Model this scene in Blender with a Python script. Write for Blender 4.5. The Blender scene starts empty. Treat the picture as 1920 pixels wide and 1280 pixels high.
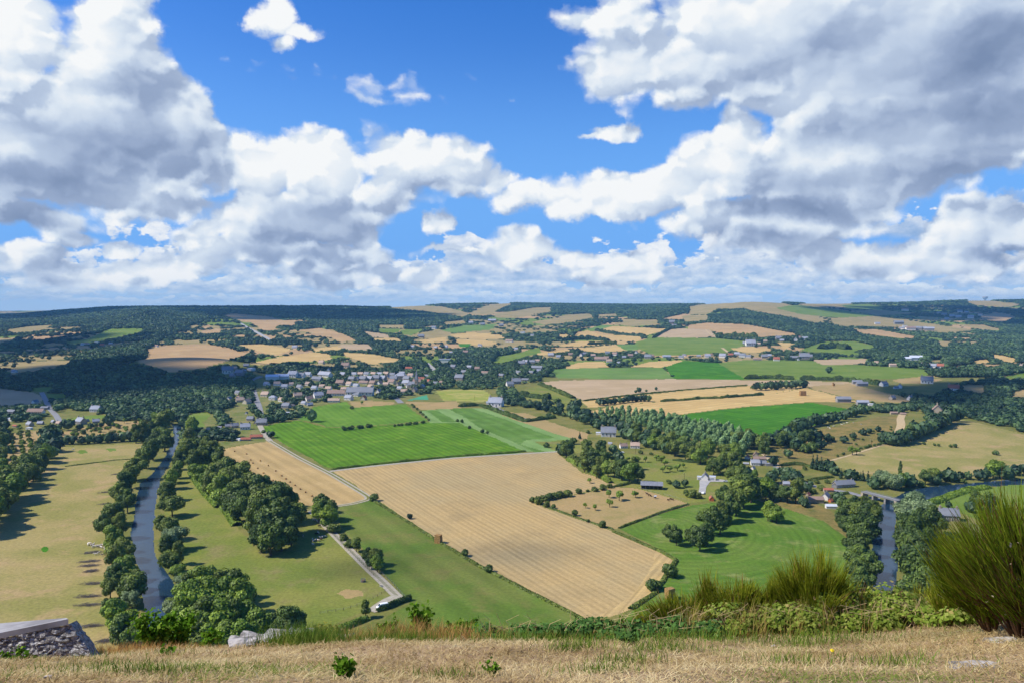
import bpy, math, random
import numpy as np
from mathutils import Vector, Matrix

S = bpy.context.scene
COL = S.collection
rnd = random.Random(7)
R = math.radians
H = 140.0                     # camera height over the valley floor
FPX = 1450.0                  # focal length in photo pixels (1920 wide)
PITCH = math.atan((640 - 572) / FPX)
CP, SP = math.cos(PITCH), math.sin(PITCH)

# ------------------------------------------------------------------ camera
cam = bpy.data.cameras.new('camera')
cam.sensor_width = 36.0
cam.lens = FPX / 1920 * 36.0
cam.clip_start, cam.clip_end = 0.2, 60000.0
camo = bpy.data.objects.new('camera', cam)
camo.location = (0, 0, H)
camo.rotation_euler = (R(90) - PITCH, 0, 0)
COL.objects.link(camo)
S.camera = camo

# ------------------------------------------------------------------ helpers
def lin(r, g, b):
    def f(c):
        c /= 255.0
        return c / 12.92 if c <= 0.04045 else ((c + 0.055) / 1.055) ** 2.4
    return (f(r), f(g), f(b), 1.0)

def dzdy(v):
    """slope of the sight line through photo row v (centre column)"""
    t = v - 640
    return (-FPX * SP - t * CP) / (FPX * CP - t * SP)

def tag(o, label=None, cat=None, group=None, kind=None):
    if label: o['label'] = label
    if cat: o['category'] = cat
    if group: o['group'] = group
    if kind: o['kind'] = kind
    return o

def empty(name, loc=(0, 0, 0), rz=0.0):
    o = bpy.data.objects.new(name, None)
    o.location = loc
    o.rotation_euler = (0, 0, rz)
    o.empty_display_size = 0.2
    COL.objects.link(o)
    return o

def np_mesh(name, verts, faces, mats=(), midx=None, smooth=False, attrs=None):
    """verts (n,3); faces: (m,k) array or list of arrays of equal-k faces"""
    me = bpy.data.meshes.new(name)
    verts = np.asarray(verts, np.float32).reshape(-1, 3)
    fl = faces if isinstance(faces, list) else [faces]
    fl = [np.asarray(f, np.int32) for f in fl if len(f)]
    loops = np.concatenate([f.ravel() for f in fl]) if fl else np.zeros(0, np.int32)
    tot = np.concatenate([np.full(len(f), f.shape[1], np.int32) for f in fl]) if fl else np.zeros(0, np.int32)
    start = np.zeros(len(tot), np.int32)
    if len(tot): start[1:] = np.cumsum(tot)[:-1]
    me.vertices.add(len(verts)); me.vertices.foreach_set('co', verts.ravel())
    me.loops.add(len(loops)); me.loops.foreach_set('vertex_index', loops)
    me.polygons.add(len(tot)); me.polygons.foreach_set('loop_start', start)
    if midx is not None: me.polygons.foreach_set('material_index', np.asarray(midx, np.int32))
    if smooth: me.polygons.foreach_set('use_smooth', np.ones(len(tot), bool))
    for m in mats: me.materials.append(m)
    me.update(calc_edges=True)
    if attrs:
        for k, a in attrs.items():
            at = me.attributes.new(k, 'FLOAT', 'POINT')
            at.data.foreach_set('value', np.asarray(a, np.float32))
    return me

def link(name, me, parent=None, loc=None, rz=None):
    o = bpy.data.objects.new(name, me)
    COL.objects.link(o)
    if parent is not None: o.parent = parent
    if loc is not None: o.location = loc
    if rz is not None: o.rotation_euler = (0, 0, rz)
    return o

class MB:
    """collects polygons into one mesh"""
    def __init__(self): self.v = []; self.f = []; self.mi = []
    def add(self, vs, fs, mi=0):
        n = len(self.v); self.v += [tuple(p) for p in vs]
        for f in fs: self.f.append(tuple(i + n for i in f)); self.mi.append(mi)
        return self
    def box(self, x0, x1, y0, y1, z0, z1, mi=0):
        return self.add([(x0,y0,z0),(x1,y0,z0),(x1,y1,z0),(x0,y1,z0),(x0,y0,z1),(x1,y0,z1),(x1,y1,z1),(x0,y1,z1)],
                        [(0,3,2,1),(4,5,6,7),(0,1,5,4),(1,2,6,5),(2,3,7,6),(3,0,4,7)], mi)
    def tube(self, pts, rad, n=8, mi=0, cap=True):
        pts = [Vector(p) for p in pts]
        rs = rad if isinstance(rad, (list, tuple)) else [rad] * len(pts)
        base = len(self.v)
        for i, p in enumerate(pts):
            d = (pts[min(i+1, len(pts)-1)] - pts[max(i-1, 0)])
            d = d.normalized() if d.length > 1e-9 else Vector((0,0,1))
            a = d.cross(Vector((0,0,1)) if abs(d.z) < 0.9 else Vector((1,0,0))).normalized(); b = d.cross(a)
            for k in range(n):
                t = 2*math.pi*k/n
                self.v.append(tuple(p + (a*math.cos(t) + b*math.sin(t))*rs[i]))
        for i in range(len(pts)-1):
            for k in range(n):
                k2 = (k+1) % n
                self.f.append((base+i*n+k, base+i*n+k2, base+(i+1)*n+k2, base+(i+1)*n+k)); self.mi.append(mi)
        if cap:
            self.f.append(tuple(base+k for k in reversed(range(n)))); self.mi.append(mi)
            self.f.append(tuple(base+(len(pts)-1)*n+k for k in range(n))); self.mi.append(mi)
        return self
    def mesh(self, name, mats, smooth=False):
        me = bpy.data.meshes.new(name)
        me.from_pydata(self.v, [], self.f)
        for m in (mats if isinstance(mats, (list, tuple)) else [mats]): me.materials.append(m)
        me.polygons.foreach_set('material_index', np.asarray(self.mi, np.int32))
        if smooth: me.polygons.foreach_set('use_smooth', np.ones(len(self.f), bool))
        me.update()
        return me
    def obj(self, name, mats, parent=None, loc=None, rz=None, smooth=False):
        return link(name, self.mesh(name, mats, smooth), parent, loc, rz)

ORD = ['', 'first', 'second', 'third', 'fourth', 'fifth', 'sixth', 'seventh', 'eighth', 'ninth', 'tenth', 'eleventh', 'twelfth',
       'thirteenth', 'fourteenth', 'fifteenth', 'sixteenth', 'seventeenth', 'eighteenth', 'nineteenth']
TENS = {2: 'twent', 3: 'thirt', 4: 'fort', 5: 'fift', 6: 'sixt', 7: 'sevent', 8: 'eight', 9: 'ninet'}
def ordinal(n):
    if n < 20: return ORD[n]
    t, u = divmod(n, 10)
    if t >= 10: return 'hundred-and-' + ordinal(n - 100) if n > 100 else 'hundredth'
    return TENS[t] + ('ieth' if u == 0 else 'y-' + ORD[u])

# ------------------------------------------------------------------ value noise (numpy)
_ng = np.random.default_rng(11).random((256, 256)).astype(np.float32)
def vnoise(x, y):
    x = np.asarray(x, np.float64); y = np.asarray(y, np.float64)
    xi = np.floor(x).astype(np.int64); yi = np.floor(y).astype(np.int64)
    fx = x - xi; fy = y - yi
    fx = fx*fx*(3-2*fx); fy = fy*fy*(3-2*fy)
    g = lambda i, j: _ng[i & 255, j & 255]
    return (g(xi,yi)*(1-fx)+g(xi+1,yi)*fx)*(1-fy) + (g(xi,yi+1)*(1-fx)+g(xi+1,yi+1)*fx)*fy
def fbm(x, y, o=4):
    s = 0; a = 0.5
    for k in range(o):
        s = s + a*(vnoise(x*2**k + 17*k, y*2**k + 31*k) - 0.5); a *= 0.5
    return s

# ------------------------------------------------------------------ terrain
# rows the ground is seen at, by distance and by column of the view; heights follow from them
TY = np.array([1600, 2000, 2400, 3000, 3600, 4300, 5200, 6500, 9000, 14000], float)
TV = {
  -500: [699,672,655,634,618,606,597,592,588,584],
  0:    [699,670,652,630,613,603,593,596,585,582],
  100:  [699,668,650,628,612,600,584,592,584,581],
  200:  [699,668,648,624,606,592,577,585,583,580],
  265:  [699,666,646,618,582,580,576,584,582,580],
  330:  [699,664,644,620,597,586,576,584,582,580],
  480:  [699,668,645,622,604,590,576,583,581,579],
  640:  [699,672,648,622,606,590,575,582,580,579],
  800:  [699,675,654,628,609,593,581,572,576,578],
  960:  [699,676,655,631,612,595,581,569,574,577],
  1120: [699,676,655,632,614,598,585,572,572,576],
  1280: [699,675,653,629,609,592,579,573,571,575],
  1400: [699,675,653,627,606,580,564,568,571,575],
  1520: [699,675,653,627,607,586,571,570,571,575],
  1680: [699,676,655,632,612,596,582,569,569,574],
  1800: [699,676,656,634,614,597,582,564,570,574],
  1920: [699,676,656,635,615,597,580,563,570,574],
  2450: [699,676,656,635,615,597,580,566,570,574],
}
_us = np.array(sorted(TV)); _tab = np.array([TV[u] for u in _us], float)
_tabh = H + TY[None, :] * dzdy(_tab)
_gs = np.linspace(-1.0, 1.0, 401); _gl = np.linspace(math.log(1200), math.log(14000), 301)
_ug = 960 + FPX * _gs
_A = np.array([np.interp(_ug, _us, _tabh[:, j]) for j in range(len(TY))]).T
_k = np.exp(-0.5*(np.arange(-8, 9)/3.0)**2); _k /= _k.sum()
_A = np.apply_along_axis(lambda c: np.convolve(np.pad(c, 8, 'edge'), _k, 'valid'), 0, _A)
_lt = np.concatenate([[math.log(1200), math.log(1400)], np.log(TY)])
_B = np.array([np.interp(_gl, _lt, np.concatenate([[0, 0], a])) for a in _A])
_k2 = np.exp(-0.5*(np.arange(-10, 11)/3.2)**2); _k2 /= _k2.sum()
_B = np.apply_along_axis(lambda c: np.convolve(np.pad(c, 10, 'edge'), _k2, 'valid'), 1, _B)

BUMPS = [(-690, 1560, 160, 110, 30), (-560, 1450, 120, 90, 18), (470, 860, 90, 45, 8)]
def height(x, y):
    x = np.asarray(x, float); y = np.asarray(y, float)
    yy = np.maximum(y, 1.0)
    s = np.clip(x/yy, -0.999, 0.999); l = np.clip(np.log(yy), _gl[0], _gl[-1]-1e-6)
    i = (s + 1)/2*400; j = (l - _gl[0])/(_gl[-1]-_gl[0])*300
    i0 = np.clip(i.astype(int), 0, 399); j0 = np.clip(j.astype(int), 0, 299)
    fi = i - i0; fj = j - j0
    h = (_B[i0,j0]*(1-fi)+_B[i0+1,j0]*fi)*(1-fj) + (_B[i0,j0+1]*(1-fi)+_B[i0+1,j0+1]*fi)*fj
    h = h + fbm(x/420.0, y/420.0)*np.clip((yy-1400)/1800, 0, 1)*16
    for bx, by, sx, sy, hh in BUMPS:
        h = h + hh*np.exp(-0.5*(((x-bx)/sx)**2 + ((y-by)/sy)**2))
    return h

def G(uv, lift=0.0):
    """where the sight line through photo point (u, v) meets the terrain -> (n,3)"""
    uv = np.atleast_2d(np.asarray(uv, float))
    u = uv[:, 0] - 960; t = uv[:, 1] - 640
    dx = u; dy = FPX*CP - t*SP; dz = -FPX*SP - t*CP
    dx = dx/dy; dz = dz/dy
    ys = np.exp(np.linspace(math.log(230), math.log(15000), 260))
    hit = H + dz[:, None]*ys < height(dx[:, None]*ys, np.broadcast_to(ys, (len(u), len(ys))))
    hit[:, -1] = True
    k = np.argmax(hit, 1)
    hi = ys[k]; lo = ys[np.maximum(k-1, 0)]
    for _ in range(16):
        m = 0.5*(lo+hi); b = H + dz*m < height(dx*m, m)
        hi = np.where(b, m, hi); lo = np.where(b, lo, m)
    y = hi
    x = dx*y
    return np.stack([x, y, height(x, y) + lift], 1)

def inpoly(x, y, P):
    P = np.asarray(P, float); res = np.zeros(x.shape, bool)
    m = (x >= P[:,0].min()) & (x <= P[:,0].max()) & (y >= P[:,1].min()) & (y <= P[:,1].max())
    xs, ys = x[m], y[m]; r = np.zeros(xs.shape, bool)
    n = len(P)
    for i in range(n):
        x1, y1 = P[i]; x2, y2 = P[(i+1) % n]
        if y1 == y2: continue
        c = ((y1 > ys) != (y2 > ys)) & (xs < (x2-x1)*(ys-y1)/(y2-y1) + x1)
        r ^= c
    res[m] = r
    return res

def densify(P, n=6, closed=True):
    P = [tuple(p) for p in P]; out = []
    for i in range(len(P) if closed else len(P)-1):
        a, b = P[i], P[(i+1) % len(P)]
        for k in range(n): out.append((a[0]+(b[0]-a[0])*k/n, a[1]+(b[1]-a[1])*k/n))
    if not closed: out.append(P[-1])
    return out
# ------------------------------------------------------------------ materials
class NT:
    """small helper round a node tree"""
    def __init__(self, tree): self.t = tree
    def n(self, typ, **kw):
        nd = self.t.nodes.new(typ)
        ins = kw.pop('ins', {})
        for k, v in kw.items(): setattr(nd, k, v)
        for k, v in ins.items():
            s = nd.inputs[k]
            if isinstance(v, bpy.types.NodeSocket): self.t.links.new(v, s)
            else: s.default_value = v
        return nd
    def l(self, a, b): self.t.links.new(a, b)
    def math(self, op, a, b=None, c=None, clamp=False):
        nd = self.t.nodes.new('ShaderNodeMath'); nd.operation = op; nd.use_clamp = clamp
        for i, v in enumerate((a, b, c)):
            if v is None: continue
            if isinstance(v, bpy.types.NodeSocket): self.t.links.new(v, nd.inputs[i])
            else: nd.inputs[i].default_value = v
        return nd.outputs[0]
    def vmath(self, op, a, b=None, out=0):
        nd = self.t.nodes.new('ShaderNodeVectorMath'); nd.operation = op
        for i, v in enumerate((a, b)):
            if v is None: continue
            if isinstance(v, bpy.types.NodeSocket): self.t.links.new(v, nd.inputs[i])
            else: nd.inputs[i].default_value = v
        return nd.outputs[out]
    def mix(self, f, a, b, blend='MIX'):
        nd = self.t.nodes.new('ShaderNodeMix'); nd.data_type = 'RGBA'; nd.blend_type = blend
        for s, v in ((nd.inputs[0], f), (nd.inputs[6], a), (nd.inputs[7], b)):
            if isinstance(v, bpy.types.NodeSocket): self.t.links.new(v, s)
            else: s.default_value = v
        return nd.outputs[2]
    def noise(self, vec, scale, detail=4, rough=0.55, out='Fac', dist=0.0):
        nd = self.t.nodes.new('ShaderNodeTexNoise')
        nd.inputs['Scale'].default_value = scale; nd.inputs['Detail'].default_value = detail
        nd.inputs['Roughness'].default_value = rough; nd.inputs['Distortion'].default_value = dist
        if vec is not None: self.t.links.new(vec, nd.inputs['Vector'])
        return nd.outputs[out]
    def ramp(self, f, lo, hi, a=0.0, b=1.0):
        nd = self.t.nodes.new('ShaderNodeMapRange'); nd.interpolation_type = 'SMOOTHSTEP'
        self.t.links.new(f, nd.inputs[0])
        for i, v in enumerate((lo, hi, a, b)): nd.inputs[i+1].default_value = v
        return nd.outputs[0]

def new_mat(name):
    m = bpy.data.materials.new(name); m.use_nodes = True
    m.node_tree.nodes.clear()
    q = NT(m.node_tree)
    out = q.n('ShaderNodeOutputMaterial')
    return m, q, out

def surf(name, col, rough=0.85, col2=None, scale=1.0, detail=4, spec=0.2, lo=0.35, hi=0.65, metal=0.0, bump=0.0, obj=True):
    """plain noisy surface"""
    m, q, out = new_mat(name)
    b = q.n('ShaderNodeBsdfPrincipled', ins={'Roughness': rough, 'Specular IOR Level': spec, 'Metallic': metal})
    if col2 is None: b.inputs['Base Color'].default_value = col
    else:
        tc = q.n('ShaderNodeTexCoord').outputs['Object'] if obj else q.n('ShaderNodeNewGeometry').outputs['Position']
        nz = q.noise(tc, scale, detail)
        q.l(q.mix(q.ramp(nz, lo, hi), col, col2), b.inputs['Base Color'])
        if bump:
            bp = q.n('ShaderNodeBump', ins={'Strength': bump, 'Distance': 0.05, 'Height': nz})
            q.l(bp.outputs[0], b.inputs['Normal'])
    q.l(b.outputs[0], out.inputs[0])
    return m

def field_mat(name, c1, c2, c3=None, big=60.0, stripe=None, period=6.0, amt=0.35, fine=0.25, patch=(0.38, 0.62), rows=None):
    """crop or grass: two tones in large patches, a third in smaller ones, drill lines along one direction"""
    m, q, out = new_mat(name)
    pos = q.n('ShaderNodeNewGeometry').outputs['Position']
    flat = q.vmath('MULTIPLY', pos, (1, 1, 0))
    n1 = q.noise(flat, 1.0/big, 5, 0.6)
    col = q.mix(q.ramp(n1, *patch), c1, c2)
    if c3 is not None:
        n2 = q.noise(q.vmath('ADD', flat, (133, 71, 0)), 2.2/big, 5, 0.65)
        col = q.mix(q.ramp(n2, 0.5, 0.68, 0, 0.85), col, c3)
    dark = None
    if stripe is not None:
        a = 0.0 if isinstance(stripe, tuple) else stripe
        sep = q.n('ShaderNodeSeparateXYZ', ins={0: flat})
        ca, sa = math.cos(a), math.sin(a)
        along = q.math('ADD', q.math('MULTIPLY', sep.outputs[0], ca), q.math('MULTIPLY', sep.outputs[1], sa))
        across = q.math('ADD', q.math('MULTIPLY', sep.outputs[0], -sa), q.math('MULTIPLY', sep.outputs[1], ca))
        if isinstance(stripe, tuple):   # swaths mown round a corner
            rel = q.vmath('SUBTRACT', flat, (stripe[0], stripe[1], 0)); sp2 = q.n('ShaderNodeSeparateXYZ', ins={0: rel})
            across = q.vmath('LENGTH', q.vmath('MULTIPLY', rel, (1, stripe[2], 0)), out=1)
            along = q.math('MULTIPLY', q.math('ARCTAN2', sp2.outputs[1], sp2.outputs[0]), 60.0)
        cv = q.n('ShaderNodeCombineXYZ', ins={0: q.math('MULTIPLY', along, 0.012), 1: q.math('DIVIDE', across, period)})
        s1 = q.noise(cv.outputs[0], 1.0, 3, 0.75)
        cv2 = q.n('ShaderNodeCombineXYZ', ins={0: q.math('MULTIPLY', along, 0.004), 1: q.math('DIVIDE', across, period*5)})
        s2 = q.noise(cv2.outputs[0], 1.0, 2, 0.6)
        w = q.math('SINE', q.math('MULTIPLY', across, 2*math.pi/(rows or period*1.7)))
        st = q.math('ADD', q.math('MULTIPLY', s1, 0.75), q.math('MULTIPLY', s2, 0.28))
        st = q.math('ADD', st, q.math('MULTIPLY', w, 0.10))
        dark = q.ramp(st, 0.25, 0.80, 1.0 + amt, 1.0 - amt)
    nf = q.noise(flat, 0.55, 3, 0.7)
    f = q.ramp(nf, 0.25, 0.75, 1.0 - fine, 1.0 + fine)
    if dark is not None: f = q.math('MULTIPLY', f, dark)
    vv = q.n('ShaderNodeCombineXYZ', ins={0: f, 1: f, 2: f}).outputs[0]
    col = q.mix(1.0, col, vv, 'MULTIPLY')
    b = q.n('ShaderNodeBsdfPrincipled', ins={'Roughness': 0.95, 'Specular IOR Level': 0.05})
    q.l(col, b.inputs['Base Color'])
    q.l(b.outputs[0], out.inputs[0])
    return m

def leaf_mat(name, c1, c2, c3=None, trans=0.18, tint='obj', rough=0.6, hv=0.25):
    """foliage: varies from plant to plant and from clump to clump"""
    m, q, out = new_mat(name)
    oi = q.n('ShaderNodeObjectInfo').outputs['Random']
    at = q.n('ShaderNodeAttribute', attribute_name='tint').outputs['Fac']
    col = q.mix(q.math('FRACT', q.math('ADD', q.math('MULTIPLY', oi, 3.7), q.math('MULTIPLY', at, 0.0 if tint == 'obj' else 0.6))) if tint == 'obj' else at, c1, c2)
    if c3 is not None:
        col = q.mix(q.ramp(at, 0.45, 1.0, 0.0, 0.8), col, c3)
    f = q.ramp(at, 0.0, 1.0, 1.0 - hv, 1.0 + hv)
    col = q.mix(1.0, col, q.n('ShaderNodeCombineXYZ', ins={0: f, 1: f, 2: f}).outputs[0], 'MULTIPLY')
    d = q.n('ShaderNodeBsdfDiffuse', ins={'Color': col})
    t = q.n('ShaderNodeBsdfTranslucent', ins={'Color': col})
    g = q.n('ShaderNodeBsdfGlossy', ins={'Color': (1, 1, 1, 1), 'Roughness': rough})
    mx = q.n('ShaderNodeMixShader', ins={0: trans, 1: d.outputs[0], 2: t.outputs[0]})
    mx2 = q.n('ShaderNodeMixShader', ins={0: 0.025, 1: mx.outputs[0], 2: g.outputs[0]})
    q.l(mx2.outputs[0], out.inputs[0])
    return m

M = {}
def ang(p, q_):
    a, b = G([p, q_]); return math.atan2(b[1]-a[1], b[0]-a[0])

# fields (albedo, linear from sRGB)
M['meadow_dry'] = field_mat('meadow_dry', lin(158,142,88), lin(138,132,72), lin(170,144,100), 55, None, fine=0.2, patch=(.40,.60))
M['meadow_olive'] = field_mat('meadow_olive', lin(130,130,62), lin(112,122,52), lin(134,124,76), 60, None, fine=0.2, patch=(.42,.58))
M['meadow_green'] = field_mat('meadow_green', lin(89,112,41), lin(108,117,53), lin(116,112,60), 60, stripe=ang((690,950),(1000,1150)), period=9, amt=0.12, fine=0.16)
M['rough'] = field_mat('rough', lin(112,114,55), lin(128,121,66), lin(95,104,47), 40, None, fine=0.2)
M['stubble_main'] = field_mat('stubble_main', lin(178,151,101), lin(168,147,103), lin(160,138,95), 90, stripe=ang((700,880),(1150,1140)), period=1.3, amt=0.17, fine=0.12, rows=4.2)
M['headland'] = field_mat('headland', lin(188,160,104), lin(176,150,102), lin(166,144,100), 50, stripe=ang((1245,1062),(1178,1140)), period=1.3, amt=0.2, fine=0.12, rows=4.2)
M['stubble_bales'] = field_mat('stubble_bales', lin(178,150,99), lin(168,143,93), lin(184,156,105), 60, stripe=ang((450,835),(640,940)), period=3.5, amt=0.15, fine=0.10, rows=12)
M['maize'] = field_mat('maize', lin(88,125,27), lin(79,114,25), lin(109,136,40), 45, stripe=ang((560,795),(690,865)), period=1.8, amt=0.26, fine=0.18, rows=7)
M['crop_mid'] = field_mat('crop_mid', lin(99,133,41), lin(89,123,37), lin(112,140,53), 60, stripe=ang((640,760),(700,795)), period=5, amt=0.14, fine=0.14)
M['crop_blue'] = field_mat('crop_blue', lin(95,127,54), lin(86,117,44), lin(109,136,67), 70, stripe=ang((850,770),(1040,845)), period=10, amt=0.14, fine=0.12)
M['crop_pale'] = field_mat('crop_pale', lin(125,150,87), lin(114,142,77), None, 60, stripe=ang((850,770),(1040,845)), period=8, amt=0.12, fine=0.12)
M['crop_vivid'] = field_mat('crop_vivid', lin(68,120,24), lin(60,108,22), lin(86,130,34), 60, stripe=ang((1300,800),(1550,760)), period=6, amt=0.14, fine=0.16)
M['crop_grey'] = field_mat('crop_grey', lin(112,136,68), lin(100,126,60), lin(92,132,46), 120, stripe=ang((1100,695),(1250,697)), period=16, amt=0.12, fine=0.08)
M['pasture_far'] = field_mat('pasture_far', lin(112,130,54), lin(100,122,44), lin(128,136,64), 110, None, fine=0.08)
M['mown'] = field_mat('mown', lin(85,115,37), lin(99,121,47), lin(127,133,73), 40, stripe=(*G([(1255,985)])[0][:2], 0.8), period=2.2, amt=0.15, fine=0.18, rows=5)
M['wheat'] = field_mat('wheat', lin(194,163,104), lin(186,155,98), lin(201,173,114), 90, stripe=ang((1150,765),(1400,735)), period=9, amt=0.12, fine=0.07)
M['wheat_pink'] = field_mat('wheat_pink', lin(180,155,119), lin(172,148,110), lin(186,161,125), 110, stripe=ang((1050,725),(1300,720)), period=12, amt=0.10, fine=0.06)
M['wheat_far'] = field_mat('wheat_far', lin(182,148,102), lin(171,141,98), lin(189,160,111), 160, None, fine=0.06)
M['fallow'] = field_mat('fallow', lin(160,140,92), lin(146,132,84), lin(170,148,104), 130, None, fine=0.1)
M['straw_pasture'] = field_mat('straw_pasture', lin(169,142,95), lin(159,138,89), lin(144,131,78), 60, None, fine=0.14)
M['slope_brown'] = field_mat('slope_brown', lin(140,120,70), lin(116,108,58), lin(92,98,46), 22, None, fine=0.25)
M['sports'] = field_mat('sports', lin(140,146,62), lin(168,158,88), lin(120,138,56), 30, None, fine=0.1)
M['court'] = field_mat('court', lin(70,140,104), lin(80,150,112), None, 30, None, fine=0.05)
M['woodfloor'] = field_mat('woodfloor', lin(58,74,32), lin(70,84,38), lin(96,100,50), 45, None, fine=0.25)
M['garden'] = field_mat('garden', lin(110,116,58), lin(134,126,76), lin(84,104,44), 24, None, fine=0.22)
M['bush_scrub'] = field_mat('bush_scrub', lin(84,120,44), lin(70,104,40), lin(110,130,60), 8, None, fine=0.35)

def water_mat(name, col):
    m, q, out = new_mat(name)
    pos = q.n('ShaderNodeNewGeometry').outputs['Position']
    nz = q.noise(pos, 0.35, 4, 0.6)
    bp = q.n('ShaderNodeBump', ins={'Strength': 0.05, 'Distance': 0.3, 'Height': nz})
    big = q.noise(pos, 0.02, 3, 0.5)
    b = q.n('ShaderNodeBsdfPrincipled', ins={'Roughness': 0.12, 'IOR': 1.33, 'Specular IOR Level': 0.5})
    q.l(q.mix(q.ramp(big, 0.35, 0.65), col, tuple(c*0.75 for c in col[:3]) + (1,)), b.inputs['Base Color'])
    q.l(bp.outputs[0], b.inputs['Normal'])
    q.l(b.outputs[0], out.inputs[0])
    return m
M['water'] = water_mat('river_water', lin(36,60,80))
M['asphalt'] = surf('asphalt', lin(128,126,124), 0.9, lin(146,144,140), 0.5, obj=False)
M['gravel'] = surf('gravel_track', lin(178,168,148), 0.95, lin(158,150,128), 0.6, obj=False)
M['lane_crown'] = surf('lane_crown', lin(150,142,118), 0.95, lin(128,124,92), 0.6, obj=False)
M['chalk'] = surf('chalk_track', lin(196,172,128), 0.95, lin(176,152,110), 0.4, obj=False)
M['paving'] = surf('paving', lin(176,172,164), 0.9, lin(160,156,150), 0.3, obj=False)

# built things
M['wall_white'] = surf('render_white', lin(232,226,214), 0.9, lin(216,208,194), 0.4)
M['wall_cream'] = surf('render_cream', lin(216,202,170), 0.9, lin(198,184,152), 0.4)
M['wall_stone'] = surf('stone_wall', lin(176,162,138), 0.95, lin(146,134,114), 1.3)
M['wall_grey'] = surf('grey_wall', lin(150,146,140), 0.95, lin(126,122,118), 1.1)
M['roof_slate'] = surf('slate_roof', lin(138,140,144), 0.85, lin(118,120,126), 0.8, spec=0.2)
M['roof_slate_light'] = surf('light_slate_roof', lin(164,166,172), 0.8, lin(142,144,152), 0.8, spec=0.2)
M['roof_brown'] = surf('brown_tile_roof', lin(160,134,118), 0.9, lin(136,114,102), 0.8)
M['roof_red'] = surf('red_tile_roof', lin(178,108,84), 0.9, lin(150,92,72), 0.8)
M['roof_tan'] = surf('tan_tile_roof', lin(190,164,142), 0.9, lin(168,144,126), 0.8)
M['roof_metal'] = surf('metal_roof', lin(210,214,220), 0.6, lin(190,196,204), 0.3, spec=0.3)
M['brick'] = surf('brick_wall', lin(190,104,60), 0.95, lin(168,90,54), 1.0)
M['glass_dark'] = surf('window_glass', lin(48,56,66), 0.15, spec=0.6)
M['white_paint'] = surf('white_paint', lin(236,236,234), 0.5)
M['blue_metal'] = surf('blue_grey_metal', lin(96,112,138), 0.6, spec=0.4)
M['black'] = surf('dark_rubber', lin(24,24,26), 0.8)
M['timber'] = surf('dark_timber', lin(92,74,56), 0.95, lin(70,58,46), 1.5)
M['concrete'] = surf('concrete', lin(180,174,164), 0.95, lin(150,146,138), 0.9)
M['slab'] = surf('weathered_slab', lin(170,166,162), 0.9, lin(130,126,124), 2.5, detail=7)
M['steel'] = surf('steel', lin(120,124,130), 0.5, spec=0.5)
M['straw'] = surf('straw_bale', lin(172,136,84), 1.0, lin(140,106,62), 1.6)
M['bark'] = surf('bark', lin(86,72,56), 1.0, lin(60,52,42), 2.0)
M['cow_white'] = surf('cow_white', lin(232,222,204), 0.9, lin(214,200,178), 0.8)
M['cow_brown'] = surf('cow_patched', lin(226,214,196), 0.9, lin(104,62,40), 0.9, 2, lo=0.49, hi=0.53)
M['cow_dark'] = surf('cow_dark', lin(74,46,34), 0.9, lin(46,32,28), 0.8)

# foliage
M['leaf_oak'] = leaf_mat('leaf_oak', lin(89, 110, 33), lin(115, 128, 45), lin(129, 140, 51), hv=0.32)
M['leaf_dark'] = leaf_mat('leaf_dark', lin(71, 94, 33), lin(89, 110, 39), lin(107, 124, 47), hv=0.32)
M['leaf_fresh'] = leaf_mat('leaf_fresh', lin(109, 138, 35), lin(129, 150, 45), lin(145, 162, 55), hv=0.32)
M['leaf_willow'] = leaf_mat('leaf_willow', lin(112, 135, 86), lin(130, 145, 94), lin(144, 159, 106), hv=0.32)
M['leaf_poplar'] = leaf_mat('leaf_poplar', lin(118, 152, 84), lin(132, 160, 94), lin(148, 172, 110), hv=0.32)
M['leaf_conifer'] = leaf_mat('leaf_conifer', lin(45,70,44), lin(54,79,48), lin(63,90,53), trans=0.08)
M['leaf_copper'] = leaf_mat('leaf_copper', lin(63,49,53), lin(74,58,57), lin(83,67,62), trans=0.08)
M['leaf_hedge'] = leaf_mat('leaf_hedge', lin(91, 110, 37), lin(109, 124, 45), lin(129, 136, 51), hv=0.32)
M['leaf_far'] = leaf_mat('leaf_far', lin(40,70,42), lin(88,110,60), None, tint='attr', trans=0.1, hv=0.3)
# ------------------------------------------------------------------ the ground, field by field
# (name, label, category, material, outline as photo points)
F = []
def fld(name, label, mat, pts, cat='field'): F.append((name, label, mat, pts, cat))
# far hills
fld('field', 'distant hay-coloured hill pasture below the skyline woods', 'fallow', [(728,575),(760,572),(830,575),(882,588),(868,594),(838,590),(790,582),(740,579)])
fld('field', 'olive hill pasture sloping between two strips of hilltop wood', 'fallow', [(880,587),(908,574),(948,568),(960,570),(935,580),(922,590),(890,591)])
fld('field', 'small olive field under the hilltop wood in mid distance', 'fallow', [(925,588),(965,583),(1000,577),(1035,576),(1033,585),(1000,590),(965,597),(932,596)])
fld('field', 'long hay-coloured field on the far valley side', 'fallow', [(996,604),(1045,596),(1062,590),(1105,588),(1115,595),(1075,602),(1020,609)])
fld('field', 'thin pale field strip below the far wooded ridge', 'fallow', [(1118,590),(1155,588),(1160,592),(1122,595)])
fld('field', 'pale field behind the farm hedge on the far slope', 'fallow', [(1148,607),(1190,600),(1236,599),(1232,609),(1180,612)])
fld('field', 'narrow tan field by the far right wood edge', 'wheat_far', [(1238,598),(1284,588),(1300,592),(1285,599)])
fld('field', 'wide dry hilltop field crowned by a dark wood', 'fallow', [(1292,575),(1350,567),(1420,562),(1472,569),(1500,577),(1545,600),(1532,606),(1480,594),(1410,583),(1398,578),(1345,579),(1325,590),(1290,590)])
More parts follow.
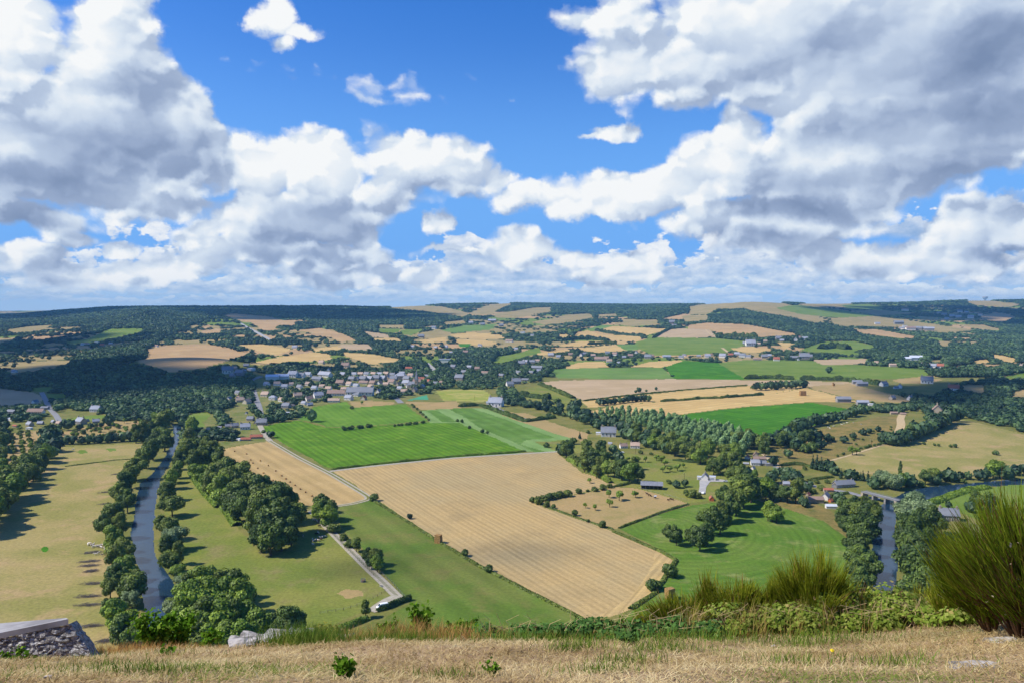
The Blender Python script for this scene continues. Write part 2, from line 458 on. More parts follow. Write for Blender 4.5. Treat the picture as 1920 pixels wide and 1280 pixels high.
fld('field', 'light green field sweeping over the flank of the hill', 'pasture_far', [(1455,577),(1490,572),(1560,579),(1642,592),(1600,596),(1558,595),(1500,589),(1462,580)])
fld('field', 'dull pinkish field at the crest beside the hilltop wood', 'fallow', [(1488,571),(1560,566),(1600,570),(1595,576),(1530,576)])
fld('field', 'green field with two round trees high on the far slope', 'pasture_far', [(1578,572),(1625,570),(1660,576),(1652,580),(1590,580)])
fld('field', 'hay field under the far green field on the right slope', 'fallow', [(1592,583),(1650,581),(1712,588),(1650,592)])
fld('field', 'broad dry pasture with bushes above the barns', 'fallow', [(1555,597),(1640,593),(1710,602),(1832,619),(1770,623),(1690,612),(1640,612),(1565,608)])
fld('field', 'bright tan wheat strip above the long wood', 'wheat_far', [(1598,619),(1640,617),(1720,631),(1716,634),(1688,634),(1620,626)])
fld('field', 'brown field in the shade on the far right hillside', 'wheat_far', [(1835,590),(1878,587),(1906,594),(1880,604),(1842,599)])
fld('field', 'dull field near the crest at the right skyline', 'fallow', [(1808,564),(1850,563),(1918,571),(1890,576),(1828,572)])
fld('field', 'long dull field strip below the shaded right hillside', 'fallow', [(1784,607),(1850,611),(1884,620),(1850,619)])
fld('field', 'small brown field beside the shaded right hamlet', 'fallow', [(1718,593),(1760,595),(1752,600),(1730,600)])
fld('field', 'pale field above the green one in the middle slope', 'wheat_far', [(1326,605),(1400,608),(1456,619),(1500,627),(1430,631),(1345,626),(1334,618),(1290,618),(1290,610)])
fld('field', 'buff field beside the white lane on the slope', 'wheat_pink', [(1222,632),(1248,617),(1282,616),(1330,618),(1345,632),(1290,634)])
fld('field', 'hay field below the hilltop by the small wood', 'fallow', [(1280,592),(1325,590),(1330,600),(1282,603)])
# middle distance tan fields
fld('field', 'golden field with a hedge along its lower edge', 'wheat', [(1118,622),(1150,611),(1255,617),(1212,629),(1130,625)])
fld('field', 'grey green corner field beside the golden field', 'crop_grey', [(1102,617),(1128,609),(1150,610),(1120,621)])
fld('field', 'golden field under the long dark hedge', 'wheat', [(1074,629),(1100,619),(1120,626),(1205,631),(1198,640),(1140,638)])
fld('field', 'small stubble field at the wood edge', 'wheat', [(1045,628),(1060,626),(1088,637),(1060,639)])
fld('field', 'thin golden strip between two rows of bushes', 'wheat', [(1043,648),(1090,639),(1172,640),(1180,644),(1150,646),(1075,650)])
fld('field', 'golden field above the hamlet gardens', 'wheat', [(1077,653),(1155,646),(1174,657),(1120,661)])
fld('field', 'grey green field between golden field and lane', 'crop_grey', [(1155,646),(1196,645),(1202,655),(1174,657)])
fld('field', 'tan strip above the hamlet roofs', 'wheat', [(1000,662),(1066,654),(1072,658),(1015,666)])
fld('field', 'large dull green field beside the white lane', 'pasture_far', [(1190,642),(1220,633),(1290,633),(1345,634),(1402,640),(1395,648),(1360,657),(1320,664),(1225,667),(1200,655)])
fld('field', 'bright pasture above the long wood hedge', 'pasture_far', [(1500,656),(1545,640),(1600,639),(1645,649),(1600,661),(1520,660)])
fld('field', 'straw patch among the hillside houses', 'wheat', [(1368,653),(1400,650),(1452,654),(1420,661),(1390,660)])
fld('field', 'small straw patch with a row of bushes below houses', 'wheat', [(1455,641),(1490,644),(1472,654)])
fld('field', 'pale clearing inside the right hand wood', 'fallow', [(1756,638),(1778,640),(1782,650),(1764,650)])
fld('field', 'narrow golden field under the right round wood', 'wheat', [(1855,663),(1880,666),(1908,673),(1905,680),(1865,673)])
fld('field', 'straw field beyond the river trees on the right', 'wheat', [(1818,677),(1850,672),(1858,680),(1830,682)])
fld('field', 'pale meadow between right hand woods', 'fallow', [(1740,675),(1768,673),(1766,681),(1745,680)])
# left hills
fld('field', 'tan hill field with a brown shaded foot', 'wheat_far', [(420,591),(440,588),(500,593),(556,606),(552,612),(510,620),(494,620),(470,605),(435,597)])
fld('field', 'tan field behind the poplar belt', 'wheat_far', [(545,620),(600,615),(640,625),(668,637),(640,641),(620,633),(575,622)])
fld('field', 'tan field between two dark copses on the left', 'wheat', [(447,646),(490,645),(546,654),(540,658),(520,666),(490,660),(466,652)])
fld('field', 'curved golden field above the village', 'wheat', [(468,681),(520,669),(590,660),(618,664),(624,673),(600,678),(540,677),(510,683),(485,684)])
fld('field', 'tan strip beside the curved golden field', 'wheat', [(583,653),(640,648),(642,655),(592,659)])
fld('field', 'large tan field on the left hill above the wood', 'wheat_far', [(272,655),(310,647),(390,645),(466,663),(440,671),(420,678),(380,690),(318,698),(300,690),(256,678),(276,670)])
fld('field', 'tiny tan clearing above the large tan field', 'wheat_far', [(374,621),(412,616),(415,623),(382,625)])
fld('field', 'second tiny clearing beside the first among woods', 'wheat_far', [(380,613),(394,608),(396,613),(384,616)])
fld('field', 'narrow fallow strip at the edge of the left wood', 'fallow', [(322,642),(334,636),(360,641),(350,646)])
fld('field', 'long light green field climbing to the round wooded hill', 'pasture_far', [(118,642),(165,635),(205,617),(272,616),(264,622),(225,632),(180,641),(140,646)])
fld('field', 'hay field under the dark ridge at far left', 'fallow', [(12,618),(55,612),(102,609),(75,620),(25,625)])
fld('field', 'hay strip at the far left edge', 'fallow', [(-60,634),(0,633),(34,637),(0,641),(-60,640)])
fld('field', 'hay patch in front of the left farm', 'fallow', [(68,647),(100,642),(126,646),(90,651)])
fld('field', 'shaded brown meadow among the left hedges', 'fallow', [(15,694),(50,684),(136,674),(130,681),(62,694),(20,700)])
fld('field', 'shaded green pasture at far left', 'pasture_far', [(58,727),(98,724),(94,734),(62,733)])
fld('field', 'reddish brown field behind the left farmhouse', 'wheat_pink', [(-80,727),(0,728),(62,735),(80,743),(76,756),(10,760),(-80,760)])
fld('field', 'pale meadow beside the left lane', 'pasture_far', [(88,738),(128,737),(122,749),(95,747)])
fld('field', 'brown field under the poplar wood in the centre', 'wheat_pink', [(640,645),(690,645),(702,656),(655,657),(636,650)])
fld('field', 'straw field curving over the knoll above the church', 'wheat', [(642,660),(700,664),(750,673),(736,681),(694,682),(648,668)])
fld('field', 'brown field and pale strip on the central slope', 'wheat_pink', [(678,620),(725,627),(732,633),(700,633)])
fld('field', 'pale strip under the brown central field', 'wheat', [(696,634),(742,633),(762,640),(702,638)])
fld('field', 'hay field at the foot of the big central wood', 'fallow', [(708,609),(760,609),(758,616),(710,615)])
fld('field', 'small green field under the big central wood', 'pasture_far', [(705,616),(752,617),(745,624),(712,624)])
fld('field', 'green wedge with trees below the big central wood', 'pasture_far', [(752,618),(797,617),(772,629),(750,626)])
fld('field', 'bluish green field in the far centre', 'crop_grey', [(820,620),(870,610),(932,607),(922,618),(855,624),(830,625)])
fld('field', 'hay field with tree dots in the far centre', 'fallow', [(778,626),(822,617),(845,624),(840,632),(790,634)])
fld('field', 'golden field split by a line of round trees', 'wheat', [(843,628),(880,623),(940,628),(946,635),(900,636),(858,634)])
fld('field', 'golden strip below the line of round trees', 'wheat', [(850,636),(905,637),(938,643),(912,648),(860,645)])
fld('field', 'golden field beside a tall tree in the centre', 'wheat', [(783,638),(838,631),(838,641),(795,642)])
fld('field', 'small vivid green patch in the far centre', 'crop_vivid', [(860,644),(884,644),(880,650),(862,650)])
fld('field', 'pale pasture below the far central wood', 'fallow', [(830,604),(868,600),(875,606),(835,609)])
fld('field', 'green field with clump of bushes near the bend', 'pasture_far', [(930,668),(962,663),(1012,650),(1016,660),(965,674),(945,680),(925,680)])
fld('field', 'grey meadow near the central factory', 'fallow', [(935,638),(985,640),(990,646),(950,648)])
# green band and tan plain
fld('crop_field', 'long bluish green crop band below the hamlet', 'crop_grey', [(1028,693),(1060,690),(1242,688),(1264,709),(1150,710),(1045,708)])
fld('crop_field', 'vivid green wedge of crop beyond the pinkish stubble', 'crop_vivid', [(1246,687),(1282,676),(1346,680),(1398,711),(1264,709)])
fld('crop_field', 'wide mid green field with one round tree', 'pasture_far', [(1346,680),(1400,674),(1520,676),(1600,683),(1735,692),(1742,704),(1680,709),(1600,710),(1490,712),(1398,711)])
fld('crop_field', 'pale pinkish strip behind the round tree', 'wheat_pink', [(1518,674),(1625,672),(1626,682),(1546,684)])
fld('crop_field', 'golden strip at the back of the green band', 'wheat', [(1060,687),(1085,679),(1132,677),(1141,688),(1062,691)])
fld('crop_field', 'golden strip beside the vivid green wedge', 'wheat', [(1180,688),(1215,678),(1276,675),(1280,677),(1244,688)])
fld('stubble_field', 'broad pinkish stubble plain under the green band', 'wheat_pink', [(1010,717),(1060,712),(1264,710),(1490,713),(1600,716),(1610,724),(1520,723),(1400,722),(1280,731),(1170,742),(1095,750),(1050,735)])
fld('stubble_field', 'golden stubble with a row of round trees', 'wheat', [(1090,752),(1170,743),(1280,732),(1402,723),(1515,724),(1432,741),(1280,749),(1160,758),(1105,764)])
fld('stubble_field', 'golden stubble in front of the tree row with a straw stack', 'wheat', [(1098,772),(1160,758),(1280,750),(1432,741),(1510,726),(1600,750),(1620,754),(1520,753),(1390,762),(1222,782),(1150,779)])
fld('stubble_field', 'straw coloured field with a lone bale by the barns', 'straw_pasture', [(1510,724),(1590,718),(1650,733),(1712,748),(1700,755),(1620,752),(1560,738)])
fld('crop_field', 'vivid green crop field before the golden stubble', 'crop_vivid', [(1225,783),(1390,763),(1520,754),(1590,766),(1600,772),(1545,790),(1485,812),(1420,822),(1330,806)])
fld('pasture', 'straw pasture near the riverside houses', 'straw_pasture', [(1672,712),(1720,706),(1768,711),(1740,718),(1690,718)])
fld('pasture', 'pale pasture beside the red roofed house', 'straw_pasture', [(1800,722),(1848,720),(1850,737),(1806,732)])
fld('pasture', 'dark green pasture by the right hand wood', 'pasture_far', [(1880,706),(1915,698),(1990,696),(1990,708),(1890,708)])
fld('pasture', 'dry corner of pasture among right hand trees', 'straw_pasture', [(1893,736),(1925,728),(1990,730),(1990,748),(1896,744)])
fld('pasture', 'rough grass bank under the village by the stubble plain', 'meadow_olive', [(973,735),(1010,722),(1040,733),(1092,752),(1092,768),(1060,770),(1010,752),(985,748)])
# valley floor, near
fld('pasture', 'dry sloping pasture dotted with dark bushes', 'slope_brown', [(1440,838),(1500,812),(1560,800),(1650,780),(1692,778),(1698,800),(1672,826),(1610,843),(1560,862),(1500,880),(1450,872)])
fld('pasture', 'big dry hay meadow beside the right bend', 'meadow_dry', [(1545,866),(1600,848),(1668,828),(1720,810),(1770,792),(1800,785),(1900,808),(1990,836),(1990,892),(1900,887),(1800,897),(1700,897),(1600,884)])
fld('pasture', 'orchard pasture with scattered small trees', 'meadow_olive', [(1090,852),(1150,846),(1240,858),(1330,868),(1392,890),(1360,935),(1290,942),(1190,914),(1150,906),(1110,880)])
fld('pasture', 'dry hay paddock with a few fruit trees', 'straw_pasture', [(1005,937),(1060,930),(1152,912),(1192,915),(1282,935),(1292,946),(1240,960),(1160,990),(1146,993),(1030,951)])
fld('pasture', 'green strip of grass behind the open barn', 'meadow_olive', [(1172,908),(1260,915),(1300,935),(1285,942),(1200,915)])
fld('meadow', 'mown bright green meadow with curved swaths', 'mown', [(1162,991),(1240,961),(1300,946),(1420,933),(1470,950),(1545,975),(1592,1010),(1612,1060),(1610,1130),(1560,1250),(1260,1250),(1100,1200),(1180,1150),(1226,1114),(1256,1068),(1268,1052),(1245,1033)])
fld('meadow', 'dry bank along the top of the mown meadow', 'slope_brown', [(1415,936),(1500,930),(1560,958),(1590,1000),(1592,1012),(1545,976),(1470,952)])
fld('stubble_field', 'large pale stubble field with long drill lines', 'stubble_main', [(620,881),(700,872),(850,857),(985,849),(1046,847),(1062,862),(1092,885),(1158,908),(1130,912),(1060,930),(1000,937),(1022,951),(1150,996),(1240,1034),(1267,1050),(1252,1066),(1225,1111),(1182,1142),(1140,1157),(1092,1160),(1000,1112),(900,1061),(800,1001),(722,946),(697,930),(652,900)])
fld('stubble_field', 'curved headland strip at the near end of the pale stubble', 'headland', [(1222,1029),(1245,1037),(1267,1050),(1252,1066),(1225,1111),(1182,1142),(1140,1157),(1112,1158),(1150,1140),(1188,1112),(1212,1080),(1228,1052)])
fld('meadow', 'green meadow between the lane and the pale stubble', 'meadow_green', [(640,946),(694,934),(722,947),(800,1002),(900,1062),(1000,1113),(1092,1161),(1040,1262),(560,1262),(600,1205),(660,1180),(720,1160),(770,1130),(748,1106),(700,1050),(650,1000),(622,960)])
fld('stubble_field', 'tan stubble field strewn with small bales', 'stubble_bales', [(404,846),(430,838),(500,827),(514,831),(560,860),(612,886),(645,908),(680,922),(692,936),(640,948),(600,950),(575,947),(553,936),(540,915),(500,900),(470,905),(452,890),(448,880),(418,862)])
fld('meadow', 'olive meadow with cattle between wood and lane', 'meadow_olive', [(336,866),(365,878),(395,930),(440,980),(480,1030),(498,1046),(520,1041),(560,1010),(580,958),(592,966),(622,1000),(662,1045),(702,1085),(724,1105),(735,1118),(725,1128),(690,1142),(640,1162),(600,1185),(560,1262),(420,1262),(340,1120),(318,1050),(308,1000),(310,950),(322,900)])
fld('meadow', 'dry yellow meadow with heaps of cut brushwood', 'meadow_dry', [(108,838),(272,829),(264,850),(242,890),(217,930),(202,990),(207,1040),(217,1090),(232,1140),(242,1215),(232,1262),(0,1262),(-330,1262),(-200,1080),(-60,1000),(0,965),(60,905)])
def spot(u, v, ru, rv, label, mat='crop_vivid'):
    fld('meadow', label, mat, [(u + ru*math.cos(t*.524)*(1+.2*math.sin(t*2.3)), v + rv*math.sin(t*.524)*(1+.2*math.cos(t*1.7))) for t in range(12)])
spot(84, 1029, 8, 5, 'round vivid green patch in the dry meadow')
spot(155, 846, 10, 4, 'vivid green patch at the back of the dry meadow', 'pasture_far')
spot(208, 842, 10, 3, 'thin green patch beside the first at the meadow back', 'pasture_far')
spot(190, 866, 12, 2, 'faint green streak near the rough grass line', 'meadow_olive')
spot(660, 1112, 22, 9, 'bare brown patch by the lane trough', 'straw_pasture')
fld('crop_field', 'bright green maize field with planted rows', 'maize', [(488,800),(510,793),(560,787),(612,801),(700,798),(790,791),(862,790),(880,799),(986,845),(960,851),(850,858),(760,866),(640,878),(614,876),(560,846),(514,820)])
fld('crop_field', 'lighter green crop below the school', 'crop_mid', [(560,786),(588,762),(650,752),(660,763),(760,757),(802,788),(700,797),(612,800),(594,792)])
fld('crop_field', 'pale margin round the blue green crop strip', 'crop_pale', [(787,769),(850,765),(905,764),(1062,818),(1084,826),(1046,846),(986,846),(880,799),(858,792),(806,791)])
fld('crop_field', 'blue green crop strip between pale margins', 'crop_blue', [(842,766),(880,764),(920,776),(1040,820),(985,824),(975,832),(1022,846),(1005,847),(900,801),(868,780)])
fld('crop_field', 'second narrow blue green crop strip', 'crop_blue', [(800,770),(820,768),(856,790),(830,791)])
fld('pasture', 'little lawn behind the crop strip', 'meadow_olive', [(1000,828),(1058,824),(1097,834),(1097,848),(1048,847)])
fld('pasture', 'dry paddock along the village road', 'straw_pasture', [(925,770),(985,774),(1062,800),(1102,812),(1100,829),(1060,818),(960,785)])
fld('sports_field', 'green and straw sports pitch beyond the village', 'sports', [(813,731),(905,729),(930,747),(905,753),(832,750)])
fld('sports_court', 'turquoise hard court near the village', 'court', [(758,741),(800,740),(804,748),(762,750)])
fld('pasture', 'dry yard of bare grass by the hard court', 'straw_pasture', [(760,753),(858,752),(865,765),(790,768)])
fld('pasture', 'small dry plot before the school', 'straw_pasture', [(655,752),(690,750),(740,754),(735,758),(662,763)])
fld('pasture', 'green paddock with brown corner by the river', 'pasture_far', [(345,778),(385,771),(415,790),(370,803)])
fld('pasture', 'shaded lawn before the left farm cottages', 'pasture_far', [(112,786),(180,777),(216,780),(150,792)])
fld('orchard', 'straw orchard ground behind the left hedge', 'straw_pasture', [(105,812),(160,800),(210,790),(262,788),(292,796),(262,815),(180,824),(120,828)])
fld('orchard', 'straw orchard strip with planted tree rows', 'straw_pasture', [(2,910),(15,812),(80,805),(82,828),(108,836),(62,902),(30,930)])
fld('garden', 'village gardens between roofs and trees', 'garden', [(380,790),(440,740),(470,690),(600,690),(800,690),(820,735),(760,750),(660,750),(588,760),(560,785),(490,800),(500,826),(430,836),(404,845)])
fld('meadow', 'green riverside meadow behind the broom', 'pasture_far', [(1738,940),(1800,920),(1860,912),(1990,900),(1990,985),(1850,980),(1800,960)])
fld('river', 'calm river sliding between wooded banks on the left', 'water', [(323,795),(326,815),(313,850),(300,870),(283,890),(262,905),(257,930),(253,960),(246,1000),(252,1040),(262,1070),(266,1105),(274,1165),(290,1215),(345,1215),(340,1130),(324,1090),(304,1060),(291,1040),(287,1000),(290,960),(295,920),(302,895),(318,870),(333,830),(342,810),(340,795)], 'river')
fld('river', 'dark river bend running under the road bridge', 'water', [(1652,945),(1700,920),(1740,912),(1820,905),(1990,890),(1990,903),(1860,911),(1800,921),(1740,938),(1700,950),(1680,968),(1678,1000),(1685,1040),(1680,1090),(1668,1130),(1630,1130),(1640,1090),(1634,1040),(1636,1000),(1645,970)], 'river')

# one fine grid of the whole landscape, cut up by field
_S = np.concatenate([np.linspace(-1.5, -0.87, 90), np.linspace(-0.86, 0.86, 1290), np.linspace(0.87, 1.5, 90)])
_v1 = np.arange(1330.0, 690.0, -1.45)
_Y = np.concatenate([H / -dzdy(_v1), np.exp(np.linspace(math.log(1640), math.log(11000), 180))])
_Y = np.sort(_Y[_Y > 262])
GX = _S[None, :]*_Y[:, None]; GY = np.repeat(_Y[:, None], len(_S), 1)
GZ = height(GX, GY)
CX = 0.25*(GX[:-1,:-1]+GX[1:,:-1]+GX[:-1,1:]+GX[1:,1:]); CY = 0.5*(GY[:-1,:-1]+GY[1:,:-1])
cls = np.zeros(CX.shape, np.int16)
FIELD_POLY = []
for i, (nm, lb, mt, pts, ct) in enumerate(F):
    P = G(densify(pts, 5))[:, :2]
    FIELD_POLY.append(P)
    wob = 0.0016*CY if mt != 'water' else 0.0008*CY
    cx = CX + (vnoise(CX/11.0, CY/11.0)-0.5)*wob*2; cy = CY + (vnoise(CX/13.0+50, CY/13.0)-0.5)*wob*3
    cls[inpoly(cx, cy, P)] = i + 1
def piece(name, mask, mat):
    r, c = np.nonzero(mask)
    W = len(_S)
    q4 = np.stack([r*W+c, r*W+c+1, (r+1)*W+c+1, (r+1)*W+c], 1)
    u, inv = np.unique(q4.ravel(), return_inverse=True)
    vv = np.stack([GX.ravel()[u], GY.ravel()[u], GZ.ravel()[u]], 1)
    return link(name, np_mesh(name, vv, inv.reshape(-1, 4), [mat], smooth=True))
# bocage: the far ground between the named fields is a patchwork of small hedged plots
PLOT = 185.0
def plots(x, y):
    """nearest and second nearest plot centre on a jittered grid -> (plot number, distance to the hedge line)"""
    xr = (x*0.94 + y*0.34)/PLOT; yr = (-x*0.34 + y*0.94)/(PLOT*1.25)
    ix = np.floor(xr).astype(int); iy = np.floor(yr).astype(int)
    d1 = np.full(x.shape, 1e9); d2 = np.full(x.shape, 1e9); pid = np.zeros(x.shape, np.int64)
    for a in (-1, 0, 1):
        for b in (-1, 0, 1):
            jx, jy = ix+a, iy+b
            cx = jx + 0.15 + 0.7*_ng[jx & 255, jy & 255]; cy = jy + 0.15 + 0.7*_ng[(jx+91) & 255, (jy+57) & 255]
            d = np.hypot((xr-cx)*PLOT, (yr-cy)*PLOT*1.25); n = jx*100003 + jy
            c = d < d1
            d2 = np.where(c, d1, np.minimum(d2, d)); pid = np.where(c, n, pid); d1 = np.where(c, d, d1)
    return pid, (d2-d1)*0.5
def plot_kind(pid):
    return _ng[(pid*7 + 13) & 255, (pid//100003 + 5*pid) & 255]
_pid, _bd = plots(CX, CY); PK = plot_kind(_pid)
far = CY > 1500
tag(piece('terrain', (cls == 0) & far & ((PK > .62) | (_bd < 6)), M['woodfloor']), 'grassy floor of the far hills between fields and woods', 'terrain', kind='structure')
for lo, hi, mt, lb in ((-1, .26, 'fallow', 'small dry pastures between the far hedges'), (.26, .46, 'pasture_far', 'small green pastures between the far hedges'), (.46, .62, 'wheat_far', 'small stubble plots between the far hedges')):
    tag(piece('terrain', (cls == 0) & far & (PK > lo) & (PK <= hi) & (_bd >= 6), M[mt]), lb, 'terrain', kind='structure')
tag(piece('ground', (cls == 0) & ~far, M['rough']), 'rough grass of the valley floor between fields', 'ground', kind='structure')
for i, (nm, lb, mt, pts, ct) in enumerate(F):
    mk = cls == i + 1
    if mk.sum() < 1: continue
    tag(piece(nm, mk, M[mt]), lb, ct, kind='structure')

# roads and tracks: ribbons laid on the ground
def ribbon(name, label, pts, width, mat, lift=0.12, crown=None):
    p = G(densify(pts, 6, False))[:, :2]
    # smooth
    for _ in range(2):
        p[1:-1] = 0.25*p[:-2] + 0.5*p[1:-1] + 0.25*p[2:]
    d = np.gradient(p, axis=0); d /= np.linalg.norm(d, axis=1)[:, None]
    nrm = np.stack([-d[:, 1], d[:, 0]], 1)
    w = np.asarray(width if np.ndim(width) else [width]*len(p), float)
    if len(w) != len(p): w = np.interp(np.linspace(0, 1, len(p)), np.linspace(0, 1, len(w)), w)
    cols = []
    for k in (-0.5, -0.17, 0.17, 0.5):
        e = p + nrm*(w*k)[:, None]
        cols.append(np.column_stack([e, height(e[:, 0], e[:, 1]) + lift + (0.04 if abs(k) < 0.3 else 0)]))
    v = np.stack(cols, 1).reshape(-1, 3); n = len(p)
    f = [(i*4+k, (i+1)*4+k, (i+1)*4+k+1, i*4+k+1) for i in range(n-1) for k in range(3)]
    mats = [mat] if crown is None else [mat, crown]
    mi = None if crown is None else [1 if k == 1 else 0 for i in range(n-1) for k in range(3)]
    return tag(link(name, np_mesh(name, v, np.array(f)[:, ::-1], mats, mi)), label, 'road', kind='structure')
ribbon('road', 'grey lane ending at a gravel turning place by the van', [(506,826),(560,858),(618,887),(660,912),(690,930),(690,936),(660,944),(615,950),(583,957)], 5.2, M['gravel'], crown=M['rough'])
ribbon('road', 'grey lane running down to the white van', [(583,957),(610,985),(640,1015),(690,1065),(715,1088),(735,1108),(748,1120)], 5.0, M['gravel'], crown=M['lane_crown'])
ribbon('path', 'pale gravel turning place beside the white van', [(752,1118),(735,1126),(712,1138),(695,1146)], [9, 10, 8, 5], M['gravel'], lift=0.2)
ribbon('path', 'pale farm track along the foot of the maize field', [(618,883),(700,873),(770,866),(850,858),(960,851),(1045,846)], 5.0, M['gravel'])
ribbon('road', 'main road climbing through the village', [(490,782),(486,762),(478,742),(472,722),(470,712),(490,705)], [7, 8, 9, 10, 10, 8], M['asphalt'], lift=0.25)
ribbon('road', 'lane from the road down to the maize corner', [(490,782),(487,798),(497,815),(506,826)], 6, M['gravel'], lift=0.2)
ribbon('road', 'road along the hamlet to the bridge', [(1440,855),(1462,882),(1478,895),(1500,902),(1530,912),(1560,918),(1590,922),(1625,932),(1650,935)], 6.0, M['asphalt'], lift=0.2)
ribbon('road', 'pale lane between the stone houses and the slope', [(1430,850),(1448,862),(1460,875)], 5.0, M['chalk'], lift=0.22)
ribbon('path', 'pale farm track curving up the dry slope', [(1670,831),(1685,810),(1690,795),(1688,785),(1692,775)], 8.5, M['chalk'], lift=0.2)
ribbon('path', 'thin pale path along the top of the hay meadow', [(1545,866),(1590,854),(1640,838),(1672,829)], 3.0, M['chalk'], lift=0.15)
ribbon('road', 'driveway of the new white house', [(1316,925),(1318,912),(1322,900),(1345,900),(1368,902)], [5, 5, 9, 10, 6], M['paving'], lift=0.2)
ribbon('road', 'village side road beside the hard court', [(735,740),(745,748),(752,755)], 9, M['asphalt'], lift=0.2)
ribbon('road', 'main road climbing the far hill', [(445,603),(470,617),(490,628),(505,636),(512,640)], [9, 14, 16, 14, 12], M['paving'], lift=0.6)
ribbon('road', 'lane climbing past the church', [(800,680),(812,690),(816,695)], 10, M['paving'], lift=0.5)
ribbon('path', 'white lane crossing the slope above the hamlet', [(1323,618),(1330,626),(1342,633)], 7, M['chalk'], lift=0.5)
ribbon('path', 'white lane at the foot of the slope fields', [(1354,652),(1362,658),(1370,663)], 9, M['chalk'], lift=0.5)
ribbon('road', 'lane at the left farm', [(78,735),(86,750),(92,765),(105,778),(112,790)], 7, M['asphalt'], lift=0.3)
ribbon('road', 'access road beside the roadside barn', [(925,762),(960,780),(985,785)], 10, M['asphalt'], lift=0.2)
ribbon('road', 'road running along the foot of the cliff', [(1775,1160),(1782,1110),(1786,1070),(1792,1040)], 6, M['asphalt'], lift=0.2)
ribbon('road', 'gravel yard track beside the foot road', [(1800,1160),(1810,1110),(1822,1070),(1830,1040)], 8, M['paving'], lift=0.15)
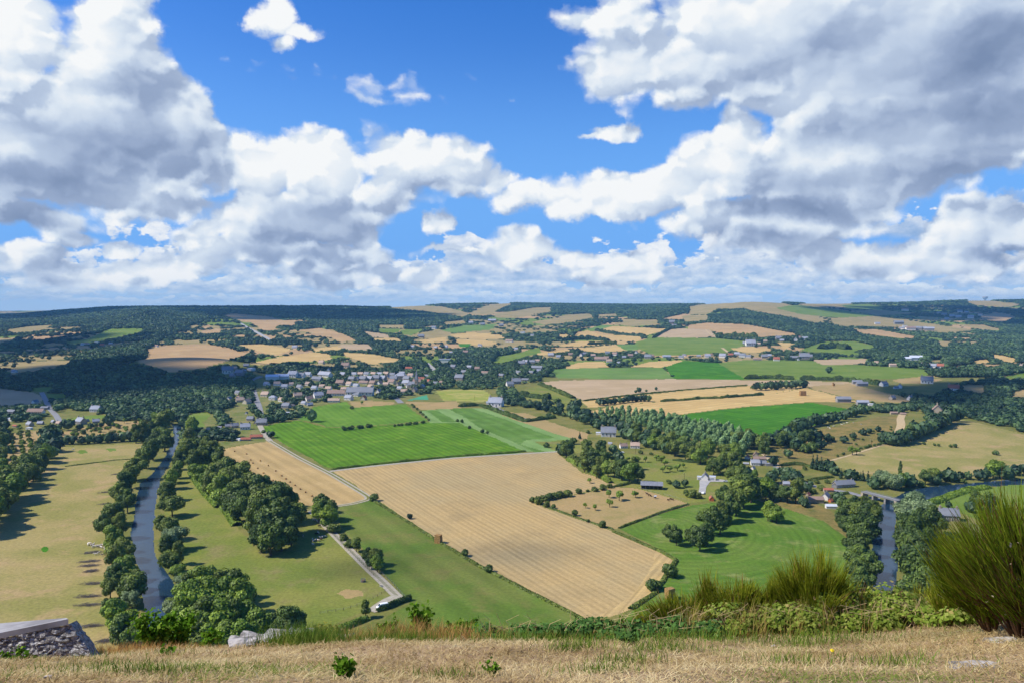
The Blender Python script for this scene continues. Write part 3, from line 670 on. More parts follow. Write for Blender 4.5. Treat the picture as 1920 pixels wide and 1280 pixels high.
# ------------------------------------------------------------------ sky, clouds in it, and sun
SUN_EL, SUN_DIR = R(47), Vector((-1.0, -0.14, 0)).normalized()
def build_sky():
    w = bpy.data.worlds.new('World'); S.world = w; w.use_nodes = True
    t = w.node_tree; t.nodes.clear(); q = NT(t)
    out = q.n('ShaderNodeOutputWorld'); bg = q.n('ShaderNodeBackground', ins={'Strength': 0.1})
    q.l(bg.outputs[0], out.inputs[0])
    sky = q.n('ShaderNodeTexSky', sky_type='NISHITA', sun_disc=False, sun_elevation=SUN_EL,
              sun_rotation=math.atan2(SUN_DIR.x, SUN_DIR.y), altitude=150, air_density=1.0, dust_density=0.4, ozone_density=2.5)
    d = q.n('ShaderNodeTexCoord').outputs['Generated']
    sp = q.n('ShaderNodeSeparateXYZ', ins={0: d})
    X, Y, Z = sp.outputs
    az = q.math('ARCTAN2', X, Y)
    el = q.math('DIVIDE', Z, q.math('SQRT', q.math('ADD', q.math('MULTIPLY', X, X), q.math('MULTIPLY', Y, Y))))
    P = q.n('ShaderNodeCombineXYZ', ins={0: az, 1: el}).outputs[0]
    def c(u, v, ru, rv):
        a = math.atan((u-960)/FPX); k = math.cos(a)
        return (a, (572-v)/FPX*k, ru/FPX*k*k, rv/FPX*k)
    def field(p, blobs):
        cur = None
        for b in blobs:
            a, e, ra, re = c(*b[:4])
            dd = q.vmath('MULTIPLY', q.vmath('SUBTRACT', p, (a, e, 0)), (1/ra, 1/re, 0))
            ln = q.vmath('LENGTH', dd, out=1)
            val = q.math('MULTIPLY_ADD', ln, -b[4] if len(b) > 4 else -1.0, b[4] if len(b) > 4 else 1.0)
            cur = val if cur is None else q.math('SMOOTH_MAX', cur, val, 0.12)
        return cur
    def soft_sum(p, blobs):
        cur = None
        for b in blobs:
            a, e, ra, re = c(*b[:4])
            dd = q.vmath('MULTIPLY', q.vmath('SUBTRACT', p, (a, e, 0)), (1/ra, 1/re, 0))
            ln = q.vmath('LENGTH', dd, out=1)
            val = q.math('MULTIPLY', q.ramp(ln, 1.15, 0.1), b[4])
            cur = val if cur is None else q.math('MAXIMUM', cur, val)
        return cur
    CL = CLOUDS; DK = DARKS
    # turbulence of the cloud edges
    n0 = q.n('ShaderNodeTexNoise', ins={'Vector': P, 'Scale': 6.0, 'Detail': 2.0, 'Roughness': 0.5}).outputs['Color']
    wv = q.vmath('MULTIPLY', q.vmath('SUBTRACT', n0, (0.5, 0.5, 0.5)), (0.11, 0.07, 0))
    n0b = q.n('ShaderNodeTexNoise', ins={'Vector': P, 'Scale': 26.0, 'Detail': 7.0, 'Roughness': 0.66}).outputs['Color']
    wv2 = q.vmath('MULTIPLY', q.vmath('SUBTRACT', n0b, (0.5, 0.5, 0.5)), (0.036, 0.030, 0))
    PW = q.vmath('ADD', q.vmath('ADD', P, wv), wv2)
    def puffs(p, s, det=1.0):
        v = q.n('ShaderNodeTexVoronoi', feature='SMOOTH_F1', voronoi_dimensions='2D', ins={'Vector': p, 'Scale': s, 'Detail': det, 'Roughness': 0.45, 'Smoothness': 0.5, 'Lacunarity': 2.4}).outputs['Distance']
        return q.math('SUBTRACT', 1.0, v)
    flatP = q.vmath('MULTIPLY', PW, (1.0, 1.3, 1.0))
    fb = q.noise(flatP, 10.0, 6, 0.55)
    off = (-0.010, 0.014, 0)
    pp = q.vmath('ADD', q.vmath('MULTIPLY', P, (1, 1.3, 1)), q.vmath('MULTIPLY', wv2, (1.1, 1.1, 0)))
    pf = puffs(pp, 20.0); pf2 = puffs(q.vmath('ADD', pp, off), 20.0)
    body = field(PW, CL)
    body2 = field(q.vmath('ADD', PW, (-0.03, 0.045, 0)), CL)
    tex = q.math('ADD', q.math('MULTIPLY', q.math('SUBTRACT', fb, 0.5), 0.9), q.math('MULTIPLY', q.math('SUBTRACT', pf, 0.60), 0.42))
    dens = q.math('ADD', q.math('ADD', body, tex), 0.09)
    alpha = q.ramp(dens, -0.01, 0.33)
    # banks of cumulus towards the horizon: rows of flat-based heaps, each row farther and lower
    def bank(under, base, h, f, seed, haze, cover):
        nz = q.noise(q.n('ShaderNodeCombineXYZ', ins={0: q.math('MULTIPLY_ADD', az, f, seed), 1: q.math('MULTIPLY', el, 0.55/h), 2: seed}).outputs[0], 1.0, 5, 0.58)
        nb = q.noise(q.n('ShaderNodeCombineXYZ', ins={0: q.math('MULTIPLY_ADD', az, f*3.2, seed*3), 1: q.math('MULTIPLY', el, 2.2/h), 2: seed}).outputs[0], 1.0, 4, 0.6)
        top = q.math('ADD', q.ramp(nz, 0.74-cover, 0.98-cover, -0.3, 1.05), q.math('MULTIPLY_ADD', nb, 1.3, -0.65))
        wob = q.noise(q.n('ShaderNodeCombineXYZ', ins={0: q.math('MULTIPLY_ADD', az, f*0.45, seed*5), 1: seed}).outputs[0], 1.0, 2, 0.5)
        t_ = q.math('ADD', q.math('DIVIDE', q.math('SUBTRACT', el, base), h), q.math('MULTIPLY_ADD', wob, 2.4, -1.2))
        a_ = q.math('MULTIPLY', q.ramp(q.math('SUBTRACT', top, t_), 0.0, 0.22), q.ramp(q.math('ADD', t_, q.math('MULTIPLY', nb, 0.25)), -0.05, 0.22))
        l_ = q.math('ADD', q.math('MULTIPLY', t_, 0.80), q.math('MULTIPLY_ADD', nb, 1.9, -0.62))
        cr = q.n('ShaderNodeValToRGB', ins={0: l_})
        r = cr.color_ramp; r.elements[0].position = 0.0; r.elements[1].position = 1.0
        hz = np.array([178, 214, 246.]); mixc = lambda c0: lin(*(np.array(c0)*(1-haze) + hz*haze))
        r.elements[0].color = mixc((146,178,220)); r.elements[1].color = mixc((248,250,252))
        e = r.elements.new(0.4); e.color = mixc((186,206,234))
        return q.mix(q.math('MULTIPLY', a_, 0.95), under, cr.outputs[0])
    # light from the upper left against the grey undersides
    rim = q.math('MAXIMUM', q.math('SUBTRACT', body, body2), -0.16)
    dk = soft_sum(q.vmath('ADD', q.vmath('ADD', P, q.vmath('MULTIPLY', wv, (0.9, 0.9, 0))), q.vmath('MULTIPLY', wv2, (1.0, 1.0, 0))), DK)
    fl = q.noise(q.vmath('ADD', flatP, (3.3, 1.7, 0)), 5.0, 6, 0.52)
    edge = q.ramp(dens, 1.1, 0.25)
    relief = q.math('MULTIPLY', q.math('MAXIMUM', q.math('SUBTRACT', pf, pf2), -0.12), q.math('MULTIPLY_ADD', edge, 0.75, 0.22))
    relief = q.math('MULTIPLY', relief, q.math('MULTIPLY_ADD', dk, -0.7, 1.0))
    lum = q.math('ADD', q.math('MULTIPLY', rim, 0.30), relief)
    lum = q.math('ADD', lum, q.math('MULTIPLY_ADD', fl, 0.85, 0.28))
    lum = q.math('ADD', lum, q.math('MULTIPLY', q.math('SUBTRACT', fb, 0.5), 0.22))
    lum = q.math('SUBTRACT', lum, q.math('MULTIPLY', dk, 0.56))
    lum = q.math('MAXIMUM', q.math('MINIMUM', lum, 1.0), 0.2)
    ccol = q.n('ShaderNodeValToRGB', ins={0: lum})
    r = ccol.color_ramp; r.elements[0].position = 0.2; r.elements[1].position = 1.0
    r.elements[0].color = lin(124,144,178); r.elements[1].color = lin(250,252,253)
    e = r.elements.new(0.42); e.color = lin(154,172,203)
    e = r.elements.new(0.62); e.color = lin(190,206,229)
    e = r.elements.new(0.8); e.color = lin(222,233,245)
    # clear blue of the sky, from the physical sky
    hsv = q.n('ShaderNodeHueSaturation', ins={'Hue': 0.516, 'Saturation': 1.42, 'Value': SKY_VAL, 'Color': sky.outputs[0]})
    k = 1/0.1*CLOUD_VAL
    skyc = q.vmath('SCALE', hsv.outputs[0]); skyc.node.inputs['Scale'].default_value = 0.1/CLOUD_VAL
    skyc = q.mix(q.ramp(el, 0.34, 0.04, 0.0, 0.9), skyc, lin(94,164,246))
    skyc = q.mix(q.ramp(el, 0.075, 0.0, 0.0, 0.85), skyc, lin(184,216,246))
    col = skyc
    for args in ((0.003, 0.010, 24, 3.1, 0.30, 0.46), (0.009, 0.014, 20, 7.7, 0.24, 0.46), (0.018, 0.020, 17, 12.3, 0.18, 0.46), (0.030, 0.028, 14, 17.9, 0.12, 0.46), (0.046, 0.036, 11, 23.2, 0.06, 0.42), (0.066, 0.042, 9.5, 29.4, 0.02, 0.34)):
        col = bank(col, *args)
    col = q.mix(alpha, col, ccol.outputs[0])
    col = q.mix(q.ramp(el, 0.030, -0.003, 0.0, 0.45), col, lin(206,228,250))
    col = q.vmath('SCALE', col); col.node.inputs['Scale'].default_value = k
    q.l(col, bg.inputs['Color'])
    w.cycles.sampling_method = 'MANUAL'; w.cycles.sample_map_resolution = 512
HAZE = 5.0e-5
SKY_VAL, CLOUD_VAL = 1.45, 0.84
CLOUDS = [ # u, v, ru, rv (photo points), strength
 (10,70,180,150,1.2),(235,100,130,170,1.2),(190,240,230,140,1.4),(320,250,115,150,1.2),(60,280,280,110,1.5),(385,240,40,80,1.0),
 (200,335,260,50,1.1),(70,400,110,40,0.8),(290,375,150,34,0.9),(400,300,70,90,1.0),(120,435,70,22,0.7),
 (480,320,95,75,1.0),(570,310,110,62,1.1),(640,345,80,70,1.0),(600,410,165,70,1.2),(470,395,110,62,1.0),(790,315,135,66,1.1),(850,340,95,45,1.0),(740,370,90,48,0.9),
 (925,345,60,28,0.7),(700,440,46,40,1.0),(400,425,80,34,0.8),
 (510,45,62,40,1.0),(555,62,70,22,0.8),(530,85,34,24,0.8),
 (690,198,72,13,0.22),(745,186,60,10,0.14),(680,165,80,9,0.06),(690,260,30,24,0.2),
 (1140,252,50,21,0.9),(1112,258,34,10,0.7),
 (1095,45,70,34,0.75),(1150,40,120,60,0.8),(1160,130,120,72,1.1),(1290,130,150,105,1.2),(1450,60,270,170,1.5),(1720,110,390,240,1.7),(1740,260,330,110,1.6),
 (1560,310,270,110,1.5),(1375,250,72,70,1.1),(1345,320,120,80,1.2),(1200,368,220,46,1.1),(1130,388,150,28,0.9),(1450,410,210,58,1.3),(1010,372,120,26,0.8),(1930,150,240,165,1.4),
 (1815,425,130,58,1.1),(1905,420,105,55,1.1),(1660,470,210,42,1.1),(1480,455,180,32,1.0),(1760,485,190,32,1.0),
 (965,462,80,46,1.1),(1060,480,85,26,0.8),(1175,492,70,42,1.0),(1150,520,120,22,0.8),(828,420,30,26,0.9),(860,468,60,10,0.5),
 (60,480,85,42,1.0),(135,505,110,34,0.9),(330,495,150,36,0.9),(560,472,210,42,1.1),(228,446,46,22,0.8),(660,515,200,28,0.8),
]
DARKS = [
 (190,270,300,80,0.56),(60,310,260,55,0.5),(330,310,150,55,0.5),(310,190,110,70,0.25),(90,408,130,28,0.4),(330,380,130,26,0.36),
 (620,410,140,55,0.50),(540,440,150,34,0.45),(760,390,110,28,0.30),(830,368,90,26,0.34),(600,480,200,22,0.38),
 (1800,110,330,110,0.62),(1640,80,200,90,0.40),(1840,230,240,100,0.62),(1650,260,260,80,0.52),(1560,330,260,44,0.56),(1750,330,220,46,0.56),(1500,390,230,32,0.56),(1430,450,170,28,0.58),
 (1850,468,150,26,0.48),(1660,490,200,20,0.4),(1840,445,110,26,0.3),(1100,388,160,18,0.25),
 (60,495,90,18,0.42),(150,522,140,16,0.35),(340,512,150,16,0.3),(960,492,90,14,0.3),(1190,512,80,12,0.25),(1460,60,160,80,0.22),
]
build_sky()
sl = bpy.data.lights.new('sun', 'SUN'); sl.energy = 4.6; sl.angle = R(0.9); sl.color = (1.0, 0.955, 0.88)
so = bpy.data.objects.new('sun', sl); COL.objects.link(so)
so.rotation_euler = (-(SUN_DIR*math.cos(SUN_EL) + Vector((0, 0, math.sin(SUN_EL))))).to_track_quat('-Z', 'Y').to_euler()
so.location = (-400, 100, 600)
S.view_settings.view_transform = 'Standard'; S.view_settings.look = 'None'
S.view_settings.exposure = 0.22; S.view_settings.gamma = 1.0
S.cycles.use_denoising = True
S.cycles.max_bounces = 6; S.cycles.diffuse_bounces = 2; S.cycles.glossy_bounces = 2; S.cycles.transparent_max_bounces = 12
S.cycles.use_adaptive_sampling = True; S.cycles.adaptive_threshold = 0.02
# ------------------------------------------------------------------ trees
NPR = np.random.default_rng(5)
def leaves(centres, normals, size, rng, tints, quad=True, jit=0.5, asp=1.0):
    """small leaf-spray faces at the given places, roughly facing the given ways"""
    n = len(centres)
    nn = normals + rng.normal(0, jit, (n, 3)); nn /= np.linalg.norm(nn, axis=1)[:, None] + 1e-9
    up = rng.normal(0, 1, (n, 3))
    a = np.cross(nn, up); a /= np.linalg.norm(a, axis=1)[:, None] + 1e-9
    b = np.cross(nn, a)
    s = (size * rng.uniform(0.6, 1.35, n))[:, None] if np.ndim(size) == 0 else (size*rng.uniform(0.6, 1.35, n))[:, None]
    k = asp
    c = centres
    v = np.stack([c - a*s*0.5*k - b*s*0.5, c + a*s*0.6*k - b*s*0.35, c + a*s*0.42*k + b*s*0.55, c - a*s*0.55*k + b*s*0.42], 1).reshape(-1, 3)
    f = np.arange(4*n).reshape(-1, 4)
    return v, f, np.repeat(tints, 4)

def ico(sub):
    import bmesh
    bm = bmesh.new(); bmesh.ops.create_icosphere(bm, subdivisions=sub, radius=1.0)
    v = np.array([x.co[:] for x in bm.verts]); f = np.array([[w.index for w in t.verts] for t in bm.faces]); bm.free()
    return v, f
ICO1, ICO2 = ico(1), ico(2)

def crown_arrays(kind, rng, nleaf, size):
    """crown of a tree one unit tall: lobes of leaf sprays round darker cores"""
    L = []
    if kind == 'round':
        cz, rx, rz = 0.53, 0.37, 0.44
        for i in range(15):
            t = rng.uniform(0, 2*math.pi); z = rng.uniform(-0.85, 0.95); r = math.sqrt(max(0, 1 - z*z))*rng.uniform(0.45, 0.78)
            L.append((rx*r*math.cos(t), rx*r*math.sin(t), cz + rz*z*0.70, rng.uniform(0.13, 0.20)))
        L.append((0, 0, cz, 0.26))
    elif kind == 'wide':
        for i in range(16):
            t = rng.uniform(0, 2*math.pi); r = rng.uniform(0.15, 0.40)
            L.append((r*math.cos(t), r*math.sin(t), 0.47 + rng.uniform(-0.26, 0.32)*(1 - r), rng.uniform(0.14, 0.21)))
        L.append((0, 0, 0.58, 0.28))
    elif kind == 'tall':
        for i in range(15):
            z = rng.uniform(0.2, 0.92); w = 0.30*math.sin(min(1, (1.04 - z)/0.5)*math.pi/2)
            t = rng.uniform(0, 2*math.pi); r = w*rng.uniform(0.3, 0.8)
            L.append((r*math.cos(t), r*math.sin(t), z, 0.10 + 0.07*rng.random()))
        L.append((0, 0, 0.5, 0.2)); L.append((0, 0, 0.7, 0.15))
    elif kind == 'poplar':
        for i in range(13):
            z = 0.14 + 0.8*i/12; w = 0.10*math.sin(math.pi*min(1, (z + 0.05)*0.98))**0.6
            t = rng.uniform(0, 2*math.pi)
            L.append((w*0.35*math.cos(t), w*0.35*math.sin(t), z, max(0.045, w*1.05)))
    elif kind == 'plantation':
        for i in range(12):
            z = 0.22 + 0.70*i/11; w = 0.20*math.sin(math.pi*min(1, (1.02 - z)*1.05))**0.7
            t = rng.uniform(0, 2*math.pi)
            L.append((w*0.4*math.cos(t), w*0.4*math.sin(t), z, max(0.06, w*0.9)))
    elif kind == 'conifer':
        for i in range(14):
            z = 0.1 + 0.86*i/13; w = 0.24*(1.02 - z)
            for j in range(3):
                t = rng.uniform(0, 2*math.pi)
                L.append((w*0.6*math.cos(t), w*0.6*math.sin(t), z, max(0.03, w*0.55)))
    elif kind == 'bush':
        for i in range(12):
            t = rng.uniform(0, 2*math.pi); r = rng.uniform(0.1, 0.42); z = rng.uniform(0.2, 0.75)
            L.append((r*math.cos(t), r*math.sin(t), z*(1.1 - r), rng.uniform(0.18, 0.28)))
        L.append((0, 0, 0.4, 0.38))
    elif kind == 'apple':
        for i in range(10):
            t = rng.uniform(0, 2*math.pi); r = rng.uniform(0.12, 0.42)
            L.append((r*math.cos(t), r*math.sin(t), 0.62 + rng.uniform(-0.12, 0.2), rng.uniform(0.14, 0.22)))
        L.append((0, 0, 0.64, 0.22))
    L = np.array(L); w = L[:, 3]**2; w /= w.sum()
    V = []; Fc = []; T = []; off = 0; tri = []
    lt = rng.uniform(0.1, 1.0, len(L))
    k = rng.choice(len(L), nleaf, p=w)
    d = rng.normal(0, 1, (nleaf, 3)); d[:, 2] += 0.25; d /= np.linalg.norm(d, axis=1)[:, None]
    rr = L[k, 3]*rng.uniform(0.80, 1.12, nleaf)
    sq = 0.85 if kind != 'conifer' else 0.6
    c = L[k, :3] + d*rr[:, None]*np.array([1, 1, sq])
    ok = c[:, 2] > 0.04
    c, d, k = c[ok], d[ok], k[ok]
    v, f, t = leaves(c, d + np.array([0, 0, 0.15]), size, rng, np.clip(lt[k]*0.7 + rng.uniform(-0.1, 0.35, len(c)), 0, 1), jit=0.42)
    iv, if_ = ICO1
    cv = []; cf = []
    for i, l in enumerate(L):
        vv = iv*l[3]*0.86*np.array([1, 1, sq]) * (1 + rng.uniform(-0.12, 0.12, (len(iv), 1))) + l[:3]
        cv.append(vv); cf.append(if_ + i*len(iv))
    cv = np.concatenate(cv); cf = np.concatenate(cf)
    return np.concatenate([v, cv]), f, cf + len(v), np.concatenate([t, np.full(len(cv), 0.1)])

def crown_mesh(name, kind, seed, nleaf, size, mat):
    rng = np.random.default_rng(seed)
    v, f4, f3, t = crown_arrays(kind, rng, nleaf, size)
    return np_mesh(name, v, [f4, f3], [mat], attrs={'tint': t})

def trunk_mesh(name, kind, seed):
    rng = random.Random(seed); b = MB()
    top = {'poplar': .85, 'plantation': .8, 'conifer': .9, 'bush': .3, 'apple': .6}.get(kind, .6)
    r = {'poplar': .014, 'plantation': .012, 'conifer': .018, 'bush': .02, 'apple': .035}.get(kind, .024)
    pts = [(0, 0, -0.03), (rng.uniform(-.01, .01), rng.uniform(-.01, .01), top*0.35), (rng.uniform(-.02, .02), rng.uniform(-.02, .02), top*0.7), (0, 0, top)]
    b.tube(pts, [r*1.35, r, r*0.7, r*0.25], 7)
    if kind in ('round', 'wide', 'apple', 'tall', 'bush'):
        for i in range(5):
            t = 2*math.pi*i/5 + rng.random(); z0 = top*rng.uniform(.35, .6)
            b.tube([(0, 0, z0), (.12*math.cos(t), .12*math.sin(t), z0 + .12), (.24*math.cos(t), .24*math.sin(t), z0 + .22)], [r*.5, r*.35, r*.12], 5, cap=False)
    return b.mesh(name, M['bark'])

KINDS = {}   # kind -> list of (crown mesh, trunk mesh)
def protos(kind, shape, mat, n=3, nleaf=1500, size=0.055):
    KINDS[kind] = [(crown_mesh(kind + '_crown', shape, 100*len(KINDS) + i, nleaf, size, M[mat]), trunk_mesh(kind + '_trunk', shape, i)) for i in range(n)]
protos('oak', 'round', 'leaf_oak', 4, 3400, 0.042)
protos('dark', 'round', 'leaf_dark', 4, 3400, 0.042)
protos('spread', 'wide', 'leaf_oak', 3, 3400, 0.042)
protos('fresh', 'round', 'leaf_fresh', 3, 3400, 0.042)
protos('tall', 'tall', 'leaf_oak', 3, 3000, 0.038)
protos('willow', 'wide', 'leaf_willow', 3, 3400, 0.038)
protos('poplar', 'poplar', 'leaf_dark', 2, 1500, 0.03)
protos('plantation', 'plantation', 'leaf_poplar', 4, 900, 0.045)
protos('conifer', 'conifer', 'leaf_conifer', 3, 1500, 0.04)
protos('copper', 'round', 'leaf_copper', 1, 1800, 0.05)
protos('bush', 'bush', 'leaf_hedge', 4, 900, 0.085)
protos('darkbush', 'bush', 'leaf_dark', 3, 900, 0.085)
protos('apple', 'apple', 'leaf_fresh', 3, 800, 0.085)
LOOK = {'oak': 'leafy mid green', 'dark': 'dense dark green', 'spread': 'broad spreading', 'fresh': 'fresh bright green', 'tall': 'tall dark', 'willow': 'pale grey green',
        'poplar': 'slim dark columnar', 'plantation': 'pale slender', 'conifer': 'dark pointed', 'copper': 'dark copper', 'bush': 'rounded green', 'darkbush': 'rounded dark', 'apple': 'small round'}
CATN = {'poplar': ('poplar_tree', 'tree'), 'plantation': ('poplar_tree', 'tree'), 'conifer': ('conifer_tree', 'tree'), 'willow': ('willow_tree', 'tree'),
        'bush': ('bush', 'bush'), 'darkbush': ('bush', 'bush'), 'apple': ('fruit_tree', 'tree')}
TREES = []        # (kind, x, y, z, height, width factor, group, anchor phrase)
def dist(p): return math.sqrt(p[0]**2 + p[1]**2 + (H - p[2])**2)
def trees_at(lst, kinds, group, anchor, hscale=1.0, wide=1.0):
    """lst: (u, v at the foot, height in photo points)"""
    p = G([(a[0], a[1]) for a in lst])
    for a, q_ in zip(lst, p):
        h = a[2]*dist(q_)/FPX*hscale*(0.9 if a[2] > 16 else 1.0)
        k = a[3] if len(a) > 3 else rnd.choice(kinds)
        TREES.append((k, q_[0], q_[1], q_[2], h, wide*rnd.uniform(0.82, 1.1), group, anchor))
def trees_line(pts, n, hpx, kinds, group, anchor, jit=0.3, wide=1.0):
    pts = [tuple(p) for p in pts]
    seg = [math.dist(pts[i], pts[i+1]) for i in range(len(pts)-1)]; tot = sum(seg); L = []
    for i in range(n):
        t = tot*(i + 0.5 + rnd.uniform(-jit, jit))/n; k = 0
        while k < len(seg)-1 and t > seg[k]: t -= seg[k]; k += 1
        f = max(0, min(1, t/seg[k]))
        a, b = pts[k], pts[k+1]
        hp = hpx[0] + (hpx[1]-hpx[0])*(i/max(1, n-1)) if isinstance(hpx, (tuple, list)) else hpx
        L.append((a[0]+(b[0]-a[0])*f, a[1]+(b[1]-a[1])*f, hp*rnd.uniform(0.82, 1.15)))
    trees_at(L, kinds, group, anchor, wide=wide)

def trees_fill(poly, spacing, hm, kinds, group, anchor, wide=1.0, keep=1.0):
    P = G(densify(poly, 4))[:, :2]
    x0, y0 = P.min(0); x1, y1 = P.max(0)
    xs, ys = np.meshgrid(np.arange(x0, x1, spacing), np.arange(y0, y1, spacing))
    xs = xs.ravel() + NPR.uniform(-.38, .38, xs.size)*spacing; ys = ys.ravel() + NPR.uniform(-.38, .38, ys.size)*spacing
    m = inpoly(xs, ys, P) & (NPR.random(xs.size) < keep)
    xs, ys = xs[m], ys[m]; zs = height(xs, ys)
    for x, y, z in zip(xs, ys, zs):
        TREES.append((rnd.choice(kinds), x, y, z, rnd.uniform(*hm), wide*rnd.uniform(0.9, 1.15), group, anchor))

MIX = ['oak', 'oak', 'dark', 'dark', 'spread', 'tall', 'fresh']
MIXF = ['oak', 'dark', 'fresh', 'spread', 'willow']
# left river
g = 'trees on the left bank of the river'
trees_at([(309,845,44),(287,862,46),(299,832,36),(271,878,44),(255,900,46),(245,915,48),(234,935,52),(223,948,46),(239,960,46),(213,985,50),(199,1012,52,'dark'),(225,1010,50),(213,1038,56,'fresh'),(231,1052,50),
          (217,1075,58),(237,1092,58),(223,1112,62),(207,1122,40),(243,1128,60),(249,1140,40,'willow'),(213,1180,58,'fresh'),(233,1192,56,'fresh'),(203,1158,38),(227,1214,60,'dark'),(249,1222,60,'dark'),(243,1108,46)], MIX, g, 'on the left bank of the left hand river')
trees_at([(355,838,38),(361,815,36),(347,862,34),(337,880,38),(331,896,36),(321,916,38),(327,905,30),(315,938,40),(309,952,30),(323,968,44),(303,998,36),(317,1012,46),(329,1030,52,'willow'),(313,1040,40),(335,1058,44),(323,1076,50),(335,1092,40),(343,1108,36,'willow'),(327,1162,44,'willow'),(317,1150,34)], MIX, 'trees on the right bank of the river', 'on the right bank of the left hand river')
g = 'trees of the wood behind the olive meadow'
trees_at([(352,862,44),(368,858,44),(384,862,46),(400,868,44),(362,888,46),(378,884,50),(392,882,50),(412,888,52),(374,905,46,'fresh'),(388,916,40,'fresh'),(404,912,56),(422,908,56),(438,905,52),(396,930,52),(414,936,60),(432,930,62),(448,930,58),(455,908,48),(420,958,52,'fresh'),(438,960,60)], MIX, g, 'in the wood between olive meadow and bale field')
trees_at([(452,952,62),(468,945,60),(486,950,66),(505,948,64),(524,952,58),(446,978,58),(462,982,72),(480,975,74),(500,978,80),(520,982,80),(540,978,70),(474,1005,70),(492,1008,80),(512,1012,84),(534,1008,80),(552,1000,66),(490,1034,70,'dark'),(508,1042,72,'dark'),(528,1032,66),(546,1022,60),(430,965,40)], ['dark', 'dark', 'oak', 'tall'], 'trees of the dense grove by the lane', 'in the dense dark grove beside the cattle meadow')
trees_at([(562,962,26,'bush'),(600,962,42),(612,975,50),(598,980,44,'fresh'),(616,990,48,'fresh'),(624,998,24,'bush')], MIX, 'trees where the two lanes meet', 'where the two lanes meet')
trees_at([(668,1034,30),(656,1026,22,'bush'),(690,1056,36),(704,1060,38),(708,1072,36,'fresh'),(697,1066,30),(686,1158,36,'tall'),(644,1012,14,'bush')], ['dark', 'oak'], 'trees along the lane to the van', 'along the lane leading to the van')
g = 'trees at the foot of the viewpoint'
trees_at([(352,1135,48),(372,1128,56),(396,1118,48),(418,1128,54),(440,1135,56),(452,1120,40),(345,1165,60,'fresh'),(366,1168,70,'fresh'),(392,1165,72),(418,1165,70),(444,1165,68),(460,1152,48),(338,1198,50,'fresh'),(360,1205,62,'fresh'),(388,1200,66),(414,1200,66,'fresh'),(440,1198,64),(468,1195,58,'fresh'),(490,1205,56,'fresh'),(396,1228,56,'fresh'),(430,1230,56,'fresh'),(464,1228,60,'fresh'),(370,1232,54),(330,1226,50,'fresh'),(300,1222,50,'fresh')], ['oak', 'fresh', 'tall', 'dark', 'fresh'], g, 'in the wood at the foot of the viewpoint', hscale=1.22)
trees_at([(528,1200,66,'dark'),(546,1206,72,'dark'),(560,1198,60,'dark'),(512,1202,56,'dark'),(596,1192,30,'bush'),(610,1196,24,'bush')], ['dark'], 'dark trees beside the viewpoint wood', 'beside the wood at the foot of the viewpoint')
# left hedge and poplars
trees_line([(110,842),(92,862),(72,890),(48,915),(20,945),(-8,975),(-40,1010)], 17, (28, 64), MIX, 'trees of the long hedge by the dry meadow', 'in the long tree hedge left of the dry meadow')
trees_line([(96,842),(70,872),(44,900),(14,930),(-20,965)], 12, (26, 58), MIX, 'trees of the long hedge by the dry meadow', 'in the long tree hedge left of the dry meadow')
trees_line([(10,800),(6,830),(4,860),(6,890),(-4,915)], 9, (26, 40), MIX, 'trees at the far left edge', 'in the belt at the far left edge')
trees_line([(-14,800),(-18,850),(-24,905)], 6, (28, 44), MIX, 'trees at the far left edge', 'in the belt at the far left edge')
for kk, (a, b, n) in enumerate((((21,808),(29,890),13), ((36,800),(46,868),12), ((51,804),(62,862),11), ((68,830),(74,846),4))):
    trees_line([a, b], n, (8, 13), ['apple', 'bush'], 'planted orchard rows behind the left hedge', 'in planted orchard row %s behind the left hedge' % ORD[kk+1], jit=0.1, wide=0.9)
trees_line([(82,848),(90,832),(110,820)], 4, 26, MIX, 'trees round the left orchard', 'at the corner of the left orchard')
trees_line([(110,832),(150,832),(200,829),(250,826),(275,828)], 14, (16, 20), MIX, 'hedge trees behind the dry meadow', 'in the hedge at the back of the dry meadow')
trees_at([(255,830,34),(268,826,38),(280,822,36),(290,838,34),(300,820,40),(308,805,38),(296,800,34),(315,795,32),(98,815,26),(86,822,26),(110,805,26),(128,806,24),(150,805,24),(170,803,22),(190,800,22),(205,797,22)], MIX, 'trees round the left orchard', 'round the orchard beside the left river')
trees_fill([(118,826),(180,820),(262,814),(290,796),(262,790),(212,792),(160,802),(112,815)], 13, (4, 6.5), ['apple', 'bush'], 'fruit trees of the left orchard', 'in the straw orchard by the left river', keep=0.75)
# stubble field hedge bushes
g = 'bushes along the edge of the pale stubble'
trees_at([(700,938,16),(768,972,11,'tall'),(872,1042,15),(917,1072,16),(1222,1108,28),(1233,1102,18),(1258,1082,32)], ['darkbush'], g, 'on the edge of the large pale stubble field')
g = 'bushes round the dry paddock'
trees_at([(998,942,13),(1009,944,22),(1020,938,14),(1030,936,16),(1040,934,16),(1050,932,15),(1062,930,16),(1066,930,18),(1084,925,14),(1114,920,12),(1130,918,17),(1144,914,11),(1026,950,14),(1037,952,9),(1078,966,13),(1103,978,7),(1130,988,15),(1102,921,6)], ['darkbush', 'bush'], g, 'round the dry paddock by the stubble')
trees_at([(1142,932,15),(1161,938,20),(1143,950,17),(1098,952,10),(1116,956,12),(1192,932,13)], ['apple'], 'fruit trees in the dry paddock', 'standing in the dry hay paddock')
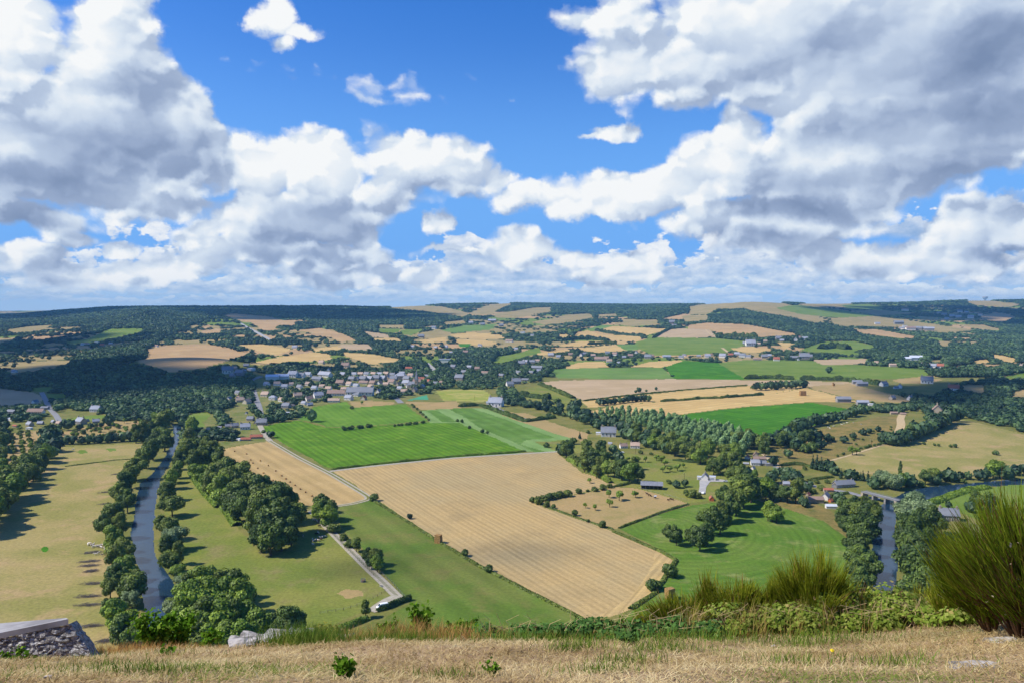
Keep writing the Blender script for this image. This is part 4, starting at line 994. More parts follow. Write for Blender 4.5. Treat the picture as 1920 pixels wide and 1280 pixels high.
# orchard pasture
trees_at([(1146,865,12),(1177,864,9),(1196,866,12),(1210,866,12),(1231,863,12),(1240,866,13),(1246,873,12),(1243,885,13),(1256,884,11),(1270,882,13),(1281,876,9),(1329,882,14),(1183,874,14),(1106,905,10)], ['apple'], 'fruit trees of the orchard pasture', 'in the orchard pasture near the open barn')
trees_at([(1100,852,34),(1104,872,44),(1112,884,48),(1096,884,34),(1126,886,38),(1135,868,32,'dark'),(1128,852,34,'dark'),(1150,850,36,'dark'),(1160,868,28),(1140,893,34),(1152,895,36),(1166,900,44),(1180,905,46,'fresh'),(1196,904,44),(1172,888,34),(1190,880,30),(1118,896,30),(1062,858,40,'dark'),(1052,852,26,'dark'),(1074,862,16,'bush'),(1084,872,20,'bush'),(1096,880,20)], MIX, 'trees between stubble and orchard pasture', 'in the tree belt between stubble and orchard pasture')
trees_at([(1213,905,14),(1232,904,24),(1240,906,16),(1268,914,16),(1284,912,15),(1254,906,10,'bush'),(1288,930,18,'bush'),(1300,932,22,'bush'),(1310,934,14,'bush'),(1200,850,10,'bush'),(1220,852,7,'bush'),(1225,842,14),(1212,838,16)], ['oak', 'dark'], 'trees round the open barn', 'near the open barn')
# green lawn and crop edges
trees_at([(1025,838,11),(1075,832,14),(1087,822,14,'conifer'),(1103,812,9),(880,803,8),(905,811,9),(914,813,7),(866,792,8),(858,790,7),(1045,760,16),(1078,785,10),(1092,786,9),(1058,780,9),(1025,785,9),(1030,780,10)], ['darkbush'], 'bushes along the crop strips', 'beside the blue green crop strips')
trees_at([(584,790,28,'dark'),(508,820,14,'dark'),(495,811,8,'bush'),(660,766,8,'bush'),(678,758,7,'apple')], ['dark'], 'single trees beside the maize', 'standing alone at the maize edge')
trees_line([(642,807),(700,800)], 7, 9, ['darkbush'], 'bushes between the two green crops', 'in the broken hedge between the two green crops')
trees_line([(736,800),(746,798),(772,796),(800,792)], 9, 7, ['darkbush'], 'bushes between the two green crops', 'in the broken hedge between the two green crops')
trees_line([(770,758),(790,775),(806,790)], 7, 6, ['bush'], 'bushes along the pale margin', 'on the edge between crop and pale margin')
# hamlet, right slope
trees_at([(1492,845,30,'dark'),(1504,838,32,'dark'),(1516,832,32,'dark'),(1530,830,30,'dark'),(1510,848,24,'darkbush'),(1524,846,26,'darkbush'),(1538,842,24),(1552,828,18),(1560,826,12,'bush'),(1582,830,14),(1600,822,12),(1618,815,12),(1630,812,10),(1646,808,10),(1478,858,20,'dark'),(1480,832,10)], ['dark', 'oak'], 'trees on the dry bushy slope', 'on the dry slope above the hamlet')
trees_fill([(1560,835),(1600,815),(1660,798),(1680,800),(1660,822),(1600,838)], 11, (1.5, 3.5), ['bush', 'darkbush'], 'low bushes dotted on the slope', 'low on the dry slope below the pale track', keep=0.55)
trees_line([(1610,842),(1640,836),(1668,830)], 9, 6, ['darkbush'], 'bushes along the meadow path', 'in the bush row along the meadow path')
trees_at([(1598,852,16,'apple'),(1606,852,14,'apple'),(1582,852,6),(1570,855,5),(1733,833,6),(1752,835,5),(1760,836,5),(1782,838,6),(1790,838,7),(1868,852,10)], ['darkbush'], 'single bushes in the hay meadow', 'in the hay meadow by the right bend')
trees_at([(1688,896,34,'poplar')], ['poplar'], 'tall poplar by the hay meadow', 'rising above the garden trees by the hay meadow')
trees_at([(1524,878,28,'conifer'),(1532,880,30,'conifer'),(1540,882,28,'conifer'),(1548,880,22),(1556,884,24),(1564,890,20),(1508,880,8,'bush')], ['oak'], 'trees beside the hamlet garden', 'beside the hamlet garden and hay meadow')
trees_line([(1575,896),(1610,900),(1650,905),(1672,908)], 12, 20, ['dark', 'conifer'], 'trees behind the slate roofed house', 'in the dark row behind the slate roofed house')
trees_at([(1490,902,26),(1476,895,24,'tall'),(1465,890,18,'copper'),(1500,908,18,'bush'),(1486,930,30),(1500,926,28),(1512,922,20),(1520,912,12),(1540,918,12,'bush'),(1530,905,10,'bush'),(1550,905,9,'bush'),(1516,938,22,'fresh'),(1508,950,14,'fresh'),(1570,940,22,'dark'),(1578,952,26,'dark'),(1562,934,12,'bush'),(1525,925,12,'bush'),(1470,905,16),(1455,895,22,'fresh'),(1448,905,28)], MIX, 'garden trees of the hamlet', 'among the hamlet houses')
g = 'trees of the belt above the mown meadow'
trees_at([(1268,1022,44,'dark'),(1256,1014,36,'dark'),(1312,1032,56,'dark'),(1298,1022,44,'dark'),(1326,1022,50,'dark'),(1334,1002,62,'dark'),(1350,1002,52,'dark'),(1322,990,44,'dark'),(1352,980,52),(1368,978,56),(1380,966,58),(1362,952,48),(1394,952,60),(1408,942,58),(1384,935,50),(1420,930,50),(1400,918,44),(1412,905,40,'fresh'),(1426,912,40)], ['dark', 'dark', 'oak'], g, 'in the dark tree belt above the mown meadow')
trees_at([(1436,935,48),(1450,938,46),(1464,940,44,'dark'),(1476,942,42,'dark'),(1492,944,46),(1506,948,44),(1448,978,44,'fresh'),(1440,976,34,'fresh'),(1456,980,34,'fresh'),(1432,912,36),(1444,918,36),(1458,922,34)], MIX, g, 'in the leafy belt below the hamlet')
g = 'trees round the stone houses'
trees_at([(1338,890,40),(1350,886,36),(1362,880,40),(1374,884,44),(1384,890,44),(1396,895,36),(1372,900,34),(1390,906,38),(1404,896,30),(1434,856,36),(1442,868,32),(1450,872,20),(1426,846,34),(1414,840,34),(1402,835,34),(1384,840,36),(1366,838,36),(1378,862,36),(1362,860,36),(1392,850,30)], MIX, g, 'near the cluster of stone houses')
# poplar plantation
for r_, (a, b) in enumerate((((1105,786),(1400,862)), ((1118,780),(1405,852)), ((1130,777),(1410,844)), ((1142,776),(1395,834)), ((1160,776),(1370,826)))):
    trees_line([a, b], 17, (24, 40), ['plantation'], 'poplars of the plantation', 'in planted poplar row %s before the vivid green field' % ORD[r_+1], jit=0.12, wide=0.95)
trees_line([(1000,765),(1050,778),(1100,795),(1150,815),(1210,835),(1270,856),(1320,872)], 22, (17, 36), MIX, 'hedge trees in front of the poplars', 'in the hedge wood in front of the poplars')
trees_line([(1010,758),(1060,770),(1100,786),(1160,806),(1230,830),(1290,850),(1335,862)], 20, (17, 38), MIX, 'hedge trees in front of the poplars', 'in the hedge wood in front of the poplars')
trees_line([(1190,795),(1240,800),(1290,806),(1330,815),(1380,826),(1420,828),(1445,822)], 15, (10, 18), ['dark', 'bush'], 'hedge trees behind the poplars', 'in the hedge along the vivid green field')
trees_line([(1420,846),(1450,832),(1480,822),(1500,808),(1520,800),(1545,795),(1580,788),(1610,776),(1640,770)], 22, (30, 22), MIX, 'trees along the vivid green field', 'in the tree line right of the vivid green field')
trees_line([(1460,842),(1480,826)], 4, 30, MIX, 'trees along the vivid green field', 'in the tree line right of the vivid green field')
# right river
g = 'trees along the right hand river'
trees_at([(1578,985,44,'dark'),(1594,980,48,'dark'),(1610,985,50),(1626,988,52,'dark'),(1588,1005,40,'dark'),(1604,1015,56,'dark'),(1622,1018,60,'dark'),(1638,990,46),(1582,960,32,'dark'),(1602,962,36,'dark'),(1620,960,34),(1636,970,36),(1598,1040,46,'dark'),(1614,1045,56,'dark'),(1610,1075,60,'dark'),(1626,1088,56,'dark'),(1600,1092,50,'dark'),(1618,1120,60,'dark'),(1634,1060,30,'dark')], ['dark', 'oak'], g, 'on the near bank of the right hand river')
trees_at([(1699,980,44,'willow'),(1715,960,46,'willow'),(1727,978,50,'willow'),(1711,995,46,'willow'),(1697,1012,54,'dark'),(1712,1025,60,'dark'),(1729,1010,60,'dark'),(1745,1005,56,'tall'),(1702,1045,60,'dark'),(1719,1060,66,'dark'),(1735,1045,60,'dark'),(1709,1090,72,'dark'),(1729,1095,72,'dark'),(1749,1090,66,'dark'),(1719,1130,72,'dark'),(1743,1135,72,'dark'),(1763,1120,60,'dark'),(1769,1090,44,'dark'),(1777,1060,40,'dark'),(1765,1040,36,'dark'),(1775,1030,36,'dark'),(1697,1150,60,'dark'),(1765,1000,30),(1783,1148,50,'dark')], ['dark'], g, 'on the far bank of the right hand river')
trees_at([(1650,912,36,'willow'),(1664,915,36,'willow'),(1678,918,36,'willow'),(1640,916,24),(1690,915,30),(1702,912,28,'dark'),(1714,914,26,'conifer'),(1735,908,30),(1748,905,34),(1756,908,22,'dark'),(1775,902,26,'dark'),(1782,903,24,'dark'),(1800,898,14),(1815,898,14,'dark'),(1835,900,22,'dark'),(1848,898,22,'dark'),(1862,896,34,'fresh'),(1874,896,32,'fresh'),(1888,898,26,'dark'),(1905,890,20),(1920,888,20),(1945,888,24),(1725,912,14,'bush'),(1792,903,10,'bush'),(1806,905,10,'bush')], MIX, g, 'on the bank between hay meadow and right hand river')
trees_at([(1778,952,12),(1830,955,34),(1850,960,40),(1820,960,24)], ['dark'], 'trees in the riverside meadow', 'in the green riverside meadow')
# tree rows on the tan plain
trees_at([(1412,729,10,'darkbush'),(1418,731,18),(1427,731,18),(1436,730,17),(1446,730,19),(1456,730,18),(1464,728,16),(1474,728,16),(1484,728,18),(1492,727,17),(1500,726,18),(1507,726,17)], ['dark'], 'row of round trees on the tan plain', 'in the short row on the tan plain')
trees_at([(1554,699,13,'oak'),(1198,735,11),(1230,731,7),(1192,736,6),(1212,734,5),(1083,766,24,'tall'),(1074,762,14)], ['dark'], 'single trees on the plain', 'standing on the open plain')
trees_line([(1120,760),(1150,757),(1190,752),(1220,752)], 13, 14, ['dark', 'oak'], 'copse at the edge of the golden stubble', 'in the copse at the edge of the golden stubble')
trees_line([(1652,830),(1680,835),(1700,830),(1720,820),(1745,810),(1775,795),(1800,788)], 24, (26, 30), MIX, 'wood beside the pale track', 'in the wood beside the pale track')
trees_fill([(1690,835),(1710,808),(1740,790),(1790,772),(1800,785),(1760,800),(1720,822)], 14, (9, 14), MIX, 'wood beside the pale track', 'in the wood beside the pale track', keep=0.6)
# ------------------------------------------------------------------ where the houses stand
HOUSES = []   # (u, v, width px, kind, wall, roof, rz or None, region)
def hs(region, txt):
    wl = {'w': 'wall_white', 'c': 'wall_cream', 's': 'wall_stone', 'g': 'wall_grey', 'b': 'brick'}
    rl = {'S': 'roof_slate', 'L': 'roof_slate_light', 'B': 'roof_brown', 'R': 'roof_red', 'T': 'roof_tan', 'M': 'roof_metal'}
    kl = {'h': 'house', 'l': 'long', 'f': 'flat', 'b': 'barn', 'c': 'cottage', 'i': 'hip'}
    for it in txt.split():
        p = it.split(',')
        st = p[3]
        HOUSES.append((float(p[0]), float(p[1]), float(p[2]), kl[st[0]], wl[st[1]], rl[st[2]], float(p[4]) if len(p) > 4 else None, region))
hs('in the upper village', '511,711,21,bwM,8 530,710,21,bwM,8 550,706,16,hwL 565,707,13,hwS 577,705,13,cwL 595,713,22,lgS 610,706,28,lwL 617,695,9,cwS,80 648,689,14,hcB 643,704,11,csL 638,721,14,hsB')
hs('in the village main street', '660,713,12,hsS 670,713,11,hsL,80 681,713,13,hsS 693,713,13,hsL 705,712,14,hsS 717,712,13,hgL 728,711,12,hsS,75 738,713,13,hgS 751,711,20,isL 763,713,13,hsS 790,713,11,csR 712,720,11,cwB,70 682,719,17,lcB 699,720,12,csB 735,719,13,hcB 747,723,12,csB,70 762,721,14,hwL 782,719,14,hsB 724,722,10,csT')
hs('behind the village main street', '664,704,10,hwL 676,703,10,csT 688,704,11,hwS 700,703,10,cwT 712,704,10,hwL 724,703,10,hsT 736,705,10,hwS 754,702,10,cwL 770,706,10,hwT 655,722,11,hwT 668,725,11,cwL 695,727,10,hwT 750,730,10,hwL 758,736,11,hwT')
hs('in the gardens of the lower village', '520,722,11,hwT 534,727,11,hwL 548,722,10,cwT 562,728,11,hwS 578,722,10,hwT 590,730,11,hwL 604,726,10,cwT 616,731,11,hwT 528,752,11,hwT 570,758,10,hwL 645,731,10,cwT 500,722,10,hwL')
hs('in the lower village', '631,741,30,lwB,-4 626,753,20,lwT,-3 676,741,45,lwS,-4 654,749,14,hwL 668,742,12,cwS 682,749,12,hcR,80 710,736,12,cwS,75 597,745,16,hwL,30 558,744,14,ccT,30 580,751,13,hwB,40 581,760,10,cgL,40 498,743,14,hcT,-20 512,749,13,iwL 537,764,14,hgS,-20 540,776,11,fwM 777,734,14,csT,75 768,727,12,hwS,20 792,727,12,csL,80 802,716,9,cwR 817,720,9,csS')
hs('by the main road', '546,762,14,lcT,62 540,757,11,lcT,62 430,749,10,cwS,80 446,738,10,cwS 450,753,13,hcT,25 463,756,13,hcT,70 449,746,8,ccB 470,788,12,hsS 480,794,8,hsS,85 491,796,17,hsS,5 462,775,6,cwT,85 460,804,16,hwL,15 440,801,12,hsS,30 428,801,10,hsS,20 389,807,8,csS,70 449,825,9,fwM 461,825,16,lgR,4 481,821,20,lsR,10 412,803,8,csS')
hs('on the rise west of the village', '427,699,18,hwS,20 462,687,9,cgS 471,694,12,fwM 450,703,15,hgS 440,692,9,csT 458,697,8,cgL 553,653,9,cwL 603,682,10,hcT 436,706,10,cgS')
hs('among the trees beyond the church', '768,692,14,lwR 834,680,20,fwL 910,700,14,lwB 862,712,16,hsS 828,718,8,csB 956,723,13,hwS,20 836,652,8,cwL 817,653,7,csL 873,662,9,csB 846,662,6,cwL 773,652,8,cwL 900,649,7,cwS 850,690,10,hgS 880,690,9,cgL 895,693,9,hsB 940,706,10,csS 870,700,10,hgS 800,707,9,cwS')
hs('in the far central valley', '790,633,10,cgS 813,617,9,cwS 883,607,8,cwL 923,603,14,lgL 955,641,14,lwB 967,656,8,cwL 980,625,8,fwM 998,630,6,cwS 1260,607,10,hgS 1264,613,8,cwS 940,612,8,cgS 905,610,8,csS')
hs('in the manor group by the stubble plain', '978,684,12,hsS 985,681,10,hsL 998,681,10,hsS 1007,692,20,lsS 1009,697,9,cwL 968,719,16,hsS,10 985,713,13,lgS 1008,678,8,cwT 996,700,9,csS 972,700,9,cwS')
hs('in the hamlet above the green band', '1033,668,10,hsL 1047,670,8,cwL 1070,666,8,csB 1090,667,9,cwS,70 1097,665,8,csS 1127,676,22,lsB 1137,673,9,csB 1142,679,10,cwT 1153,666,9,hwB 1139,663,8,cwS 1160,681,6,cwL 1182,669,9,hsB 1193,662,8,cwS,70 1215,672,12,hsS 1222,669,8,csB 1250,670,14,lwL 1277,671,8,cwS 1112,668,8,csT 1170,671,7,csL')
hs('in the roadside hamlet on the plain', '1327,670,10,hwL 1335,667,8,csR,80 1355,670,11,hwL 1283,667,6,cwS 1370,667,8,csR 1382,666,9,hgL 1392,669,10,hwS 1403,670,8,cwS 1420,675,14,lsB 1433,671,10,hsS 1441,669,9,csL 1456,676,10,hwR 1490,672,14,lsS 1497,675,5,cwL,80 1508,673,16,hsS 1518,670,9,csS 1310,669,7,csL')
hs('on the slope above the plain', '1407,648,16,hwL 1398,646,9,cgL 1423,646,6,csT 1460,637,10,hsS 1492,639,9,cwS,75 1509,637,9,cwL 1435,641,6,csT 1500,634,10,lwB 1466,640,7,csL')
hs('at the far farm on the right', '1645,608,8,bwL 1685,608,14,bgS 1696,613,7,fwM 1693,618,10,bwS 1707,619,14,bwB 1720,619,14,bgS 1742,620,14,bgL 1697,583,10,bwB 1731,618,8,cgL')
hs('in the shaded hamlet on the right hillside', '1820,597,8,cwL 1797,597,8,csL 1785,595,7,csL 1800,586,7,cwS 1812,588,6,csL 1770,592,7,csS 1838,592,6,cwT 1775,600,6,csL 1760,588,5,cwS')
hs('by the factory beyond the green field', '1683,672,9,fwM 1700,675,13,bwM 1717,675,18,bwM 1724,680,7,fwM 1645,681,9,bcT 1675,687,12,bcT 1749,689,10,hwL 1763,689,10,hwR 1733,685,8,csL 1793,673,6,cwL')
hs('near the riverside woods on the right', '1657,723,12,hwS,25 1687,727,10,hwL,60 1738,718,17,hwS 1788,732,15,hwR 1673,748,10,hsS,30 1707,749,11,hwS,40 1917,687,7,csT 1680,728,7,cwS')
hs('at the barns of the plain', '1607,719,15,bgS,-8 1616,723,17,bgS,-8 1581,753,22,bgS,-5 1617,758,18,bgL,-5 1634,760,10,fwM 1676,776,11,bsB 1693,777,9,bsB')
hs('in the group of old stone houses', '1401,859,10,hwR,60 1417,856,13,hsB,70 1424,862,20,lsB,-5 1416,871,15,hwL,-8 1430,871,12,hsS,-10 1442,872,12,fgL,-10 1412,879,9,cwS,50 1399,870,9,bgL,-20 1436,893,6,csB,60')
hs('in the hamlet by the bridge', '1463,906,6,cgL,70 1474,909,11,hgL,-10 1582,912,34,lsS,14 1565,913,12,hgS,60 1553,921,15,bsR,-6 1515,929,10,csR,50 1529,941,24,bsB,-6 1548,935,17,hwS,55 1559,940,10,cbR,30 1558,952,17,bwM,-5')
hs('by the orchard pasture', '1141,817,26,hwS,-8 1124,814,12,fwM,-8 1169,839,13,hwB,10 1191,839,16,hwT,-12 1322,898,17,hwS,72 1334,937,13,cbR,80 1144,832,7,cwL')
hs('beside the village road paddock', '930,761,25,hwL,-18 918,757,12,fwM')
hs('on the wooded rise by the pale track', '1757,774,20,hsB,62')
hs('across the left river', '66,755,9,cwS,80 68,775,24,lwB,-3 22,775,15,bgS 84,767,12,bgS 23,788,12,fwM 56,798,11,hsL 76,795,9,cgL 29,800,9,bsR 55,804,8,fwM 152,794,16,hsL 163,790,7,csS,80 180,792,10,hsL,30 180,771,15,hwL 97,753,6,csL 100,792,8,csL 110,795,9,csT')
hs('in the far left hamlet', '163,646,10,lwB 182,643,6,fwM 192,649,7,csR 293,650,10,lwB 27,698,8,cwL 155,647,6,cwL 208,646,6,csL')
hs('in the riverside meadow', '1778,973,27,hsS,-14')
HOUSE_PX = [(h[0], h[1], h[2]) for h in HOUSES] + [(1222, 914, 38), (1313, 898, 9), (1336, 899, 11)]
# no tree may stand square in front of a house the photograph shows
def proj(x, y, z):
    dz = z - H; c = y*CP - dz*SP; up = y*SP + dz*CP
    return 960 + FPX*x/c, 640 - FPX*up/c
_kept = []
for t in TREES:
    u, v = proj(t[1], t[2], t[3]); hp = t[4]*FPX/math.hypot(t[2], H); h = t[4]; ok_ = True
    for hu, hv, hw in HOUSE_PX:
        if v > hv + 1 and abs(u - hu) < hw*.42 + hp*.30 and v - hp < hv - hw*.25:
            allow = (v - hv + hw*.12)/hp
            if allow < .34: ok_ = False; break
            h = min(h, t[4]*allow)
        elif v <= hv + 1 and abs(u - hu) < hw*.5 and 0 <= hv - v < hw*.35: ok_ = False; break
    if ok_: _kept.append(t[:4] + (h,) + t[5:])
TREES = _kept
# nearest trees become things of their own; the many others become woodland
TREES.sort(key=lambda t: math.hypot(t[1], t[2]) / max(t[4], 3.0)**0.8)
def family(k): return CATN.get(k, ('broadleaf_tree', 'tree'))[0]
MAXN = {'broadleaf_tree': 290, 'bush': 200, 'fruit_tree': 170, 'poplar_tree': 110}
cnt = {}; THINGS = []; REST = []
for t in TREES:
    f = family(t[0]); cnt[f] = cnt.get(f, 0) + 1
    (THINGS if cnt[f] <= MAXN.get(f, 60) else REST).append(t)
WHO = {}
for t in THINGS: WHO.setdefault((t[0], t[7]), []).append(t)
for (k, anchor), L in WHO.items():
    L.sort(key=lambda t: t[2])
    nm, cat = CATN.get(k, ('broadleaf_tree', 'tree'))
    noun = {'bush': 'bush', 'fruit_tree': 'fruit tree', 'poplar_tree': 'poplar', 'willow_tree': 'willow', 'conifer_tree': 'conifer'}.get(nm, 'tree')
    for i, (kk, x, y, z, h, wf, grp, an) in enumerate(L):
        cm, tm = KINDS[k][rnd.randrange(len(KINDS[k]))]
        which = '' if len(L) == 1 else (ordinal(i+1) + ' nearest ' if i else 'nearest ')
        lab = f'{which}{LOOK[k]} {noun} {anchor}'
        if len(lab.split()) > 16: lab = ' '.join(lab.split()[:16])
        rz = rnd.uniform(0, 6.28)
        root = empty(nm, (x, y, z), rz)
        tag(root, lab, cat, grp)
        s = (h*wf, h*wf, h)
        if k in ('bush', 'darkbush'): s = (h*wf*1.05, h*wf*1.05, h)
        link('crown', cm, root).scale = s
        link('trunk', tm, root).scale = s
print('trees', len(THINGS), 'rest', len(REST), cnt)

# ---- far woods: every bit of far ground that is neither field nor village grows trees
NEARF = np.zeros(CX.shape, bool)
FAR_V, FAR_F, FAR_T = {}, {}, {}
def low_crowns(n=7):
    out = []
    for i in range(n):
        rng = np.random.default_rng(900 + i)
        iv, if_ = ICO1
        v = iv * np.array([0.50, 0.50, 0.46]) * (1 + rng.uniform(-0.22, 0.22, (len(iv), 1))) + np.array([0, 0, 0.5])
        d = rng.normal(0, 1, (46, 3)); d[:, 2] = np.abs(d[:, 2])*0.9 - 0.15; d /= np.linalg.norm(d, axis=1)[:, None]
        c = d*np.array([0.52, 0.52, 0.48])*rng.uniform(0.85, 1.12, (46, 1)) + np.array([0, 0, 0.5])
        lv, lf, _ = leaves(c, d, 0.26, rng, np.zeros(46), jit=0.4)
        out.append((np.concatenate([v, lv]), if_, lf + len(v)))
    return out
LOWC = low_crowns()
def woods(name, label, xs, ys, hs, wf=1.0, mat='leaf_far', lift=0.0, tint=None, group=None):
    if not len(xs): return
    wf = np.broadcast_to(np.asarray(wf, float), xs.shape)
    zs = height(xs, ys); V = []; F3 = []; F4 = []; T = []; off = 0
    rot = NPR.uniform(0, 6.28, len(xs)); pick = NPR.integers(0, len(LOWC), len(xs))
    tn = np.clip(NPR.normal(0.45, 0.22, len(xs)) + 0.9*fbm(xs/150., ys/150., 3), 0, 1) if tint is None else tint
    for p in range(len(LOWC)):
        m = pick == p
        if not m.any(): continue
        v, f3, f4 = LOWC[p]; n = m.sum()
        c, s = np.cos(rot[m])[:, None], np.sin(rot[m])[:, None]
        w = (hs[m]*wf[m]*NPR.uniform(0.85, 1.2, n))[:, None]
        X = (v[None, :, 0]*c - v[None, :, 1]*s)*w + xs[m][:, None]
        Y = (v[None, :, 0]*s + v[None, :, 1]*c)*w + ys[m][:, None]
        Z = v[None, :, 2]*hs[m][:, None] + zs[m][:, None] - 0.06*hs[m][:, None]
        o = off + np.arange(n)[:, None, None]*len(v)
        V.append(np.stack([X, Y, Z], 2).reshape(-1, 3)); F3.append((f3[None] + o).reshape(-1, 3)); F4.append((f4[None] + o).reshape(-1, 4))
        T.append(np.repeat(tn[m], len(v))); off += n*len(v)
    me = np_mesh(name, np.concatenate(V), [np.concatenate(F3), np.concatenate(F4)], [M[mat]], attrs={'tint': np.concatenate(T)})
    o = link(name, me)
    return tag(o, label, 'woodland', group, 'stuff')

# candidate spots: spacing grows with distance
def spots():
    xs, ys, sp = [], [], []
    y = 800.0
    while y < 9500:
        s = max(8.5, 0.0043*y)
        x = np.arange(-1.15*y, 1.15*y, s)
        x = x + NPR.uniform(-.42, .42, len(x))*s
        xs.append(x); ys.append(np.full(len(x), y) + NPR.uniform(-.42, .42, len(x))*s); sp.append(np.full(len(x), s))
        y += s*1.0
    return np.concatenate(xs), np.concatenate(ys), np.concatenate(sp)
sx, sy, ssp = spots()
free = np.ones(len(sx), bool)
edge = np.zeros(len(sx), bool)
def shrink(P, d):
    c = P.mean(0); return P
for i, (nm, lb, mt, pts, ct) in enumerate(F):
    m = inpoly(sx, sy, FIELD_POLY[i])
    if nm == 'garden': continue
    free &= ~m
def along(P, closed=True):
    Q = np.vstack([P, P[:1]]); out = []
    for a, b in zip(Q[:-1], Q[1:]):
        L = np.linalg.norm(b-a); n = max(1, int(L/9.0)); t = np.arange(n)/n
        out.append(a + (b-a)*t[:, None])
    return np.concatenate(out)
OPEN = []   # outlines (photo points) that stay thinly wooded
VILL = G(densify([(440,745),(470,690),(520,686),(600,690),(800,694),(1000,668),(1050,680),(1010,715),(940,725),(880,735),(820,735),(760,748),(660,748),(588,758),(560,785),(500,800),(480,780)], 4))[:, :2]
vil = inpoly(sx, sy, VILL)
OPENP = [G(densify(p, 3))[:, :2] for p in (
  [(0,672),(60,668),(150,672),(130,690),(60,705),(0,705)], [(150,655),(240,640),(320,650),(260,665),(180,668)],
  [(860,600),(1000,590),(1060,600),(1040,640),(960,650),(880,640)], [(1280,600),(1330,595),(1320,640),(1280,645)], [(1560,580),(1830,585),(1850,625),(1560,620)],
  [(1340,640),(1530,640),(1620,690),(1350,680)], [(1450,575),(1700,570),(1700,600),(1500,600)], [(1100,650),(1300,660),(1300,690),(1060,690)], [(1640,690),(1800,690),(1850,770),(1700,760),(1640,740)])]
opn = np.zeros(len(sx), bool)
for P in OPENP: opn |= inpoly(sx, sy, P)
dens = 0.55 + 1.3*fbm(sx/260., sy/260., 4)
forest = [G(densify(p, 3))[:, :2] for p in (
  [(-100,585),(100,580),(210,574),(640,571),(735,575),(740,620),(640,620),(560,598),(500,592),(430,588),(350,615),(200,612),(60,612),(-100,625)],
  [(640,585),(740,578),(870,592),(880,606),(760,615),(640,610)], [(170,618),(265,577),(360,610),(300,640),(200,640)], [(40,720),(180,660),(300,640),(250,680),(300,700),(360,745),(320,770),(140,760)],
  [(260,700),(420,690),(470,720),(460,770),(360,770),(250,740)], [(1325,600),(1400,575),(1500,600),(1700,640),(1800,650),(1900,655),(1920,670),(1760,690),(1600,660),(1460,620)],
  [(960,570),(1280,570),(1290,598),(1100,590),(960,590)], [(1180,590),(1300,575),(1290,610),(1200,608)], [(1820,620),(1990,560),(1990,680),(1900,680)], [(700,680),(1000,690),(1010,720),(860,725),(740,690)],
  [(860,720),(960,712),(1010,735),(1040,755),(1000,765),(930,748)], [(1740,700),(1990,690),(1990,800),(1810,790),(1800,730)], [(1600,640),(1720,636),(1740,665),(1620,672)])]
thick = np.zeros(len(sx), bool)
for P in forest: thick |= inpoly(sx, sy, P)
prob = np.clip(0.30 + 0.9*dens, 0.25, 0.95)
prob = np.where(opn, prob*0.35, prob); prob = np.where(thick, 0.97, prob); prob = np.where(vil, 0.52, prob)
_sp, _sb = plots(sx, sy); OPENPLOT = (plot_kind(_sp) <= .62) & (_sb > np.maximum(9, ssp*0.75)) & ~thick & ~vil & (sy > 1500)
prob = np.where(OPENPLOT, 0.05, prob)
MID = [G(densify(p, 3))[:, :2] for p in (
  [(-80,690),(470,690),(470,745),(420,770),(330,790),(300,800),(262,790),(210,788),(160,772),(120,765),(100,780),(60,790),(-80,800)],
  [(330,800),(350,775),(400,770),(430,790),(400,845),(360,860),(340,850),(336,820)],
  [(410,800),(440,815),(445,836),(405,845)],
  [(940,725),(1000,750),(1100,785),(1100,775),(1090,768),(1040,770),(990,765),(930,755)],
  [(1730,760),(1800,720),(1990,700),(1990,830),(1900,805),(1800,780),(1740,790)], [(1600,760),(1640,740),(1740,745),(1730,765),(1690,775),(1640,775)])]
mid = np.zeros(len(sx), bool)
for P in MID: mid |= inpoly(sx, sy, P)
prob = np.where((sy < 1500) & ~vil, np.where(mid, 0.9, 0.0), prob)
ROADP = [G(densify(p, 3))[:, :2] for p in ([(476,702),(500,698),(505,784),(486,784),(476,740)], [(440,600),(452,600),(520,640),(500,645)], [(60,730),(85,730),(118,795),(96,795)], [(790,678),(806,676),(824,698),(806,700)])]
for P in ROADP: prob = np.where(inpoly(sx, sy, P), 0, prob)
HOUSE_CLEAR = []
